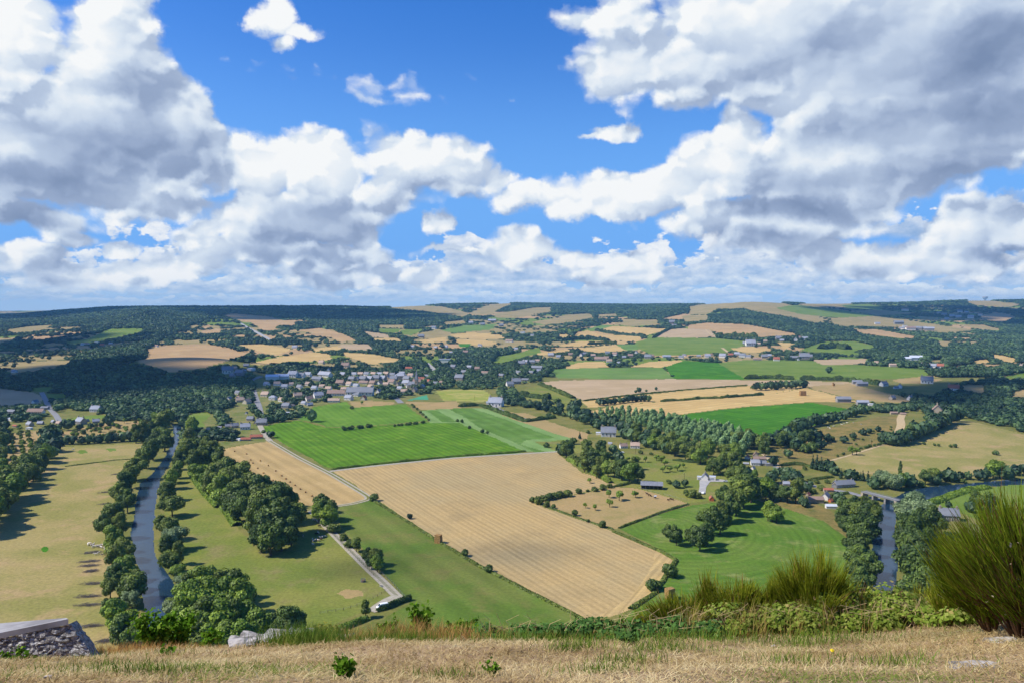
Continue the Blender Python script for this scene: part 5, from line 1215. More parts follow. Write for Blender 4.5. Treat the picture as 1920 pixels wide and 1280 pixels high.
# ------------------------------------------------------------------ houses
def house_parts(kind):
    """unit house (long side = 1 along x, front towards -y): dict part -> MB"""
    P = {}
    L, W, e, r = {'house': (1, .66, .32, .66), 'long': (1, .34, .17, .33), 'flat': (1, .7, .34, .34), 'barn': (1, .5, .26, .42), 'cottage': (1, .58, .28, .60), 'hip': (1, .62, .36, .62)}[kind]
    a, b = L/2, W/2
    w = MB()
    if kind in ('flat', 'hip'): w.box(-a, a, -b, b, -0.04, e)
    else:
        w.add([(-a,-b,-.04),(a,-b,-.04),(a,b,-.04),(-a,b,-.04),(-a,-b,e),(a,-b,e),(a,b,e),(-a,b,e),(-a,0,r-.015),(a,0,r-.015)],
              [(0,1,5,4),(2,3,7,6),(1,2,6,9,5),(3,0,4,8,7),(0,3,2,1)])
    P['wall'] = w
    o, t = .035, .022
    rf = MB()
    if kind == 'flat':
        rf.box(-a-.02, a+.02, -b-.02, b+.02, e+.002, e+.03)
    elif kind == 'hip':
        i = .28
        rf.add([(-a-o,-b-o,e),(a+o,-b-o,e),(a+o,b+o,e),(-a-o,b+o,e),(-a+i,0,r),(a-i,0,r)], [(0,1,5,4),(2,3,4,5),(1,2,5),(3,0,4),(0,3,2,1)])
    else:
        sl = (r-e)/b; ez = e - sl*o
        for s in (-1, 1):
            rf.add([(-a-o,s*(b+o),ez),(a+o,s*(b+o),ez),(a+o,0,r),(-a-o,0,r),(-a-o,s*(b+o),ez+t),(a+o,s*(b+o),ez+t),(a+o,0,r+t),(-a-o,0,r+t)],
                   [(0,1,2,3),(4,7,6,5),(0,4,5,1),(1,5,6,2),(3,7,4,0)] if s > 0 else [(3,2,1,0),(5,6,7,4),(1,5,4,0),(2,6,5,1),(0,4,7,3)])
    P['roof'] = rf
    if kind in ('house', 'long', 'cottage'):
        cw = .05 if kind != 'long' else .025
        for ci, s in enumerate((-.8,) if kind == 'cottage' else (-.86, .86)):
            ch = MB(); P['chimney%d' % ci] = ch
            ch.box(s*a-cw, s*a+cw, -cw, cw, r-.06, r+.12 if kind != 'long' else r+.06); ch.box(s*a-cw*.5, s*a+cw*.5, -cw*.5, cw*.5, (r+.12 if kind != 'long' else r+.06)+.001, r+.16 if kind != 'long' else r+.085)
    wins = []
    if kind in ('house', 'cottage', 'long', 'hip'):
        n = {'house': 4, 'cottage': 3, 'long': 7, 'hip': 5}[kind]; hh = e
        for i in range(n):
            x = -a + (i + .5)*L/n; ww = .042 if kind != 'long' else .022
            if i == n//2: wins.append(('door', x - ww*.8, x + ww*.8, -.0, hh*.62)); continue
            wins.append(('window', x - ww, x + ww, hh*.38, hh*.78))
    P['open'] = [(nm, x0, x1, z0, z1, -b) for nm, x0, x1, z0, z1 in wins]
    P['dims'] = (a, b, e, r)
    return P
HM = {}
def house_mesh(kind, part, mat):
    k = (kind, part, mat)
    if k not in HM: HM[k] = house_parts(kind)[part].mesh(kind + '_' + part, M[mat])
    return HM[k]
OPENM = {}
def opening_meshes(kind):
    if kind in OPENM: return OPENM[kind]
    P = house_parts(kind); out = []
    for nm, x0, x1, z0, z1, y in P['open']:
        t = .008
        fr = MB()
        fr.box(x0-t, x0, y-.012, y-.001, z0, z1+t).box(x1, x1+t, y-.012, y-.001, z0, z1+t).box(x0, x1, y-.012, y-.001, z1, z1+t)
        if nm == 'window': fr.box(x0-t*1.5, x1+t*1.5, y-.018, y-.001, z0-t, z0)
        pn = MB().box(x0, x1, y-.006, y-.001, z0, z1)
        out.append((nm, fr.mesh('frame', M['white_paint']), pn.mesh('pane', M['glass_dark' if nm == 'window' else 'timber'])))
    OPENM[kind] = out
    return out
RL = {'roof_slate': 'grey slate roof', 'roof_slate_light': 'pale slate roof', 'roof_brown': 'brown tiled roof', 'roof_red': 'red tiled roof', 'roof_tan': 'tan tiled roof', 'roof_metal': 'pale metal roof'}
WL = {'wall_white': 'white', 'wall_cream': 'cream', 'wall_stone': 'stone', 'wall_grey': 'grey', 'brick': 'orange brick'}
HPOS = G([(h[0], h[1]) for h in HOUSES])
REG = {}
for i, h in enumerate(HOUSES): REG.setdefault((h[7], h[3] == 'barn', h[4], h[5]), []).append(i)
for (region, isb, wall, roof), idx in REG.items():
    idx.sort(key=lambda i: HOUSES[i][0])
    for n, i in enumerate(idx):
        u, v, wpx, kind, _, _, rz, _ = HOUSES[i]
        p = HPOS[i]; w = wpx*dist(p)/FPX
        w = w*1.04
        if rz is None: rz = rnd.uniform(-38, -2)
        nm = {'barn': 'barn', 'flat': 'shed', 'long': 'long_house', 'cottage': 'cottage', 'hip': 'house'}.get(kind, 'house')
        root = empty(nm, (p[0], p[1], p[2] - 0.1), R(rz))
        root.scale = (w, w, w)
        noun = {'barn': 'barn', 'flat': 'flat roofed shed', 'long': 'long low house', 'cottage': 'cottage'}.get(kind, 'house')
        pos = '' if len(idx) == 1 else f', {ordinal(n+1)} from left'
        rw = RL[roof] if kind != 'flat' else 'light flat top'
        lab = f'{WL[wall]} {noun} with {rw} {region}{pos}'
        if len(lab.split()) > 16: lab = lab.replace('long low house', 'long house').replace(' with ', ', ')
        if len(lab.split()) > 16: lab = lab.replace(' from left', ' from left').replace(' tiled roof', ' roof').replace(' slate roof', ' roof').replace('light flat top', 'flat top')
        tag(root, lab, 'barn' if kind == 'barn' else ('shed' if kind == 'flat' else 'house'), 'buildings ' + region)
        link('wall', house_mesh(kind, 'wall', wall), root)
        rf = link('roof', house_mesh(kind, 'roof', roof), root)
        if kind in ('house', 'long', 'cottage'):
            for ci in range(1 if kind == 'cottage' else 2): link('chimney', house_mesh(kind, 'chimney%d' % ci, 'wall_stone'), rf)
        if wpx >= 12 or p[1] < 1300:
            for nm2, fm, pm in (opening_meshes(kind) if kind in ('house', 'cottage', 'long', 'hip') else []):
                f = link(nm2, pm, root); link('frame', fm, f)
# keep trees off the houses and out of the line just in front of them
hx, hy = HPOS[:, 0], HPOS[:, 1]
for x, y, w in zip(hx, hy, [h[2] for h in HOUSES]):
    rw = w*math.hypot(x, y)/FPX
    m = (np.abs(sx - x - 0.0*(sy-y)) < rw*0.62 + 2) & (sy > y - max(26, rw*1.5)) & (sy < y + rw*0.55 + 3)
    free &= ~m
keep = free & (NPR.random(len(sx)) < prob)
sh = NPR.uniform(8.5, 14.5, len(sx))
sh = np.where(vil | (sy < 1500), NPR.uniform(4.5, 9.5, len(sx)), sh)
sh = np.where((opn | (_sb < 16)) & ~thick & ~vil, NPR.uniform(4, 9.5, len(sx)), sh)
# low growth only where a tall tree would stand in front of an open field
sz = height(sx, sy); cover = np.zeros(len(sx), bool)
FIELD_PX = [np.array(f[3], float) for f in F]
for fr in (0.45, 0.95):
    uu, vv = proj(sx, sy, sz + sh*fr)
    for i, f in enumerate(F):
        if f[0] in ('garden', 'river'): continue
        cover |= inpoly(uu, vv, FIELD_PX[i])
for wx, wy, ww in [(h[0], h[1], h[2]) for h in HOUSES]:
    cover |= inpoly(uu, vv, np.array([(wx-ww*.55, wy-1), (wx+ww*.55, wy-1), (wx+ww*.5, wy-ww*.7), (wx-ww*.5, wy-ww*.7)]))
sh = np.where(cover, sh*0.32, sh)
keep &= ~(cover & (NPR.random(len(sx)) < 0.45))
wfac = np.clip(ssp/np.maximum(sh, 1)*1.05, 0.95, 2.2)
ok = keep & (np.hypot(sx, sy) < 9300)
s_ = sx/sy
regions = [('woodland of the dark left hills beyond the river', (s_ < -0.33) & (sy < 3000)), ('woods along the left skyline ridge', (s_ < -0.15) & (sy >= 3000)),
           ('trees between the village roofs', vil), ('hedges and copses of the central valley', (s_ < 0.10)), ('woods and hedges of the right hand hills', s_ >= 0.10)]
done = np.zeros(len(sx), bool)
for lb, m in regions:
    mm = ok & m & ~done; done |= m
    woods('woodland', lb, sx[mm], sy[mm], sh[mm], wfac[mm])
if REST:
    a = np.array([(t[1], t[2], t[4]*0.95) for t in REST])
    woods('woodland', 'further trees of the hedges and belts in the middle distance', a[:, 0], a[:, 1], a[:, 2], 0.85)
print('far trees', ok.sum())
# skyline trees on the ridges
# hedgerows along field edges: each hedge one thing
def hedge(label, pts, hm, wm, mat='leaf_hedge', size=0.55, dense=1.0, group='field hedges'):
    P = G(densify(pts, 8, False))
    d = np.linalg.norm(np.diff(P[:, :2], axis=0), axis=1); tot = d.sum()
    n = int(tot*wm*hm*4.5*dense/ max(size, .3)**1.6); n = min(max(n, 60), 9000)
    t = NPR.uniform(0, tot, n); cum = np.concatenate([[0], np.cumsum(d)])
    k = np.clip(np.searchsorted(cum, t) - 1, 0, len(d)-1); f = (t - cum[k])/np.maximum(d[k], 1e-6)
    c = P[k] + (P[k+1]-P[k])*f[:, None]
    dirv = (P[k+1]-P[k]); dirv[:, 2] = 0; dirv /= np.linalg.norm(dirv, axis=1)[:, None] + 1e-9
    nrm = np.stack([-dirv[:, 1], dirv[:, 0], np.zeros(n)], 1)
    hh = hm*(0.55 + 0.9*vnoise(t/7.0, t*0 + 3.3)); th = NPR.uniform(-0.1, math.pi+0.1, n)
    o = nrm*(np.cos(th)*wm*0.5*NPR.uniform(.8, 1.1, n))[:, None]; z = np.maximum(0.05, np.abs(np.sin(th))*hh*NPR.uniform(.85, 1.08, n))
    c = c + o; c[:, 2] = height(c[:, 0], c[:, 1]) + z
    nn = nrm*np.cos(th)[:, None] + np.stack([0*th, 0*th, np.sin(th)], 1)
    v, f4, tt = leaves(c, nn, size, NPR, np.clip(0.5 + 0.5*(vnoise(t/4.0, t*0)-0.5) + NPR.uniform(-.25, .25, n), 0, 1), jit=0.5)
    # solid core so that the hedge casts a shade
    m = len(P); ang_ = np.linspace(0, math.pi, 7)
    dd = np.gradient(P[:, :2], axis=0); dd /= np.linalg.norm(dd, axis=1)[:, None] + 1e-9
    nn2 = np.stack([-dd[:, 1], dd[:, 0]], 1)
    cv = []
    for a in ang_:
        e = P[:, :2] + nn2*math.cos(a)*wm*0.42
        cum2 = np.concatenate([[0], np.cumsum(d)])
        cv.append(np.column_stack([e, height(e[:, 0], e[:, 1]) - 0.05 + math.sin(a)*hm*0.75*(0.55 + 0.9*vnoise(cum2/7.0, cum2*0 + 3.3))]))
    cv = np.stack(cv, 1).reshape(-1, 3)
    cf = np.array([(i*7+j, i*7+j+1, (i+1)*7+j+1, (i+1)*7+j) for i in range(m-1) for j in range(6)])
    V = np.concatenate([v, cv]); Fq = np.concatenate([f4, cf + len(v)])
    o_ = V.mean(0) * np.array([1, 1, 0]) + np.array([0, 0, P[:, 2].min()])
    me = np_mesh('hedge', V - o_, Fq, [M[mat]], attrs={'tint': np.concatenate([tt, np.full(len(cv), .15)])})
    return tag(link('hedge', me, loc=tuple(o_)), label, 'hedge', group)
hedge('clipped dark hedge beside the white van', [(706,1146),(725,1141),(750,1130),(770,1124)], 2.2, 2.4, 'leaf_dark')
hedge('low overgrown hedge running left from the van', [(600,1195),(640,1180),(660,1172),(690,1160)], 1.8, 3.5, 'leaf_fresh')
hedge('ragged hedge bank between green meadow and pale stubble', [(700,938),(760,975),(830,1020),(900,1062),(960,1092),(1000,1113),(1050,1138),(1092,1160)], 0.9, 2.4)
hedge('hedge bank between pale stubble and mown meadow', [(1150,996),(1200,1017),(1240,1034),(1268,1050),(1256,1068),(1228,1112),(1182,1142)], 1.1, 2.6)
hedge('short hedge in the corner of the pale stubble', [(1150,912),(1165,910),(1180,906)], 1.6, 2.5)
hedge('hedge along the foot of the orchard pasture', [(1145,905),(1120,890),(1090,874),(1066,862)], 3.0, 5.0, 'leaf_fresh')
hedge('dark hedge below the poplar wood', [(1262,862),(1290,866),(1328,868)], 1.8, 2.5, 'leaf_dark')
hedge('low hedge across the dry paddock', [(1028,950),(1060,962),(1100,976),(1150,992)], 0.7, 1.6)
hedge('hedge between dry paddock and mown meadow', [(1160,990),(1200,975),(1240,960),(1290,945)], 1.0, 2.0)
hedge('clipped hedge along the hamlet road', [(1462,873),(1490,870),(1510,872),(1530,878)], 2.2, 3.5)
hedge('low hedge in front of the hamlet garden', [(1515,900),(1540,897),(1562,894)], 1.6, 3)
hedge('green bank hedge below the hamlet road', [(1456,880),(1470,885),(1484,890)], 2.0, 5, 'leaf_fresh')
hedge('edge of tall maize plants along the farm track', [(622,880),(700,870.5),(770,863.5),(850,855.5),(960,848.5),(985,845.5)], 1.5, 2.6, 'leaf_fresh', size=0.5)
hedge('line of rough grass across the dry meadow', [(122,874),(170,868),(215,862),(252,860)], 0.6, 1.6)
hedge('scrubby bank at the edge of the cattle meadow wood', [(362,884),(375,905),(395,930),(415,950)], 3.0, 9.0, 'leaf_fresh', size=.7)
hedge('second scrubby bank below the cattle meadow wood', [(418,945),(432,965),(445,985)], 2.5, 7.0, 'leaf_fresh', size=.7)
hedge('leafy river bank beside the green riverside meadow', [(1738,945),(1760,938),(1790,926),(1820,918),(1850,913)], 2.0, 8.0, 'leaf_fresh', size=.8)
hedge('hedge down the rough bank of the plain', [(1012,720),(1030,727),(1055,738),(1075,746)], 4.0, 9, size=1.3)
hedge('clump of hedge on the rough bank', [(975,740),(1000,745),(1030,748)], 6, 10, 'leaf_dark', size=1.4)
hedge('hedge at the back of the sports pitch', [(815,727),(860,728),(905,730)], 2.0, 5, 'leaf_dark', size=1.2)
hedge('dark hedge along the village road', [(860,762),(900,760),(915,765),(950,778),(985,790),(1040,783)], 4.0, 6, 'leaf_dark', size=1.1)
hedge('dark hedge under the green field with one tree', [(1398,710),(1440,709),(1488,711)], 6.5, 9, 'leaf_dark', size=1.6)
hedge('second dark hedge under the green field with one tree', [(1500,711),(1540,712),(1580,713),(1620,717),(1650,722)], 6.5, 9, 'leaf_dark', size=1.6)
hedge('broken hedge between the two golden stubbles', [(1240,752),(1280,750),(1310,747),(1350,746),(1365,743)], 2.6, 6, size=1.1)
hedge('thin hedge line under the pinkish stubble', [(1095,751),(1170,742),(1280,731),(1400,722)], 1.6, 4, size=1.0)
hedge('broken hedge beyond the golden stubble', [(1363,745),(1395,742),(1430,740)], 3.0, 6, 'leaf_dark', size=1.1)
hedge('long dark hedge crossing the golden fields', [(1118,620),(1140,625),(1180,629),(1208,631)], 9, 16, 'leaf_far', size=3)
hedge('dark hedge on the left of the slope lane', [(1342,632),(1380,632),(1420,633)], 13, 20, 'leaf_dark', size=3)
hedge('dense copse strip in the upper green field', [(1540,654),(1565,651),(1590,655)], 12, 26, 'leaf_dark', size=3)
hedge('hedge row above the thin golden strip', [(1045,640),(1080,637),(1110,637),(1140,639)], 12, 16, 'leaf_far', size=3)
hedge('hedge row in the thin golden strip', [(1103,646),(1130,645),(1156,645)], 8, 12, 'leaf_dark', size=2.5)
hedge('hedge along the long lane to the slope', [(1225,634),(1240,625),(1256,617),(1275,610)], 7, 10, 'leaf_far', size=2.5)
hedge('hedge along the edge of the far tan hill field', [(545,619),(520,616),(560,613),(600,613)], 9, 16, 'leaf_dark', size=3)
hedge('garden hedges below the hamlet by the bridge', [(1555,928),(1575,927),(1590,925)], 1.6, 2.5)
# ------------------------------------------------------------------ small things of the valley
def gp(u, v): return Vector(G([(u, v)])[0])
def px(p, w): return w*dist(p)/FPX
# --- church with slate spire
p = gp(781, 728); root = empty('church', p, R(-12)); tag(root, 'grey church with a tall slate spire in the village', 'church')
MB().add([(-14,-4.5,0),(-2.6,-4.5,0),(-2.6,4.5,0),(-14,4.5,0),(-14,-4.5,7),(-2.6,-4.5,7),(-2.6,4.5,7),(-14,4.5,7),(-14,0,12),(-2.6,0,12)],[(0,1,5,4),(2,3,7,6),(1,2,6,9,5),(3,0,4,8,7)]).obj('nave', M['wall_stone'], root)
MB().add([(-14.3,-5,6.6),(-2.5,-5,6.6),(-2.5,0,12.3),(-14.3,0,12.3),(-14.3,5,6.6),(-2.5,5,6.6)],[(0,1,2,3),(3,2,5,4)]).obj('roof', M['roof_slate'], root)
MB().box(-2.4,2.4,-2.4,2.4,0,15).obj('tower', M['wall_stone'], root)
MB().add([(-2.7,-2.7,15.02),(2.7,-2.7,15.02),(2.7,2.7,15.02),(-2.7,2.7,15.02),(0,0,33)],[(0,1,4),(1,2,4),(2,3,4),(3,0,4),(0,3,2,1)]).obj('spire', M['roof_slate'], root)
for i in range(3): MB().box(-12+3.4*i,-11+3.4*i,-4.56,-4.51,2.2,5.4).obj('window', M['glass_dark'], root)
MB().box(-.7,.7,-2.46,-2.41,10,13).obj('belfry_opening', M['timber'], root)
# --- mast and water tower on the skyline
p = gp(475, 576); p.z = float(height(p.x, p.y)); root = empty('radio_mast', p); tag(root, 'thin lattice mast standing on the left skyline ridge', 'mast')
m = MB(); h = px(p, 15)+10
for s in ((1,1),(1,-1),(-1,1),(-1,-1)): m.tube([(s[0]*1.3, s[1]*1.3, 0), (s[0]*.5, s[1]*.5, h)], .3, 4)
for k in range(12):
    z0, z1 = h*k/12, h*(k+1)/12; a0, a1 = 1.3-.8*k/12, 1.3-.8*(k+1)/12
    m.tube([(-a0,-a0,z0),(a1,-a1,z1)], .14, 3); m.tube([(a0,a0,z0),(-a1,a1,z1)], .14, 3)
m.obj('lattice', M['steel'], root); MB().tube([(0,0,h*.97),(0,0,h*1.12)], .25, 5).obj('antenna', M['steel'], root)
p = gp(1847, 563); root = empty('water_tower', p); tag(root, 'mushroom shaped water tower on the right skyline', 'water tower'); k = px(p, 12)/40*1.25
MB().tube([(0,0,0),(0,0,24*k),(0,0,26*k)], [5*k,4*k,4.4*k], 14).obj('stem', M['concrete'], root)
MB().tube([(0,0,26*k),(0,0,33*k),(0,0,39*k),(0,0,40.5*k)], [3.2*k,10*k,11.5*k,6*k], 18).obj('tank', M['concrete'], root)
# --- road bridge
a, b = gp(1620, 932), gp(1684, 949); mid = (a+b)/2; L = (b-a).length*1.05; rz = math.atan2(b.y-a.y, b.x-a.x)
root = empty('road_bridge', (mid.x, mid.y, 0), rz); tag(root, 'low concrete road bridge with white railings over the river', 'bridge')
MB().box(-L/2, L/2, -2.6, 2.6, 4.0, 4.5).obj('deck', M['wall_grey'], root)
MB().box(-L/2, L/2, -2.2, 2.2, 4.504, 4.56).obj('carriageway', M['asphalt'], root)
for s in (-1, 1):
    r_ = MB(); n = 26
    for i in range(n+1): r_.box(-L/2+L*i/n-.05, -L/2+L*i/n+.05, s*2.4-.05, s*2.4+.05, 4.5, 5.2)
    for z in (4.8, 5.15): r_.box(-L/2, L/2, s*2.4-.035+s*.1, s*2.4+.035+s*.1, z, z+.09)
    r_.obj('railing', M['steel'], root)
for x in (-L*.17, L*.17): MB().box(x-.7, x+.7, -2.3, 2.3, -1, 3.998).obj('pier', M['wall_grey'], root)
for x in (-L/2, L/2-2): MB().box(x, x+2, -2.8, 2.8, -.5, 3.997).obj('abutment', M['wall_stone'], root)
# --- open barn
p = gp(1222, 915); w = px(p, 38); root = empty('open_barn', p, R(-10)); tag(root, 'long open fronted field barn with grey sheet roof', 'barn')
a, b = w/2, w*.2
MB().add([(-a-.5,-b-1.2,3.1),(a+.5,-b-1.2,3.1),(a+.5,b+.4,4.6),(-a-.5,b+.4,4.6),(-a-.5,-b-1.2,3.25),(a+.5,-b-1.2,3.25),(a+.5,b+.4,4.75),(-a-.5,b+.4,4.75)],[(3,2,1,0),(4,5,6,7),(0,1,5,4),(1,2,6,5),(2,3,7,6),(3,0,4,7)]).obj('roof', M['roof_slate'], root)
MB().box(-a,a,b-.15,b,0,4.4).obj('back_wall', M['timber'], root)
for s in (-1, 1): MB().box(s*a-.1,s*a+.1,-b,b-.16,0,3.3).obj('side_wall', M['timber'], root)
for i in range(6): MB().box(-a+.3+(w-.6)*i/5-.12,-a+.3+(w-.6)*i/5+.12,-b-.35,-b-.12,0,3.5).obj('post', M['wall_stone'], root)
# --- white flat roofed wings of the new house
for u, v, ww, lab in ((1312, 898, 9, 'white flat roofed cube garage left of the new gabled house'), (1336, 899, 11, 'white flat roofed cube wing right of the new gabled house')):
    p = gp(u, v); w = px(p, ww); root = empty('garage', p, R(-18)); tag(root, lab, 'garage')
    MB().box(-w/2,w/2,-w*.4,w*.4,0,w*.62).obj('wall', M['wall_white'], root); MB().box(-w/2-.05,w/2+.05,-w*.4-.05,w*.4+.05,w*.62+.002,w*.62+.15).obj('roof', M['roof_metal'], root)
    MB().box(-w*.3,w*.3,-w*.4-.03,-w*.4-.003,.05,w*.42).obj('door', M['roof_slate_light'], root)
# --- vehicles
def vehicle(name, cat, label, u, v, rz, paint, van=False, sc=1.0, group=None, z=0.0):
    p = gp(u, v); root = empty(name, (p.x, p.y, p.z + 0.22 + z), R(rz)); tag(root, label, cat, group); root.scale = (sc, sc, sc)
    if van:
        prof = [(-2.7,.35),(-2.72,1.2),(-2.62,2.25),(-2.4,2.42),(.75,2.42),(1.1,2.3),(1.85,1.35),(2.55,1.12),(2.72,.9),(2.72,.35)]; hw = .98
    else:
        prof = [(-2.1,.35),(-2.15,.75),(-1.95,.95),(-1.5,1.38),(.1,1.42),(.85,1.0),(1.85,.86),(2.1,.65),(2.1,.35)]; hw = .84
    n = len(prof); m = MB()
    vs = [(x, -hw*(1 if z < 1.2 else .9), z) for x, z in prof] + [(x, hw*(1 if z < 1.2 else .9), z) for x, z in prof]
    m.add(vs, [tuple(range(n)), tuple(range(2*n-1, n-1, -1))] + [(i, i+n, (i+1) % n+n, (i+1) % n) for i in range(n)])
    m.obj('body', paint, root)
    if van:
        MB().add([(1.14,-.8,2.24),(1.14,.8,2.24),(1.86,.86,1.42),(1.86,-.86,1.42)],[(0,3,2,1)]).obj('windscreen', M['glass_dark'], root).location = (.02, 0, .02)
        for s in (-1, 1): MB().box(.35,1.35,s*.985-.012,s*.985+.012,1.3,1.95).obj('side_window', M['glass_dark'], root)
    else:
        MB().box(-1.35,.35,-.795,.795,1.0,1.33).obj('side_window', M['glass_dark'], root)
        MB().add([(.16,-.68,1.40),(.16,.68,1.40),(.84,.74,1.03),(.84,-.74,1.03)],[(0,3,2,1)]).obj('windscreen', M['glass_dark'], root).location = (.02, 0, .015)
    for x in ((-1.75, 1.75) if van else (-1.3, 1.3)):
        for s in (-1, 1):
            wv = MB(); wv.tube([(x, s*(hw-.16), .32), (x, s*(hw+.02), .32)], .34 if van else .31, 12); w_ = wv.obj('wheel', M['black'], root)
            MB().tube([(x, s*(hw+.021), .32), (x, s*(hw+.03), .32)], .18, 10).obj('rim', M['steel'], w_)
    for s in (-1, 1): MB().box(2.08 if not van else 2.7, 2.12 if not van else 2.735, s*.62-.14, s*.62+.14, .62 if not van else .75, .74 if not van else .95).obj('headlight', M['white_paint'], root)
    return root
paint = {}
for nm, c in (('white', (238,238,236)), ('silver', (170,174,180)), ('red', (150,36,32)), ('blue', (46,70,120)), ('dark', (40,42,48)), ('green', (50,110,80))):
    paint[nm] = surf(nm + '_car_paint', lin(*c), 0.35, spec=0.5)
vehicle('van', 'van', 'white panel van parked by the hedge at the lane end', 717, 1141, 205, paint['white'], True, 1.0, z=0.1)
vehicle('parked_car', 'car', 'white car on the drive below the new house', 1318, 925, 70, paint['white'], group='cars at the houses')
vehicle('parked_car', 'car', 'silver car in the yard of the new house', 1361, 903, 160, paint['silver'], group='cars at the houses')
vehicle('parked_car', 'car', 'pale car by the brown roofed house near the orchard', 1166, 849, 175, paint['white'], group='cars at the houses')
vehicle('van', 'van', 'white delivery van on the village main road', 490, 775, 110, paint['white'], True, 1.2)
for i, (u, v, c) in enumerate(((312,771,'white'),(322,770,'silver'),(330,772,'dark'),(337,768,'blue'),(344,771,'white'),(350,768,'green'),(357,772,'silver'),(364,770,'white'),(317,766,'red'),(341,765,'white'))):
    vehicle('parked_car', 'car', f'{c} car on the shaded riverside car park, {ordinal(i+1)} along', u, v, rnd.uniform(0, 180), paint[c], group='cars on the riverside car park')
# --- straw stacks and bales
def stack(u, v, wpx, lev, label, rz=0):
    p = gp(u, v); w = px(p, wpx); root = empty('straw_stack', p, R(rz)); tag(root, label, 'straw stack', 'straw stacks in the fields')
    n = max(2, lev); hb = w*.42*1.0
    for k in range(lev):
        for j in range(2 if k < lev-1 else 1 if lev > 3 else 2):
            jx = rnd.uniform(-.03, .03)*w; x0 = -w/2 + j*w/2
            m = MB().box(x0+.02+jx, x0+w/2-.02+jx, -w*.36+rnd.uniform(-.04,.04)*w, w*.36+rnd.uniform(-.04,.04)*w, k*hb+.01, (k+1)*hb)
            m.obj('bale', M['straw'], root)
stack(822, 1017, 12, 3, 'tall narrow straw bale stack beside the pale stubble', -25)
stack(1256, 1122, 15, 3, 'brown straw bale stack on the mown meadow', 30)
stack(1505, 741, 10, 2, 'wide low straw stack on the golden stubble')
stack(1563, 723, 3.5, 4, 'thin upright straw stack near the barns', 10)
bm_ = MB().tube([(-.6,0,.62),(-.58,0,.62),(.58,0,.62),(.6,0,.62)], [.4,.62,.62,.4], 14).mesh('bale', M['straw'])
BL = [(440,846),(470,862),(474,868),(483,878),(494,887),(503,873),(517,883),(528,892),(503,899),(512,901),(523,909),(536,898),(544,904),(553,910),(563,917),(573,923),(537,923),(542,927),(547,928),(550,933),(533,920),(488,864),(462,851),(560,936),(585,930)]
for i, (u, v) in enumerate(sorted(BL, key=lambda t: -t[1])):
    p = gp(u, v)
    o = link('round_bale', bm_, loc=p, rz=rnd.uniform(0, 3)); tag(o, ('nearest' if i == 0 else ordinal(i+1) + ' nearest') + ' small round straw bale on the tan bale field', 'straw bale', 'straw bales on the tan stubble')
# --- cattle
def cow_mesh(name, mat):
    b = MB()
    b.tube([(-1.15,0,1.05),(-.95,0,1.08),(-.5,0,1.0),(.1,0,.98),(.6,0,1.05),(.9,0,1.16),(1.15,0,1.30),(1.35,0,1.36),(1.6,0,1.22),(1.75,0,1.1)], [.10,.30,.37,.40,.38,.30,.20,.17,.13,.09], 10)
    for x, y in ((-.85,.2),(-.85,-.2),(.62,.2),(.62,-.2)):
        k = -.1 if x < 0 else .0
        b.tube([(x,y,.9),(x+k,y,.5),(x-.02,y,.28),(x,y,0)], [.17,.10,.065,.07], 6)
    b.tube([(-1.15,0,1.2),(-1.27,0,1.0),(-1.28,0,.55)], [.04,.03,.05], 5)
    for s in (-1, 1): b.tube([(1.38,s*.14,1.42),(1.36,s*.34,1.4)], [.05,.02], 5)
    return b.mesh(name, mat, True)
CM = {'white': cow_mesh('cow_body', M['cow_white']), 'patched': cow_mesh('cow_body', M['cow_brown']), 'dark': cow_mesh('cow_body', M['cow_dark'])}
CTXT = {'white': 'creamy white', 'patched': 'brown and white', 'dark': 'dark brown'}
def herd(pts, kinds, where, group, sc=0.95):
    by = {}
    for i, (u, v) in enumerate(pts):
        k = kinds[i % len(kinds)]; by.setdefault(k, []).append((u, v))
    for k, L in by.items():
        L.sort()
        for n, (u, v) in enumerate(L):
            o = link('cow', CM[k], loc=gp(u, v), rz=rnd.uniform(0, 6.28)); o.scale = (sc, sc, sc)
            tag(o, f'{CTXT[k]} cow {where}' + (f', {ordinal(n+1)} from left' if len(L) > 1 else ''), 'cow', group)
herd([(165,1022),(168,1020),(171,1023),(175,1022),(179,1025),(184,1026),(187,1024),(190,1027),(193,1023),(196,1028),(199,1031),(201,1033),(180,1040),(185,1038),(193,1041),(174,1026)], ['white', 'white', 'patched'], 'in the herd by the left river trees', 'cattle by the left river')
herd([(586,1012),(588,1015),(592,1013),(594,1002),(597,1000),(597,1014),(600,1009),(602,1012),(604,1008),(608,1007),(587,1022),(599,987),(588,975),(568,1006)], ['white', 'patched', 'white', 'dark'], 'in the herd by the lane', 'cattle by the lane')
herd([(1552,801),(1563,799),(1578,796),(1583,794),(1588,793),(1600,792),(1614,796),(1556,803)], ['white'], 'on the top of the dry slope', 'cattle on the dry slope')
herd([(1253,938),(1257,936),(1261,937),(1213,926),(1217,929),(1220,930)], ['dark'], 'in the dry paddock', 'cattle in the dry paddock')
herd([(137,843)], ['white'], 'alone at the back of the dry meadow', 'cattle by the left river')
herd([(1148,686),(1153,686),(1160,684)], ['dark'], 'below the hamlet gardens', 'cattle below the hamlet', 1.6)
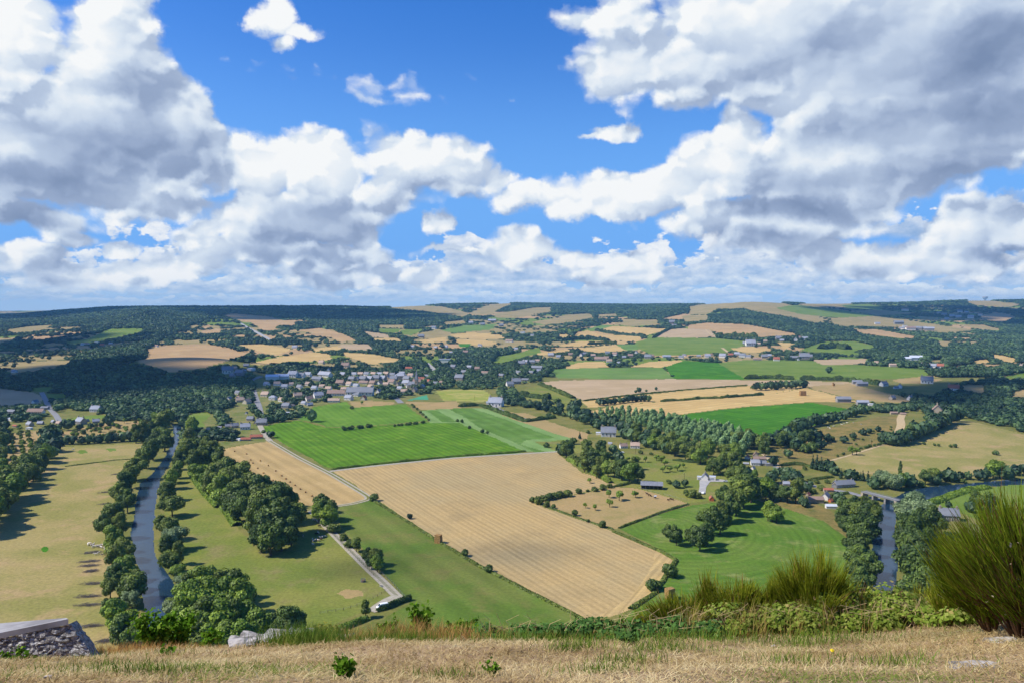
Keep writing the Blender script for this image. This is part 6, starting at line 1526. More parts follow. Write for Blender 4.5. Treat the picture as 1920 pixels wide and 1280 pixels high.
# --- brushwood heaps
def heap(u0, u1, v, label, n=130):
    a, b = gp(u0, v), gp(u1, v - 3); L = (b-a).length; ax = (b-a).normalized(); ay = Vector((-ax.y, ax.x, 0)); V = []; Fc = []
    for i in range(n):
        t = rnd.gauss(.5, .22); w = rnd.gauss(0, .9); c = a + ax*L*max(0, min(1, t)) + ay*w - a; z = abs(rnd.gauss(0, .35))
        d = (ax*rnd.uniform(.6, 1) + ay*rnd.gauss(0, .35) + Vector((0, 0, rnd.gauss(0, .12)))).normalized(); l = rnd.uniform(1.0, 3.2); r = rnd.uniform(.03, .07)
        s = Vector((-d.y, d.x, 0))*r; k = len(V); up = Vector((0, 0, r))
        p0 = c + Vector((0, 0, z + .05)) - d*l/2; p1 = c + Vector((0, 0, z + .05)) + d*l/2
        V += [p0-s, p0+s, p0+up*1.6, p1-s*.5, p1+s*.5, p1+up*.8]
        Fc += [(k, k+3, k+5, k+2), (k+1, k+2, k+5, k+4), (k, k+1, k+4, k+3)]
    o = link('brushwood_heap', np_mesh('brushwood', [tuple(x) for x in V], np.array(Fc), [M['dead_wood']]), loc=a)
    tag(o, label, 'brushwood heap', 'brushwood heaps on the dry meadow')
M['dead_wood'] = surf('dead_wood', lin(116,108,100), 1.0, lin(84,78,74), 2.0)
HP_ = [(182,216,1203),(150,195,1175),(137,203,1135),(140,200,1119),(150,205,1095),(158,186,1072),(147,187,1062),(147,187,1054),(153,197,1037),(172,198,979),(183,213,946),(182,213,924),(207,230,890),(235,254,869)]
for i, (a, b, v) in enumerate(HP_): heap(a, b, v, ('nearest' if i == 0 else ordinal(i+1) + ' nearest') + ' long grey heap of cut brushwood on the dry meadow', 170 if v > 1000 else 90)
# --- feeder, trough, poles, fences
p = gp(681, 1090); root = empty('hay_feeder', p); tag(root, 'blue grey metal hay feeder standing in the olive meadow', 'hay feeder')
m = MB()
for i in range(14):
    t = 2*math.pi*i/14; m.tube([(1.3*math.cos(t), 1.3*math.sin(t), 0), (1.05*math.cos(t), 1.05*math.sin(t), 1.7)], .05, 5)
m.obj('bars', M['blue_metal'] if 'blue_metal' in M else M['steel'], root)
for z, r in ((.25, 1.28), (.85, 1.18), (1.7, 1.06)):
    MB().tube([(r*math.cos(t*.2618), r*math.sin(t*.2618), z) for t in range(25)], .06, 6, cap=False).obj('ring', M['steel'], root)
MB().tube([(0,0,.05),(0,0,1.0),(0,0,1.25)], [.95,.8,.3], 12).obj('hay', M['straw'], root)
p = gp(715, 1099); root = empty('water_trough', p, R(-40)); tag(root, 'small dark water trough beside the lane', 'trough')
MB().box(-.9,.9,-.4,.4,0,.5).obj('basin', M['concrete'], root); MB().box(-.8,.8,-.3,.3,.502,.52).obj('water', M['water'], root)
p = gp(1228, 934); root = empty('feed_rack', p, R(20)); tag(root, 'small pale blue feed rack in the dry paddock', 'feed rack')
for x in (-.8,.8):
    for y in (-.6,.6): MB().tube([(x,y,0),(x,y,1.9)], .06, 5).obj('post', M['steel'], root)
MB().add([(-1.1,-.9,1.85),(1.1,-.9,1.85),(1.1,0,2.4),(-1.1,0,2.4),(-1.1,.9,1.85),(1.1,.9,1.85)],[(0,1,2,3),(3,2,5,4)]).obj('roof', M['roof_metal'], root)
MB().box(-.7,.7,-.4,.4,.6,1.3).obj('manger', M['timber'], root)
def pole(u, v, h, label):
    p = gp(u, v); root = empty('power_pole', p, R(rnd.uniform(0, 90))); tag(root, label, 'power pole', 'power poles')
    MB().tube([(0,0,0),(0,0,h)], [.16,.10], 7).obj('post', M['timber'], root); MB().box(-.9,.9,-.06,.06,h-.6,h-.48).obj('crossarm', M['timber'], root)
    for x in (-.75, 0, .75): MB().tube([(x,0,h-.479),(x,0,h-.25)], .06, 6).obj('insulator', M['white_paint'], root)
pole(1448, 872, 9, 'timber power pole by the stone houses'); pole(1462, 876, 9, 'timber power pole by the hamlet lane'); pole(1192, 850, 8, 'timber pole beside the tan roofed house')
pole(1634, 838, 8, 'lone pole on the meadow path'); pole(890, 750, 9, 'pole behind the sports pitch'); pole(1283, 905, 8, 'pole at the orchard pasture edge'); pole(1490, 842, 8, 'pole near the bushes on the slope'); pole(1715, 740, 9, 'pole among the riverside houses')
def fence(pts, label, gap=3.5, h=1.15):
    P = G(densify(pts, 10, False)); d = np.linalg.norm(np.diff(P[:, :2], axis=0), axis=1); cum = np.concatenate([[0], np.cumsum(d)])
    n = int(cum[-1]/gap); Q = np.stack([np.interp(np.linspace(0, cum[-1], n+1), cum, P[:, k]) for k in range(3)], 1)
    root = empty('fence', tuple(Q[0])); tag(root, label, 'fence', 'wire fences')
    pm = MB().tube([(0,0,-.1),(0,0,h)], .09, 6).mesh('post', M['timber'])
    for q_ in Q: link('post', pm, root, loc=tuple(q_-Q[0]))
    for z in (.4, .75, 1.05): MB().tube([tuple(q_-Q[0]+np.array([0, 0, z])) for q_ in Q], .02, 4, cap=False).obj('wire', M['steel'], root)
fence([(600,1150),(640,1144),(660,1139),(690,1128),(712,1115),(722,1108)], 'post and wire fence along the cattle meadow by the van')
fence([(712,1072),(735,1092),(752,1112),(768,1126)], 'post and wire fence along the lane by the green meadow')
fence([(583,958),(605,982),(632,1010),(668,1046),(700,1078)], 'wire fence between olive meadow and lane')
fence([(1292,946),(1262,955),(1235,964),(1200,976)], 'wire fence above the mown meadow')
fence([(1195,914),(1240,926),(1288,938)], 'wire fence at the back of the dry paddock', 5)
for n_, (u0, v0, u1, v1, k_) in enumerate([(310,762,330,760,4)]):
    for i in range(k_):
        p = gp(u0+(u1-u0)*i/k_, v0); root = empty('tent', p, R(rnd.uniform(0, 90))); tag(root, ['red', 'green', 'white', 'green and white'][i] + ' ridge tent on the shaded camp ground', 'tent', 'tents by the river')
        mt = [paint['red'], paint['green'], paint['white'], paint['green']][i]
        MB().add([(-2,-1.6,0),(2,-1.6,0),(2,1.6,0),(-2,1.6,0),(-2,0,2.4),(2,0,2.4)],[(0,1,5,4),(2,3,4,5)]).obj('canvas', mt, root)
        MB().add([(-2,-1.6,0),(-2,1.6,0),(-2,0,2.4),(2,-1.6,0),(2,1.6,0),(2,0,2.4)],[(0,2,1),(3,4,5)]).obj('end_panel', M['white_paint'], root)
# ------------------------------------------------------------------ the viewpoint: dry hilltop, brambles, broom, rocks, wall
EU = np.array([-300, 0, 150, 250, 430, 560, 680, 800, 950, 1200, 1500, 1700, 1800, 1880, 1960, 2300])
EV = np.array([1232, 1230, 1230, 1218, 1214, 1207, 1203, 1199, 1194, 1196, 1192, 1180, 1166, 1150, 1138, 1120])
YB, YE = 4.4, 8.8
def hill_z(x, y):
    """height of the hilltop ground"""
    x = np.asarray(x, float); y = np.asarray(y, float)
    yy = np.maximum(y, 2.5)
    u = np.clip(960 + FPX*x/yy, -300, 2300)
    ke = dzdy(np.interp(u, EU, EV)); kb = dzdy(1283.0)
    ze, zb = ke*YE, kb*YB
    t = (y - YB)/(YE - YB)
    z = np.where(y <= YE, zb + (ze - zb)*t , ze - np.minimum(y-YE, 1.8)*0.50 - np.maximum(y-YE-1.8, 0)*1.08)
    z = np.where(y < YB, np.maximum(zb + (y-YB)*-0.16, -9), z)
    z = z + fbm(x*0.7, y*0.7, 4)*0.16*np.clip(1.2 - np.abs(y-YE)/8, 0.4, 1) + fbm(x*3, y*3, 3)*0.05
    zfar = (YE*-0.44) - (60-YE)*1.05
    far = np.interp(y, [60, 120, 200, 262], [zfar, -98, -131, -140.3])
    w = np.clip((y-40)/25, 0, 1)
    z = z*(1-w) + np.where(y > 40, far + fbm(x/18., y/18., 4)*6*np.clip((262-y)/60, 0, 1), 0)*w
    return H + z
def hg(u, y):
    """point on the hilltop seen in column u at distance y"""
    x = (u-960)/FPX*y*1.0
    return Vector((x, y, float(hill_z(x, y))))
m, q, out = new_mat('dry_ground')
pos = q.n('ShaderNodeNewGeometry').outputs['Position']
n1 = q.noise(pos, 0.8, 5, 0.6); n2 = q.noise(pos, 9.0, 4, 0.7); n3 = q.noise(pos, 0.45, 3, 0.5)
c = q.mix(q.ramp(n1, .35, .65), lin(186,158,122), lin(160,132,98)); c = q.mix(q.ramp(n2, .4, .75), c, lin(126,102,74)); c = q.mix(q.ramp(n3, .56, .7, 0, .5), c, lin(120,118,62))
b = q.n('ShaderNodeBsdfPrincipled', ins={'Roughness': 1.0, 'Specular IOR Level': 0.05}); q.l(c, b.inputs['Base Color'])
q.l(q.n('ShaderNodeBump', ins={'Strength': .6, 'Distance': .03, 'Height': n2}).outputs[0], b.inputs['Normal']); q.l(b.outputs[0], out.inputs[0])
M['dry_ground'] = m
def grid(name, xs, ys, mat):
    X, Y = np.meshgrid(xs, ys); Z = hill_z(X, Y); n = len(xs); r, c = np.meshgrid(np.arange(len(ys)-1), np.arange(n-1), indexing='ij'); i = (r*n+c).ravel()
    return link(name, np_mesh(name, np.stack([X, Y, Z], 2).reshape(-1, 3), np.stack([i, i+1, i+n+1, i+n], 1), [mat], smooth=True))
tag(grid('ground', np.linspace(-14, 14, 260), np.linspace(-6, 12, 170), M['dry_ground']), 'dry trampled ground of the hilltop viewpoint', 'ground', kind='structure')
xs = np.concatenate([np.linspace(-420, -14, 60), np.linspace(-13.5, 13.5, 40), np.linspace(14, 420, 60)])
tag(grid('hillside', xs, np.concatenate([np.linspace(12, 60, 30), np.linspace(64, 264, 40)]), M['bush_scrub']), 'steep scrub covered hillside under the viewpoint', 'hill', kind='structure')

def blade_mat(name, stops, trans=.25):
    m, q, out = new_mat(name)
    at = q.n('ShaderNodeAttribute', attribute_name='tint').outputs['Fac']
    cr = q.n('ShaderNodeValToRGB', ins={0: at}); r = cr.color_ramp
    r.elements[0].position, r.elements[0].color = stops[0]; r.elements[1].position, r.elements[1].color = stops[-1]
    for p, c in stops[1:-1]:
        e = r.elements.new(p); e.color = c
    d = q.n('ShaderNodeBsdfDiffuse', ins={'Color': cr.outputs[0]}); t = q.n('ShaderNodeBsdfTranslucent', ins={'Color': cr.outputs[0]})
    q.l(q.n('ShaderNodeMixShader', ins={0: trans, 1: d.outputs[0], 2: t.outputs[0]}).outputs[0], out.inputs[0])
    return m
M['dry_blade'] = blade_mat('dry_blade', [(0, lin(108,86,54)), (.3, lin(164,140,94)), (.62, lin(198,176,126)), (.8, lin(214,196,148)), (.86, lin(136,140,70)), (1, lin(98,122,48))])
M['gold_blade'] = blade_mat('gold_blade', [(0, lin(160,112,62)), (.5, lin(204,158,92)), (1, lin(196,176,110))])
M['rank_blade'] = blade_mat('rank_blade', [(0, lin(110,124,44)), (.45, lin(150,146,64)), (.7, lin(196,166,104)), (1, lin(150,112,70))])
M['green_blade'] = blade_mat('green_blade', [(0, lin(82,112,36)), (.6, lin(112,142,50)), (1, lin(160,160,84))])
M['broom'] = blade_mat('broom', [(0, lin(74,88,18)), (.5, lin(118,128,30)), (.85, lin(156,156,50)), (1, lin(156,124,66))], .2)
M['broom_dark'] = blade_mat('broom_dark', [(0, lin(62,82,16)), (.55, lin(102,120,28)), (.86, lin(146,152,46)), (1, lin(96,70,42))], .2)
M['bramble'] = blade_mat('bramble', [(0, lin(84,104,36)), (.45, lin(124,144,54)), (.8, lin(156,164,82)), (1, lin(184,158,100))], .3)
M['ivy'] = blade_mat('ivy', [(0, lin(52,82,40)), (.6, lin(80,114,54)), (1, lin(116,142,78))], .15)
M['shrub_leaf'] = blade_mat('shrub_leaf', [(0, lin(58,92,22)), (.6, lin(94,132,34)), (1, lin(134,160,58))], .3)
M['gorse'] = blade_mat('gorse', [(0, lin(104,104,40)), (.6, lin(146,144,66)), (1, lin(170,150,90))], .15)
M['twig'] = surf('twig', lin(112,84,58), 1.0, lin(84,62,44), 6.0)
M['dry_stem'] = surf('dry_stem', lin(196,170,124), 1.0)

def blades(P, h, w, lean, rng, tint, bend=0.5, direction=None):
    """bent three-sided-looking grass blades as two quads and a tip; P (n,3), h (n,)"""
    n = len(P); a = rng.uniform(0, 2*math.pi, n) if direction is None else direction
    d = np.stack([np.cos(a), np.sin(a), np.zeros(n)], 1)
    b_ = rng.uniform(0, 2*math.pi, n); s = np.stack([np.cos(b_), np.sin(b_), np.zeros(n)], 1)*(w if np.ndim(w) == 0 else w[:, None])*0.5
    l = np.clip(lean, 0, .98); up = np.sqrt(1 - l*l)
    p1 = P + d*(h*l*.45)[:, None] + np.array([0, 0, 1.])*(h*up*.5)[:, None]
    l2 = np.clip(l + bend*.4, 0, .99); u2 = np.sqrt(1 - l2*l2)
    p2 = p1 + d*(h*l2*.5)[:, None] + np.array([0, 0, 1.])*(h*u2*.48)[:, None]
    V = np.stack([P - s, P + s, p1 + s*.75, p1 - s*.75, p2], 1).reshape(-1, 3)
    k = np.arange(n)*5
    return V, np.stack([k, k+1, k+2, k+3], 1), np.stack([k+3, k+2, k+4], 1), np.repeat(tint, 5)
def stuff(name, label, cat, parts, mat):
    V = []; Q = []; T3 = []; T = []; off = 0
    for v, f4, f3, t in parts:
        V.append(v); Q.append(f4 + off); T.append(t)
        if f3 is not None and len(f3): T3.append(f3 + off)
        off += len(v)
    fl = [np.concatenate(Q)] + ([np.concatenate(T3)] if T3 else [])
    return tag(link(name, np_mesh(name, np.concatenate(V), fl, [mat], attrs={'tint': np.concatenate(T)})), label, cat, kind='stuff')
rg = np.random.default_rng(21)
def scatter(n, y0, y1, spread=0.80):
    y = y0 + (y1-y0)*rg.random(n); x = (rg.random(n)*2-1)*(spread*y + .6)
    return x, y
# matted dry grass
x, y = scatter(105000, 3.6, 9.2)
gp_ = fbm(x*.55 + 9, y*.9, 3); pat = fbm(x*1.6, y*2.2, 4)
bare = (fbm(x*.5+31, y*.8+7, 3) > .13) & (x > 2.0) & (rg.random(len(x)) < .8)
x, y, gp_, pat = x[~bare], y[~bare], gp_[~bare], pat[~bare]
P = np.stack([x, y, hill_z(x, y) + rg.uniform(0, .02, len(x))], 1)
tint = np.clip(.48 + pat*1.1 + rg.normal(0, .16, len(x)), 0, .8); grn = (gp_ + rg.normal(0, .10, len(x)) > .20); tint[grn] = rg.uniform(.84, 1, grn.sum())
lean = np.clip(rg.normal(.92, .08, len(x)), .3, .99)
stuff('dry_grass', 'matted straw coloured dry grass of the hilltop', 'grass', [blades(P, rg.uniform(.03, .10, len(x)), .0065, lean, rg, tint)], M['dry_blade'])
# taller golden grass along the brink
u = rg.uniform(-40, 1960, 20000); dens_ = np.interp(u, [0, 60, 130, 260, 420, 700, 760, 1000, 1250, 1700, 1960], [.3, .9, 1, .9, .25, .75, 1, .6, .6, .25, .2]); u = u[rg.random(len(u)) < dens_]
y = YE + rg.normal(.05, .28, len(u)); x = (u-960)/FPX*y
P = np.stack([x, y, hill_z(x, y) - .02], 1)
stuff('grass', 'tall golden dry grass along the cliff edge', 'grass', [blades(P, rg.uniform(.05, .22, len(x))*np.interp(u, [0, 200, 300, 420, 690, 760, 900, 1960], [1.0, 1.0, .7, .5, 1.3, 1.7, 1.2, .9]), .006, np.clip(rg.normal(.35, .18, len(x)), 0, .9), rg, np.clip(rg.normal(.5, .25, len(x)), 0, 1))], M['gold_blade'])
# dry stalks and rank grass standing among the brambles
u = rg.uniform(1215, 1850, 9000); y = rg.normal(8.75, .22, len(u)); x = (u-960)/FPX*y; cl = vnoise(u/26., u*0+1.7); kp = rg.random(len(u)) < np.clip((cl-.35)*2.2, .05, 1); u, y, x = u[kp], y[kp], x[kp]
P = np.stack([x, y, hill_z(x, y) - .02], 1)
stuff('grass', 'dry stalks and rank grass standing among the brambles', 'grass', [blades(P, rg.uniform(.16, .52, len(x)), .007, np.clip(rg.normal(.28, .16, len(x)), 0, .9), rg, np.clip(rg.normal(.5, .3, len(x)), 0, 1))], M['rank_blade'])
# green grass tufts
Pt, ht = [], []
for uu, yy, n, hh, sp in ((560,8.6,1500,.26,.45),(590,8.4,900,.22,.4),(700,8.2,500,.16,.5),(40,7.9,260,.10,1.6),(190,7.6,260,.10,1.8),(1080,6.6,260,.14,.3),(1180,5.6,200,.12,.3),(430,5.6,120,.09,.5),(1130,5.1,200,.10,.3),(840,5.0,160,.1,.25),(1500,5.5,220,.12,.4),(1700,5.3,200,.12,.4),(250,5.2,260,.12,.4),(130,5.6,260,.10,.5),(1240,6.6,300,.16,.4),(1000,7.9,700,.18,.9),(1300,8.0,700,.18,.9),(1560,7.8,500,.18,.8),(760,8.3,500,.2,.5)):
    p = hg(uu, yy); x = p.x + rg.normal(0, sp*.5, n); y = p.y + rg.normal(0, sp*.3, n); Pt.append(np.stack([x, y, hill_z(x, y)], 1)); ht.append(rg.uniform(.4, 1.2, n)*hh)
Pt = np.concatenate(Pt); ht = np.concatenate(ht)
stuff('grass', 'green grass tufts scattered on the dry hilltop', 'grass', [blades(Pt, ht, .006, np.clip(rg.normal(.3, .18, len(Pt)), 0, .9), rg, rg.uniform(0, 1, len(Pt)))], M['green_blade'])

def leafy(C, N, size, rng, tint, asp=.7):
    v, f, t = leaves(C, N, size, rng, tint, jit=.35, asp=asp)
    return v, f, None, t
def tint_mesh(name, parts, mat):
    V = []; Q = []; T3 = []; T = []; off = 0
    for v, f4, f3, t in parts:
        V.append(v); T.append(t)
        if f4 is not None and len(f4): Q.append(f4 + off)
        if f3 is not None and len(f3): T3.append(f3 + off)
        off += len(v)
    fl = ([np.concatenate(Q)] if Q else []) + ([np.concatenate(T3)] if T3 else [])
    return np_mesh(name, np.concatenate(V), fl, [mat], attrs={'tint': np.concatenate(T)})

def broom(label, u, y, h, r, n, mat, seed, lean=(0, 0), brown=.1, low=0.0):
    """broom bush: woody stems fanning up into sheaves of thin green twigs"""
    rng = np.random.default_rng(seed); base = hg(u, y); root = empty('broom_bush', base); tag(root, label, 'broom bush', 'broom bushes on the brink')
    sm = MB(); tips = []
    for i in range(n):
        a = rng.uniform(0, 6.28); rr = r*math.sqrt(rng.random()); hh = h*(1 - .45*(rr/r)**2)*rng.uniform(.62, 1.0)
        e = Vector((rr*math.cos(a) + lean[0]*hh, rr*math.sin(a)*.8 + lean[1]*hh, hh)); mid = Vector((e.x*.45, e.y*.45, hh*.5))
        sm.tube([(e.x*.06, e.y*.06, -.05), tuple(mid), tuple(mid*.3 + e*.7)], [.011, .006, .003], 5, cap=False); tips.append((mid, e, hh))
    sm.obj('stem', M['twig'], root)
    C = []; D = []; Hh = []; T = []
    for mid, e, hh in tips:
        k = int(76 + 50*rng.random())
        t = rng.random(k)**.8; st = np.array(mid)*.55; p = st + (np.array(e) - st)*t[:, None]*.86 + rng.normal(0, .012 + .016*h, (k, 3))
        C.append(p); d = (np.array(e) - np.array(mid)); d /= np.linalg.norm(d); dd = d + rng.normal(0, .19, (k, 3)) + np.array([0, 0, .30]); dd /= np.linalg.norm(dd, axis=1)[:, None]
        D.append(dd); Hh.append(rng.uniform(.09, .34, k)*min(1.2, max(.7, h))*np.where(t > .8, 1.1, .8)); tt = np.clip(rng.normal(.42, .2, k) + .25*(t-.5), 0, .9); br = rng.random(k) < brown*(1.4 - t); tt[br] = 1.0; T.append(tt)
    C = np.concatenate(C); D = np.concatenate(D); L = np.concatenate(Hh); T = np.concatenate(T); n_ = len(C)
    s = np.cross(D, rng.normal(0, 1, (n_, 3))); s /= np.linalg.norm(s, axis=1)[:, None] + 1e-9; s *= .0032
    p1 = C + D*(L*.55)[:, None]; p2 = p1 + (D + rng.normal(0, .10, (n_, 3)))*(L*.45)[:, None]
    V = np.stack([C-s, C+s, p1+s*.8, p1-s*.8, p2], 1).reshape(-1, 3); k = np.arange(n_)*5
    link('twigs', tint_mesh('broom_twigs', [(V, np.stack([k, k+1, k+2, k+3], 1), np.stack([k+3, k+2, k+4], 1), np.repeat(T, 5))], M[mat]), root)
    if brown > .2:   # dry seed pods
        m_ = 260; i = rng.integers(0, n_, m_*3); i = i[(C[i, 2] < h*.75)][:m_]
        v, f, _, t = leafy(C[i] + rng.normal(0, .03, (len(i), 3)), rng.normal(0, 1, (len(i), 3)), .030, rng, rng.uniform(0, 1, len(i)), .4)
        link('seed_pods', tint_mesh('seed_pods', [(v, f, None, t)], M['pod']), root)
M['pod'] = blade_mat('pod', [(0, lin(40,30,24)), (.7, lin(84,60,40)), (1, lin(206,190,160))], .1)
broom('large dark green broom bush rising at the right edge', 1935, 6.5, 1.24, .66, 72, 'broom_dark', 1, (-.04, 0), .30)
broom('broom bush leaning out at the right edge, nearest the viewer', 1995, 5.9, 1.15, .5, 56, 'broom_dark', 2, (-.38, .1), .35)
broom('slender broom shoots left of the large dark bush', 1880, 7.0, .98, .40, 46, 'broom_dark', 3, (-.42, .05), .12)
broom('tallest broom bush of the row, above the brambles', 1535, 9.0, .98, .46, 84, 'broom', 4, (.02, 0), .08)
broom('broad yellow green broom bush beside the tallest one', 1465, 9.2, .74, .5, 64, 'broom', 5, (-.05, 0), .10)
broom('yellow green broom bush with brown tips over the mown meadow', 1390, 9.1, .70, .44, 58, 'broom', 6, (-.05, 0), .16)
broom('pointed broom bush left in the row on the brink', 1345, 9.3, .78, .28, 34, 'broom', 7, (-.08, 0), .2)
broom('low broom bush at the left end of the row', 1285, 9.0, .50, .42, 46, 'broom', 8, (-.05, 0), .14)
broom('small broom bush at the far left of the row, by the straw stack', 1235, 9.2, .36, .32, 28, 'broom', 9, (0, 0), .1)
broom('broom shoots right of the tallest broom bush', 1590, 9.1, .66, .34, 36, 'broom', 12, (.06, 0), .1)
broom('thin broom shoots between the brambles', 1745, 9.0, .52, .3, 26, 'broom', 10, (.05, 0), .1)
broom('low broom sprigs at the end of the brambles', 1800, 8.0, .46, .35, 26, 'broom', 11, (.1, 0), .1)

def bramble(label, u, y, w, h, n, mat, seed, size=.045, stems=14, name='bramble', cat='bramble', group='brambles along the brink', z0=0.0, dry=0):
    rng = np.random.default_rng(seed); base = hg(u, y); root = empty(name, base); tag(root, label, cat, group)
    k = 9; cc = np.stack([rng.uniform(-.5, .5, k)*w, rng.uniform(-.3, .3, k)*w, rng.uniform(.2, .8, k)*h], 1); rad = rng.uniform(.3, .55, k)*h + .06
    i = rng.integers(0, k, n); d = rng.normal(0, 1, (n, 3)); d[:, 2] = np.abs(d[:, 2]) + .1; d[:, 1] -= .3; d /= np.linalg.norm(d, axis=1)[:, None]
    C = cc[i] + d*rad[i][:, None]*np.array([1.35, 1.0, .8])*rng.uniform(.6, 1.08, n)[:, None]
    gz = hill_z(C[:, 0]+base.x, C[:, 1]+base.y) - base.z; C[:, 2] = np.maximum(C[:, 2] + np.minimum(gz, .0)*.35, gz + .01)
    v, f, _, t = leafy(C, d + np.array([0, -.2, .4]), size, rng, np.clip(rng.normal(.45, .24, n), 0, 1), .75)
    link('foliage', tint_mesh(name + '_foliage', [(v, f, None, t)], M[mat]), root)
    st = MB()
    for j in range(stems):
        a = rng.uniform(0, 6.28); e = np.array([math.cos(a)*w*.6, math.sin(a)*w*.25, 0]); hh = h*rng.uniform(.7, 1.25); x0 = rng.uniform(-.4, .4)*w
        st.tube([(x0, 0, -.05), (x0 + e[0]*.3, e[1]*.3, hh*.8), (x0 + e[0]*.65, e[1]*.65, hh), (x0 + e[0], e[1], hh*.62)], [.006, .005, .004, .002], 4, cap=False)
    st.obj('stems', M['twig'], root)
    if dry:
        ds = MB()
        for j in range(dry):
            x0, y0 = rng.uniform(-.5, .5)*w, rng.uniform(-.35, .1)*w; hh = rng.uniform(.12, .3); zz = float(hill_z(base.x+x0, base.y+y0) - base.z)
            ds.tube([(x0, y0, zz), (x0+rng.uniform(-.15, .15), y0, zz+hh), (x0+rng.uniform(-.22, .22), y0-.02, zz+hh*1.3)], [.004, .003, .002], 4, cap=False)
        ds.obj('dry_stems', M['dry_stem'], root)
wd = {}
rows = [(1360,8.9,.55,.26),(1425,8.7,.6,.30),(1490,8.8,.6,.30),(1550,8.7,.6,.34),(1610,8.8,.6,.40),(1660,9.0,.6,.46),(1700,8.7,.55,.36),(1745,8.5,.5,.34),(1795,8.2,.5,.32),(1840,7.9,.45,.30),(1310,8.9,.5,.22),(1590,9.2,.6,.42),(1640,8.5,.6,.30)]
rows.sort()
rows = [(u, y, w*rnd.uniform(.8, 1.2), h*rnd.uniform(.55, 1.25)) for u, y, w, h in rows]
for i, (u, y, w, h) in enumerate(rows):
    bramble(f'light green bramble thicket on the brink, {ordinal(i+1)} from its left end', u, y, w, h*0.92, 1500, 'bramble', 40+i, .034, 14, dry=20)
for i, (u, y, w, h) in enumerate(((950,8.7,.5,.16),(1010,8.6,.5,.17),(1075,8.6,.5,.18),(1140,8.7,.5,.20),(1195,8.5,.5,.18),(1255,8.7,.45,.2),(1300,8.5,.45,.17))):
    bramble(f'low dark green ivy cover at the cliff edge, {ordinal(i+1)} from its left end', u, y, w, h, 620, 'ivy', 70+i, .038, 5, 'ivy_patch', 'ivy', 'ivy along the cliff edge', dry=6)
for i, (u, y, w, h, lab) in enumerate(((1655,9.6,.42,.5,'pale gorse dome behind the brambles'),(1720,9.7,.36,.46,'smaller pale gorse dome beside the river view'),(612,9.2,.28,.18,'pale green gorse cushion beside the white rocks'))):
    bramble(lab, u, y, w, h, 1500, 'gorse', 90+i, .022, 6, 'gorse_bush', 'gorse', 'gorse cushions')
def shrub(label, u, y, h, w, n, seed, size=.04, branches=7, mat='shrub_leaf', name='shrub', cat='shrub', group='young shrubs on the brink'):
    rng = np.random.default_rng(seed); base = hg(u, y); root = empty(name, base); tag(root, label, cat, group); st = MB(); C = []; N = []
    for j in range(branches):
        a = rng.uniform(0, 6.28); hh = h*rng.uniform(.55, 1.0); e = np.array([math.cos(a)*w*.5*rng.uniform(.4, 1), math.sin(a)*w*.3, hh]); m_ = e*np.array([.35, .35, .55])
        st.tube([(0, 0, -.06), tuple(m_), tuple(e)], [.011, .007, .002], 5, cap=False)
        k = n//branches; t = rng.uniform(.28, 1.05, k); p = np.where(t[:, None] < .55, m_*t[:, None]/.55, m_ + (e-m_)*((t-.55)/.45)[:, None]); p = p + rng.normal(0, .05*h + .012, (k, 3)); C.append(p); N.append(rng.normal(0, .6, (k, 3)) + np.array([-.2, -.3, .6]))
    C = np.concatenate(C); N = np.concatenate(N); N /= np.linalg.norm(N, axis=1)[:, None]
    v, f, _, t = leafy(C, N, size, rng, np.clip(rng.normal(.5, .25, len(C)), 0, 1), .65)
    link('foliage', tint_mesh(name + '_foliage', [(v, f, None, t)], M[mat]), root); st.obj('branches', M['twig'], root)
shrub('bright leafy shrub hiding the river end, left of its twin', 278, 9.6, .52, .55, 1100, 101, .045, 12)
shrub('bright leafy shrub next to the wood, right of its twin', 325, 9.7, .46, .5, 900, 102, .045, 10)
shrub('low bright shrub sprig trailing towards the white rocks', 372, 9.4, .22, .45, 260, 103, .04, 6)
shrub('tall young oak shrub standing over the green meadow', 788, 9.3, .44, .32, 520, 104, .042, 7)
shrub('low leafy shrub left of the young oak shrub', 730, 9.2, .24, .42, 420, 105, .04, 7)
shrub('leafy shrub right of the young oak shrub', 868, 9.4, .34, .42, 420, 106, .04, 7)
shrub('small leafy shrub between the two taller ones', 835, 9.2, .24, .3, 240, 107, .04, 5)
shrub('tiny shrub sprig at the brink over the stubble corner', 1050, 9.5, .26, .35, 260, 108, .035, 6)
shrub('shrub sprig by the stubble corner, right of the tiny one', 1165, 9.6, .32, .4, 320, 109, .035, 6)
shrub('single bramble shoot arching over the far river', 1690, 9.5, .55, .3, 60, 110, .03, 3, 'bramble')
shrub('bushy green weed at the bottom edge', 640, 4.75, .15, .13, 330, 111, .026, 9, name='weed', cat='weed', group='weeds on the dry ground')
shrub('small dark weed on the bare ground', 920, 5.1, .085, .07, 90, 112, .024, 5, name='weed', cat='weed', group='weeds on the dry ground')
shrub('broad leaved green weed at the foot of the ivy', 1185, 7.7, .16, .22, 150, 113, .06, 7, 'ivy', name='weed', cat='weed', group='weeds on the dry ground')
shrub('flat leafy weed below the bright leafy shrubs', 302, 7.9, .06, .22, 90, 114, .04, 6, name='weed', cat='weed', group='weeds on the dry ground')
shrub('spiky green weed at the left edge', 15, 7.0, .12, .3, 160, 115, .035, 7, name='weed', cat='weed', group='weeds on the dry ground')
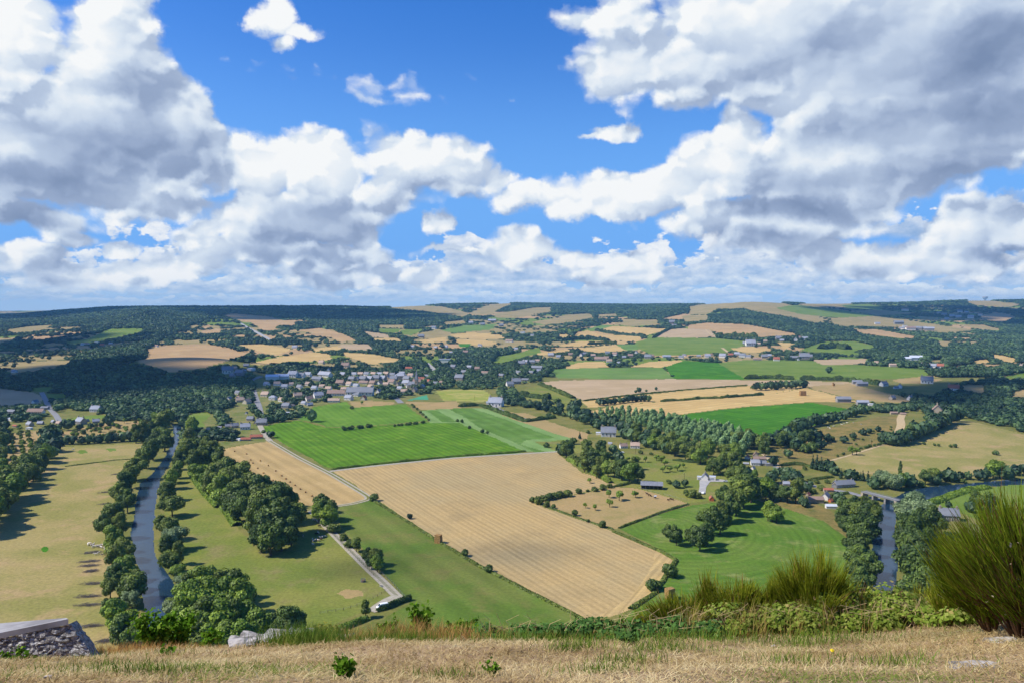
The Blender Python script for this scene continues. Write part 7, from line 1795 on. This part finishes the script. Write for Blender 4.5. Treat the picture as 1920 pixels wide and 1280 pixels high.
# rocks
def rock(label, u, y, size, seed, mat='rock', sink=.25, name='rock'):
    import bmesh
    rng = random.Random(seed); bm = bmesh.new(); bmesh.ops.create_cube(bm, size=1.0); bmesh.ops.subdivide_edges(bm, edges=bm.edges[:], cuts=5, use_grid_fill=True)
    for v in bm.verts:
        c = v.co; d = c.normalized()*.62; c2 = c*.90 + d*.10
        n = float(fbm(c.x*2.2+seed*3.1, c.y*2.2+c.z*1.7, 4)); step = math.floor((c.z+.5)*3.0 + n*2)/3.0 - .5
        v.co = Vector((c2.x*(1+.5*n), c2.y*(1+.5*n), c2.z*.55 + step*.45*.9 + n*.12))
        v.co = Vector((v.co.x*size[0], v.co.y*size[1], v.co.z*size[2]))
    me = bpy.data.meshes.new(name); bm.to_mesh(me); bm.free(); me.materials.append(M[mat]); p = hg(u, y)
    return tag(link(name, me, loc=(p.x, p.y, p.z + size[2]*(.5-sink)), rz=rng.uniform(-.2, .2)), label, 'rock', 'white rocks at the cliff edge')
M['rock'] = surf('pale_limestone', lin(186,178,168), 0.95, lin(120,114,106), 7.0, detail=9, bump=1.0, lo=.40, hi=.62)
rock('long flat white rock slab at the cliff edge', 470, 8.9, (.52, .42, .13), 1)
rock('sloping white rock at the left end of the slab', 445, 8.7, (.30, .3, .11), 2)
rock('middle white rock with a stepped top', 515, 8.9, (.36, .34, .15), 3)
rock('square upright white rock right of the slab', 553, 9.0, (.30, .3, .20), 4)
rock('small flat white rock beside the gorse cushion', 640, 9.0, (.20, .2, .09), 5)
rock('pale rock breaking the ground under the right broom', 1900, 6.35, (.26, .14, .05), 6, sink=.55)
rock('flat pale rock in the bare ground at the right edge', 1850, 5.0, (.34, .14, .045), 7, sink=.75)
for i, (u, y, s) in enumerate(((70,4.9,.03),(300,5.1,.025),(340,4.8,.02),(1000,8.3,.05),(1460,7.6,.03))):
    rock(['pale pebble on the dry ground by the left edge','small pale stone on the dry grass','tiny pale stone near the bottom edge','white stone among the golden grass','white stone at the foot of the brambles'][i], u, y, (s*1.4, s, s), 20+i)
# yellow flower
p = hg(1571, 5.9); root = empty('flower', p); tag(root, 'tiny yellow flower on the dry ground', 'flower')
MB().tube([(0,0,0),(.005,0,.05)], .002, 5).obj('stem', M['green_blade'], root); MB().tube([(.005,0,.05),(.005,-.004,.056),(.005,-.006,.06)], [.004,.016,.006], 8).obj('petals', surf('yellow_petal', lin(230,196,30), .7), root)
# stone parapet at the left
root = empty('stone_parapet', hg(20, 8.2)); tag(root, 'old rubble stone parapet with a sloping slab top', 'parapet'); o_ = root.location
def at(u, v, y): return Vector(((u-960)/FPX*y, y, H + dzdy(v)*y)) - o_
def slab(c0, thick):
    dn = Vector((0, 0, -thick)); b_ = [c + dn for c in c0]; n = len(c0)
    return MB().add(list(c0) + b_, [tuple(range(n)), tuple(range(2*n-1, n-1, -1))] + [(i, i+n, (i+1) % n+n, (i+1) % n) for i in range(n)][::1])
A, B, C_, D_ = at(-160, 1214, 8.0), at(113, 1159.5, 8.1), at(108, 1157.5, 8.7), at(-160, 1179, 9.3)
slab([A, B, C_, D_], .06).obj('coping_slab', M['slab'] if 'slab' in M else M['concrete'], root)
import bmesh
bm = bmesh.new(); NU, NV = 70, 34; vg = []
for j in range(NV+1):
    for i in range(NU+1):
        s, t = i/NU, j/NV
        top = A.lerp(B, s) + Vector((0, .03, -.061)); e = Vector((s**5*.55*t, -.12*t - .05*t*t, -.62*t)); p = top + e
        n = float(fbm(i*.32+3, j*.42, 4)); n2 = float(vnoise(i*.55+8, j*.75)); p = p + Vector((n*.03, -abs(n)*.09 - (.02 if n2 > .55 else 0), n*.02)); vg.append(bm.verts.new(p))
for j in range(NV):
    for i in range(NU): bm.faces.new((vg[j*(NU+1)+i], vg[(j+1)*(NU+1)+i], vg[(j+1)*(NU+1)+i+1], vg[j*(NU+1)+i+1]))
# end face and back
back = [bm.verts.new(v.co + Vector((-.28, .62, -.22))) for v in [vg[j*(NU+1)+NU] for j in range(NV+1)]]
for j in range(NV): bm.faces.new((vg[j*(NU+1)+NU], vg[(j+1)*(NU+1)+NU], back[j+1], back[j]))
me = bpy.data.meshes.new('masonry'); bm.to_mesh(me); bm.free()
m, q, out = new_mat('rubble'); pos = q.n('ShaderNodeTexCoord').outputs['Object']
pv = q.vmath('ADD', q.vmath('MULTIPLY', pos, (1, 1, 1.6)), q.vmath('MULTIPLY', q.n('ShaderNodeTexNoise', ins={'Vector': pos, 'Scale': 7.0, 'Detail': 3.0}).outputs['Color'], (.10, .10, .10)))
v1 = q.n('ShaderNodeTexVoronoi', ins={'Vector': pv, 'Scale': 11.0}); ve = q.n('ShaderNodeTexVoronoi', feature='DISTANCE_TO_EDGE', ins={'Vector': pv, 'Scale': 11.0}); n1 = q.noise(pos, 16, 6, .7)
sepc = q.n('ShaderNodeSeparateXYZ', ins={0: v1.outputs['Color']})
c = q.mix(sepc.outputs[0], lin(104,100,97), lin(176,172,166)); c = q.mix(q.ramp(n1, .45, .62), c, lin(140,134,128)); c = q.mix(q.ramp(q.noise(pos, 40, 3, .6), .52, .64, 0, .8), c, lin(216,212,206))
c = q.mix(q.ramp(ve.outputs['Distance'], .10, .0, 0, .8), c, lin(66,62,58)); c = q.mix(q.ramp(q.noise(pos, 3.0, 3, .5), .60, .72, 0, .6), c, lin(146,116,90))
b = q.n('ShaderNodeBsdfPrincipled', ins={'Roughness': .95, 'Specular IOR Level': .15}); q.l(c, b.inputs['Base Color']); q.l(q.n('ShaderNodeBump', ins={'Strength': 1.0, 'Distance': .03, 'Height': n1}).outputs[0], b.inputs['Normal']); q.l(b.outputs[0], out.inputs[0])
me.materials.append(m); link('masonry', me, root)
# ------------------------------------------------------------------ the air over the valley
hz = MB().box(-17000, 17000, -60, 11300, -12, 246)
m, q, out = new_mat('haze')
pv = q.n('ShaderNodeVolumePrincipled', ins={'Color': lin(142, 208, 255), 'Density': HAZE, 'Anisotropy': 0.0})
q.l(pv.outputs[0], out.inputs['Volume'])
tag(hz.obj('haze', m), 'thin blue summer haze over the whole valley', 'haze', kind='stuff')
S.cycles.volume_bounces = 0
# fair weather clouds overhead, out of the picture, whose shade lies on the hills and fields
def cloud(label, target_uv, rx, ry, alt, thick, seed, mat='cloud'):
    p = G([target_uv])[0]; rng = np.random.default_rng(seed)
    Sd = SUN_DIR*math.cos(SUN_EL) + Vector((0, 0, math.sin(SUN_EL)))
    t = (H + alt - p[2])/Sd.z
    c = np.array([p[0] + Sd.x*t, p[1] + Sd.y*t, H + alt])
    iv, if_ = ICO2; V = []; Fc = []; off = 0
    n = 26
    for i in range(n):
        a = rng.uniform(0, 6.28); r = math.sqrt(rng.random())*0.86
        ctr = np.array([rx*r*math.cos(a), ry*r*math.sin(a), thick*rng.uniform(-0.1, 0.35)])
        rad = np.array([rx, ry, thick])*rng.uniform(0.18, 0.36)*(1.15 - 0.5*r)
        vv = iv*(1 + 0.12*rng.normal(0, 1, (len(iv), 1)))*rad + ctr
        vv[:, 2] = np.maximum(vv[:, 2], -0.08*thick*(1 + 0.2*rng.random(len(iv))))
        V.append(vv); Fc.append(if_ + off); off += len(iv)
    o = link('cloud', np_mesh('cloud', np.concatenate(V), np.concatenate(Fc), [M[mat]], smooth=True), loc=tuple(c))
    return tag(o, label, 'cloud', 'fair weather clouds', 'stuff')
def cloud_mat(name, a0, a1):
    m, q, out = new_mat(name)
    lw = q.n('ShaderNodeNewGeometry').outputs['Position']
    al = q.noise(lw, 0.0045, 4, 0.6)
    mx = q.n('ShaderNodeMixShader', ins={0: q.ramp(al, 0.34, 0.66, a0, a1)})
    tr = q.n('ShaderNodeBsdfTransparent'); df = q.n('ShaderNodeBsdfDiffuse', ins={'Color': (.9, .9, .9, 1)}); tl = q.n('ShaderNodeBsdfTranslucent', ins={'Color': (.9, .9, .9, 1)})
    m2 = q.n('ShaderNodeMixShader', ins={0: 0.5, 1: df.outputs[0], 2: tl.outputs[0]})
    q.l(tr.outputs[0], mx.inputs[1]); q.l(m2.outputs[0], mx.inputs[2]); q.l(mx.outputs[0], out.inputs[0])
    return m
M['cloud'] = cloud_mat('cloud', 0.75, 1.0); M['thin_cloud'] = cloud_mat('thin_cloud', 0.0, 0.055)
cloud('cloud shading the dark wooded hill left of the river', (105, 703), 520, 400, 2600, 260, 1)
cloud('cloud shading the far left wooded ridge', (60, 592), 1100, 560, 3400, 400, 2)
cloud('cloud shading the left skyline above the round wooded hill', (330, 577), 1500, 520, 3600, 400, 12)
cloud('cloud shading the hedged pastures at far left', (40, 650), 330, 520, 3000, 260, 13)
cloud('cloud shading the dark central ridge', (600, 588), 800, 700, 3400, 400, 3)
cloud('cloud shading the right hand hamlet hillside', (1840, 590), 900, 1100, 3600, 400, 4)
cloud('cloud shading the foot of the right hand wood', (1925, 742), 260, 240, 2400, 200, 5)
cloud('small cloud shading the green meadow below the lane', (840, 1050), 70, 42, 1500, 60, 7, 'thin_cloud')
cloud('small cloud shading the cattle meadow', (690, 1080), 42, 26, 1500, 50, 8, 'thin_cloud')
cloud('cloud shading the right hand river bend', (1730, 1030), 60, 100, 1700, 90, 9, 'thin_cloud')
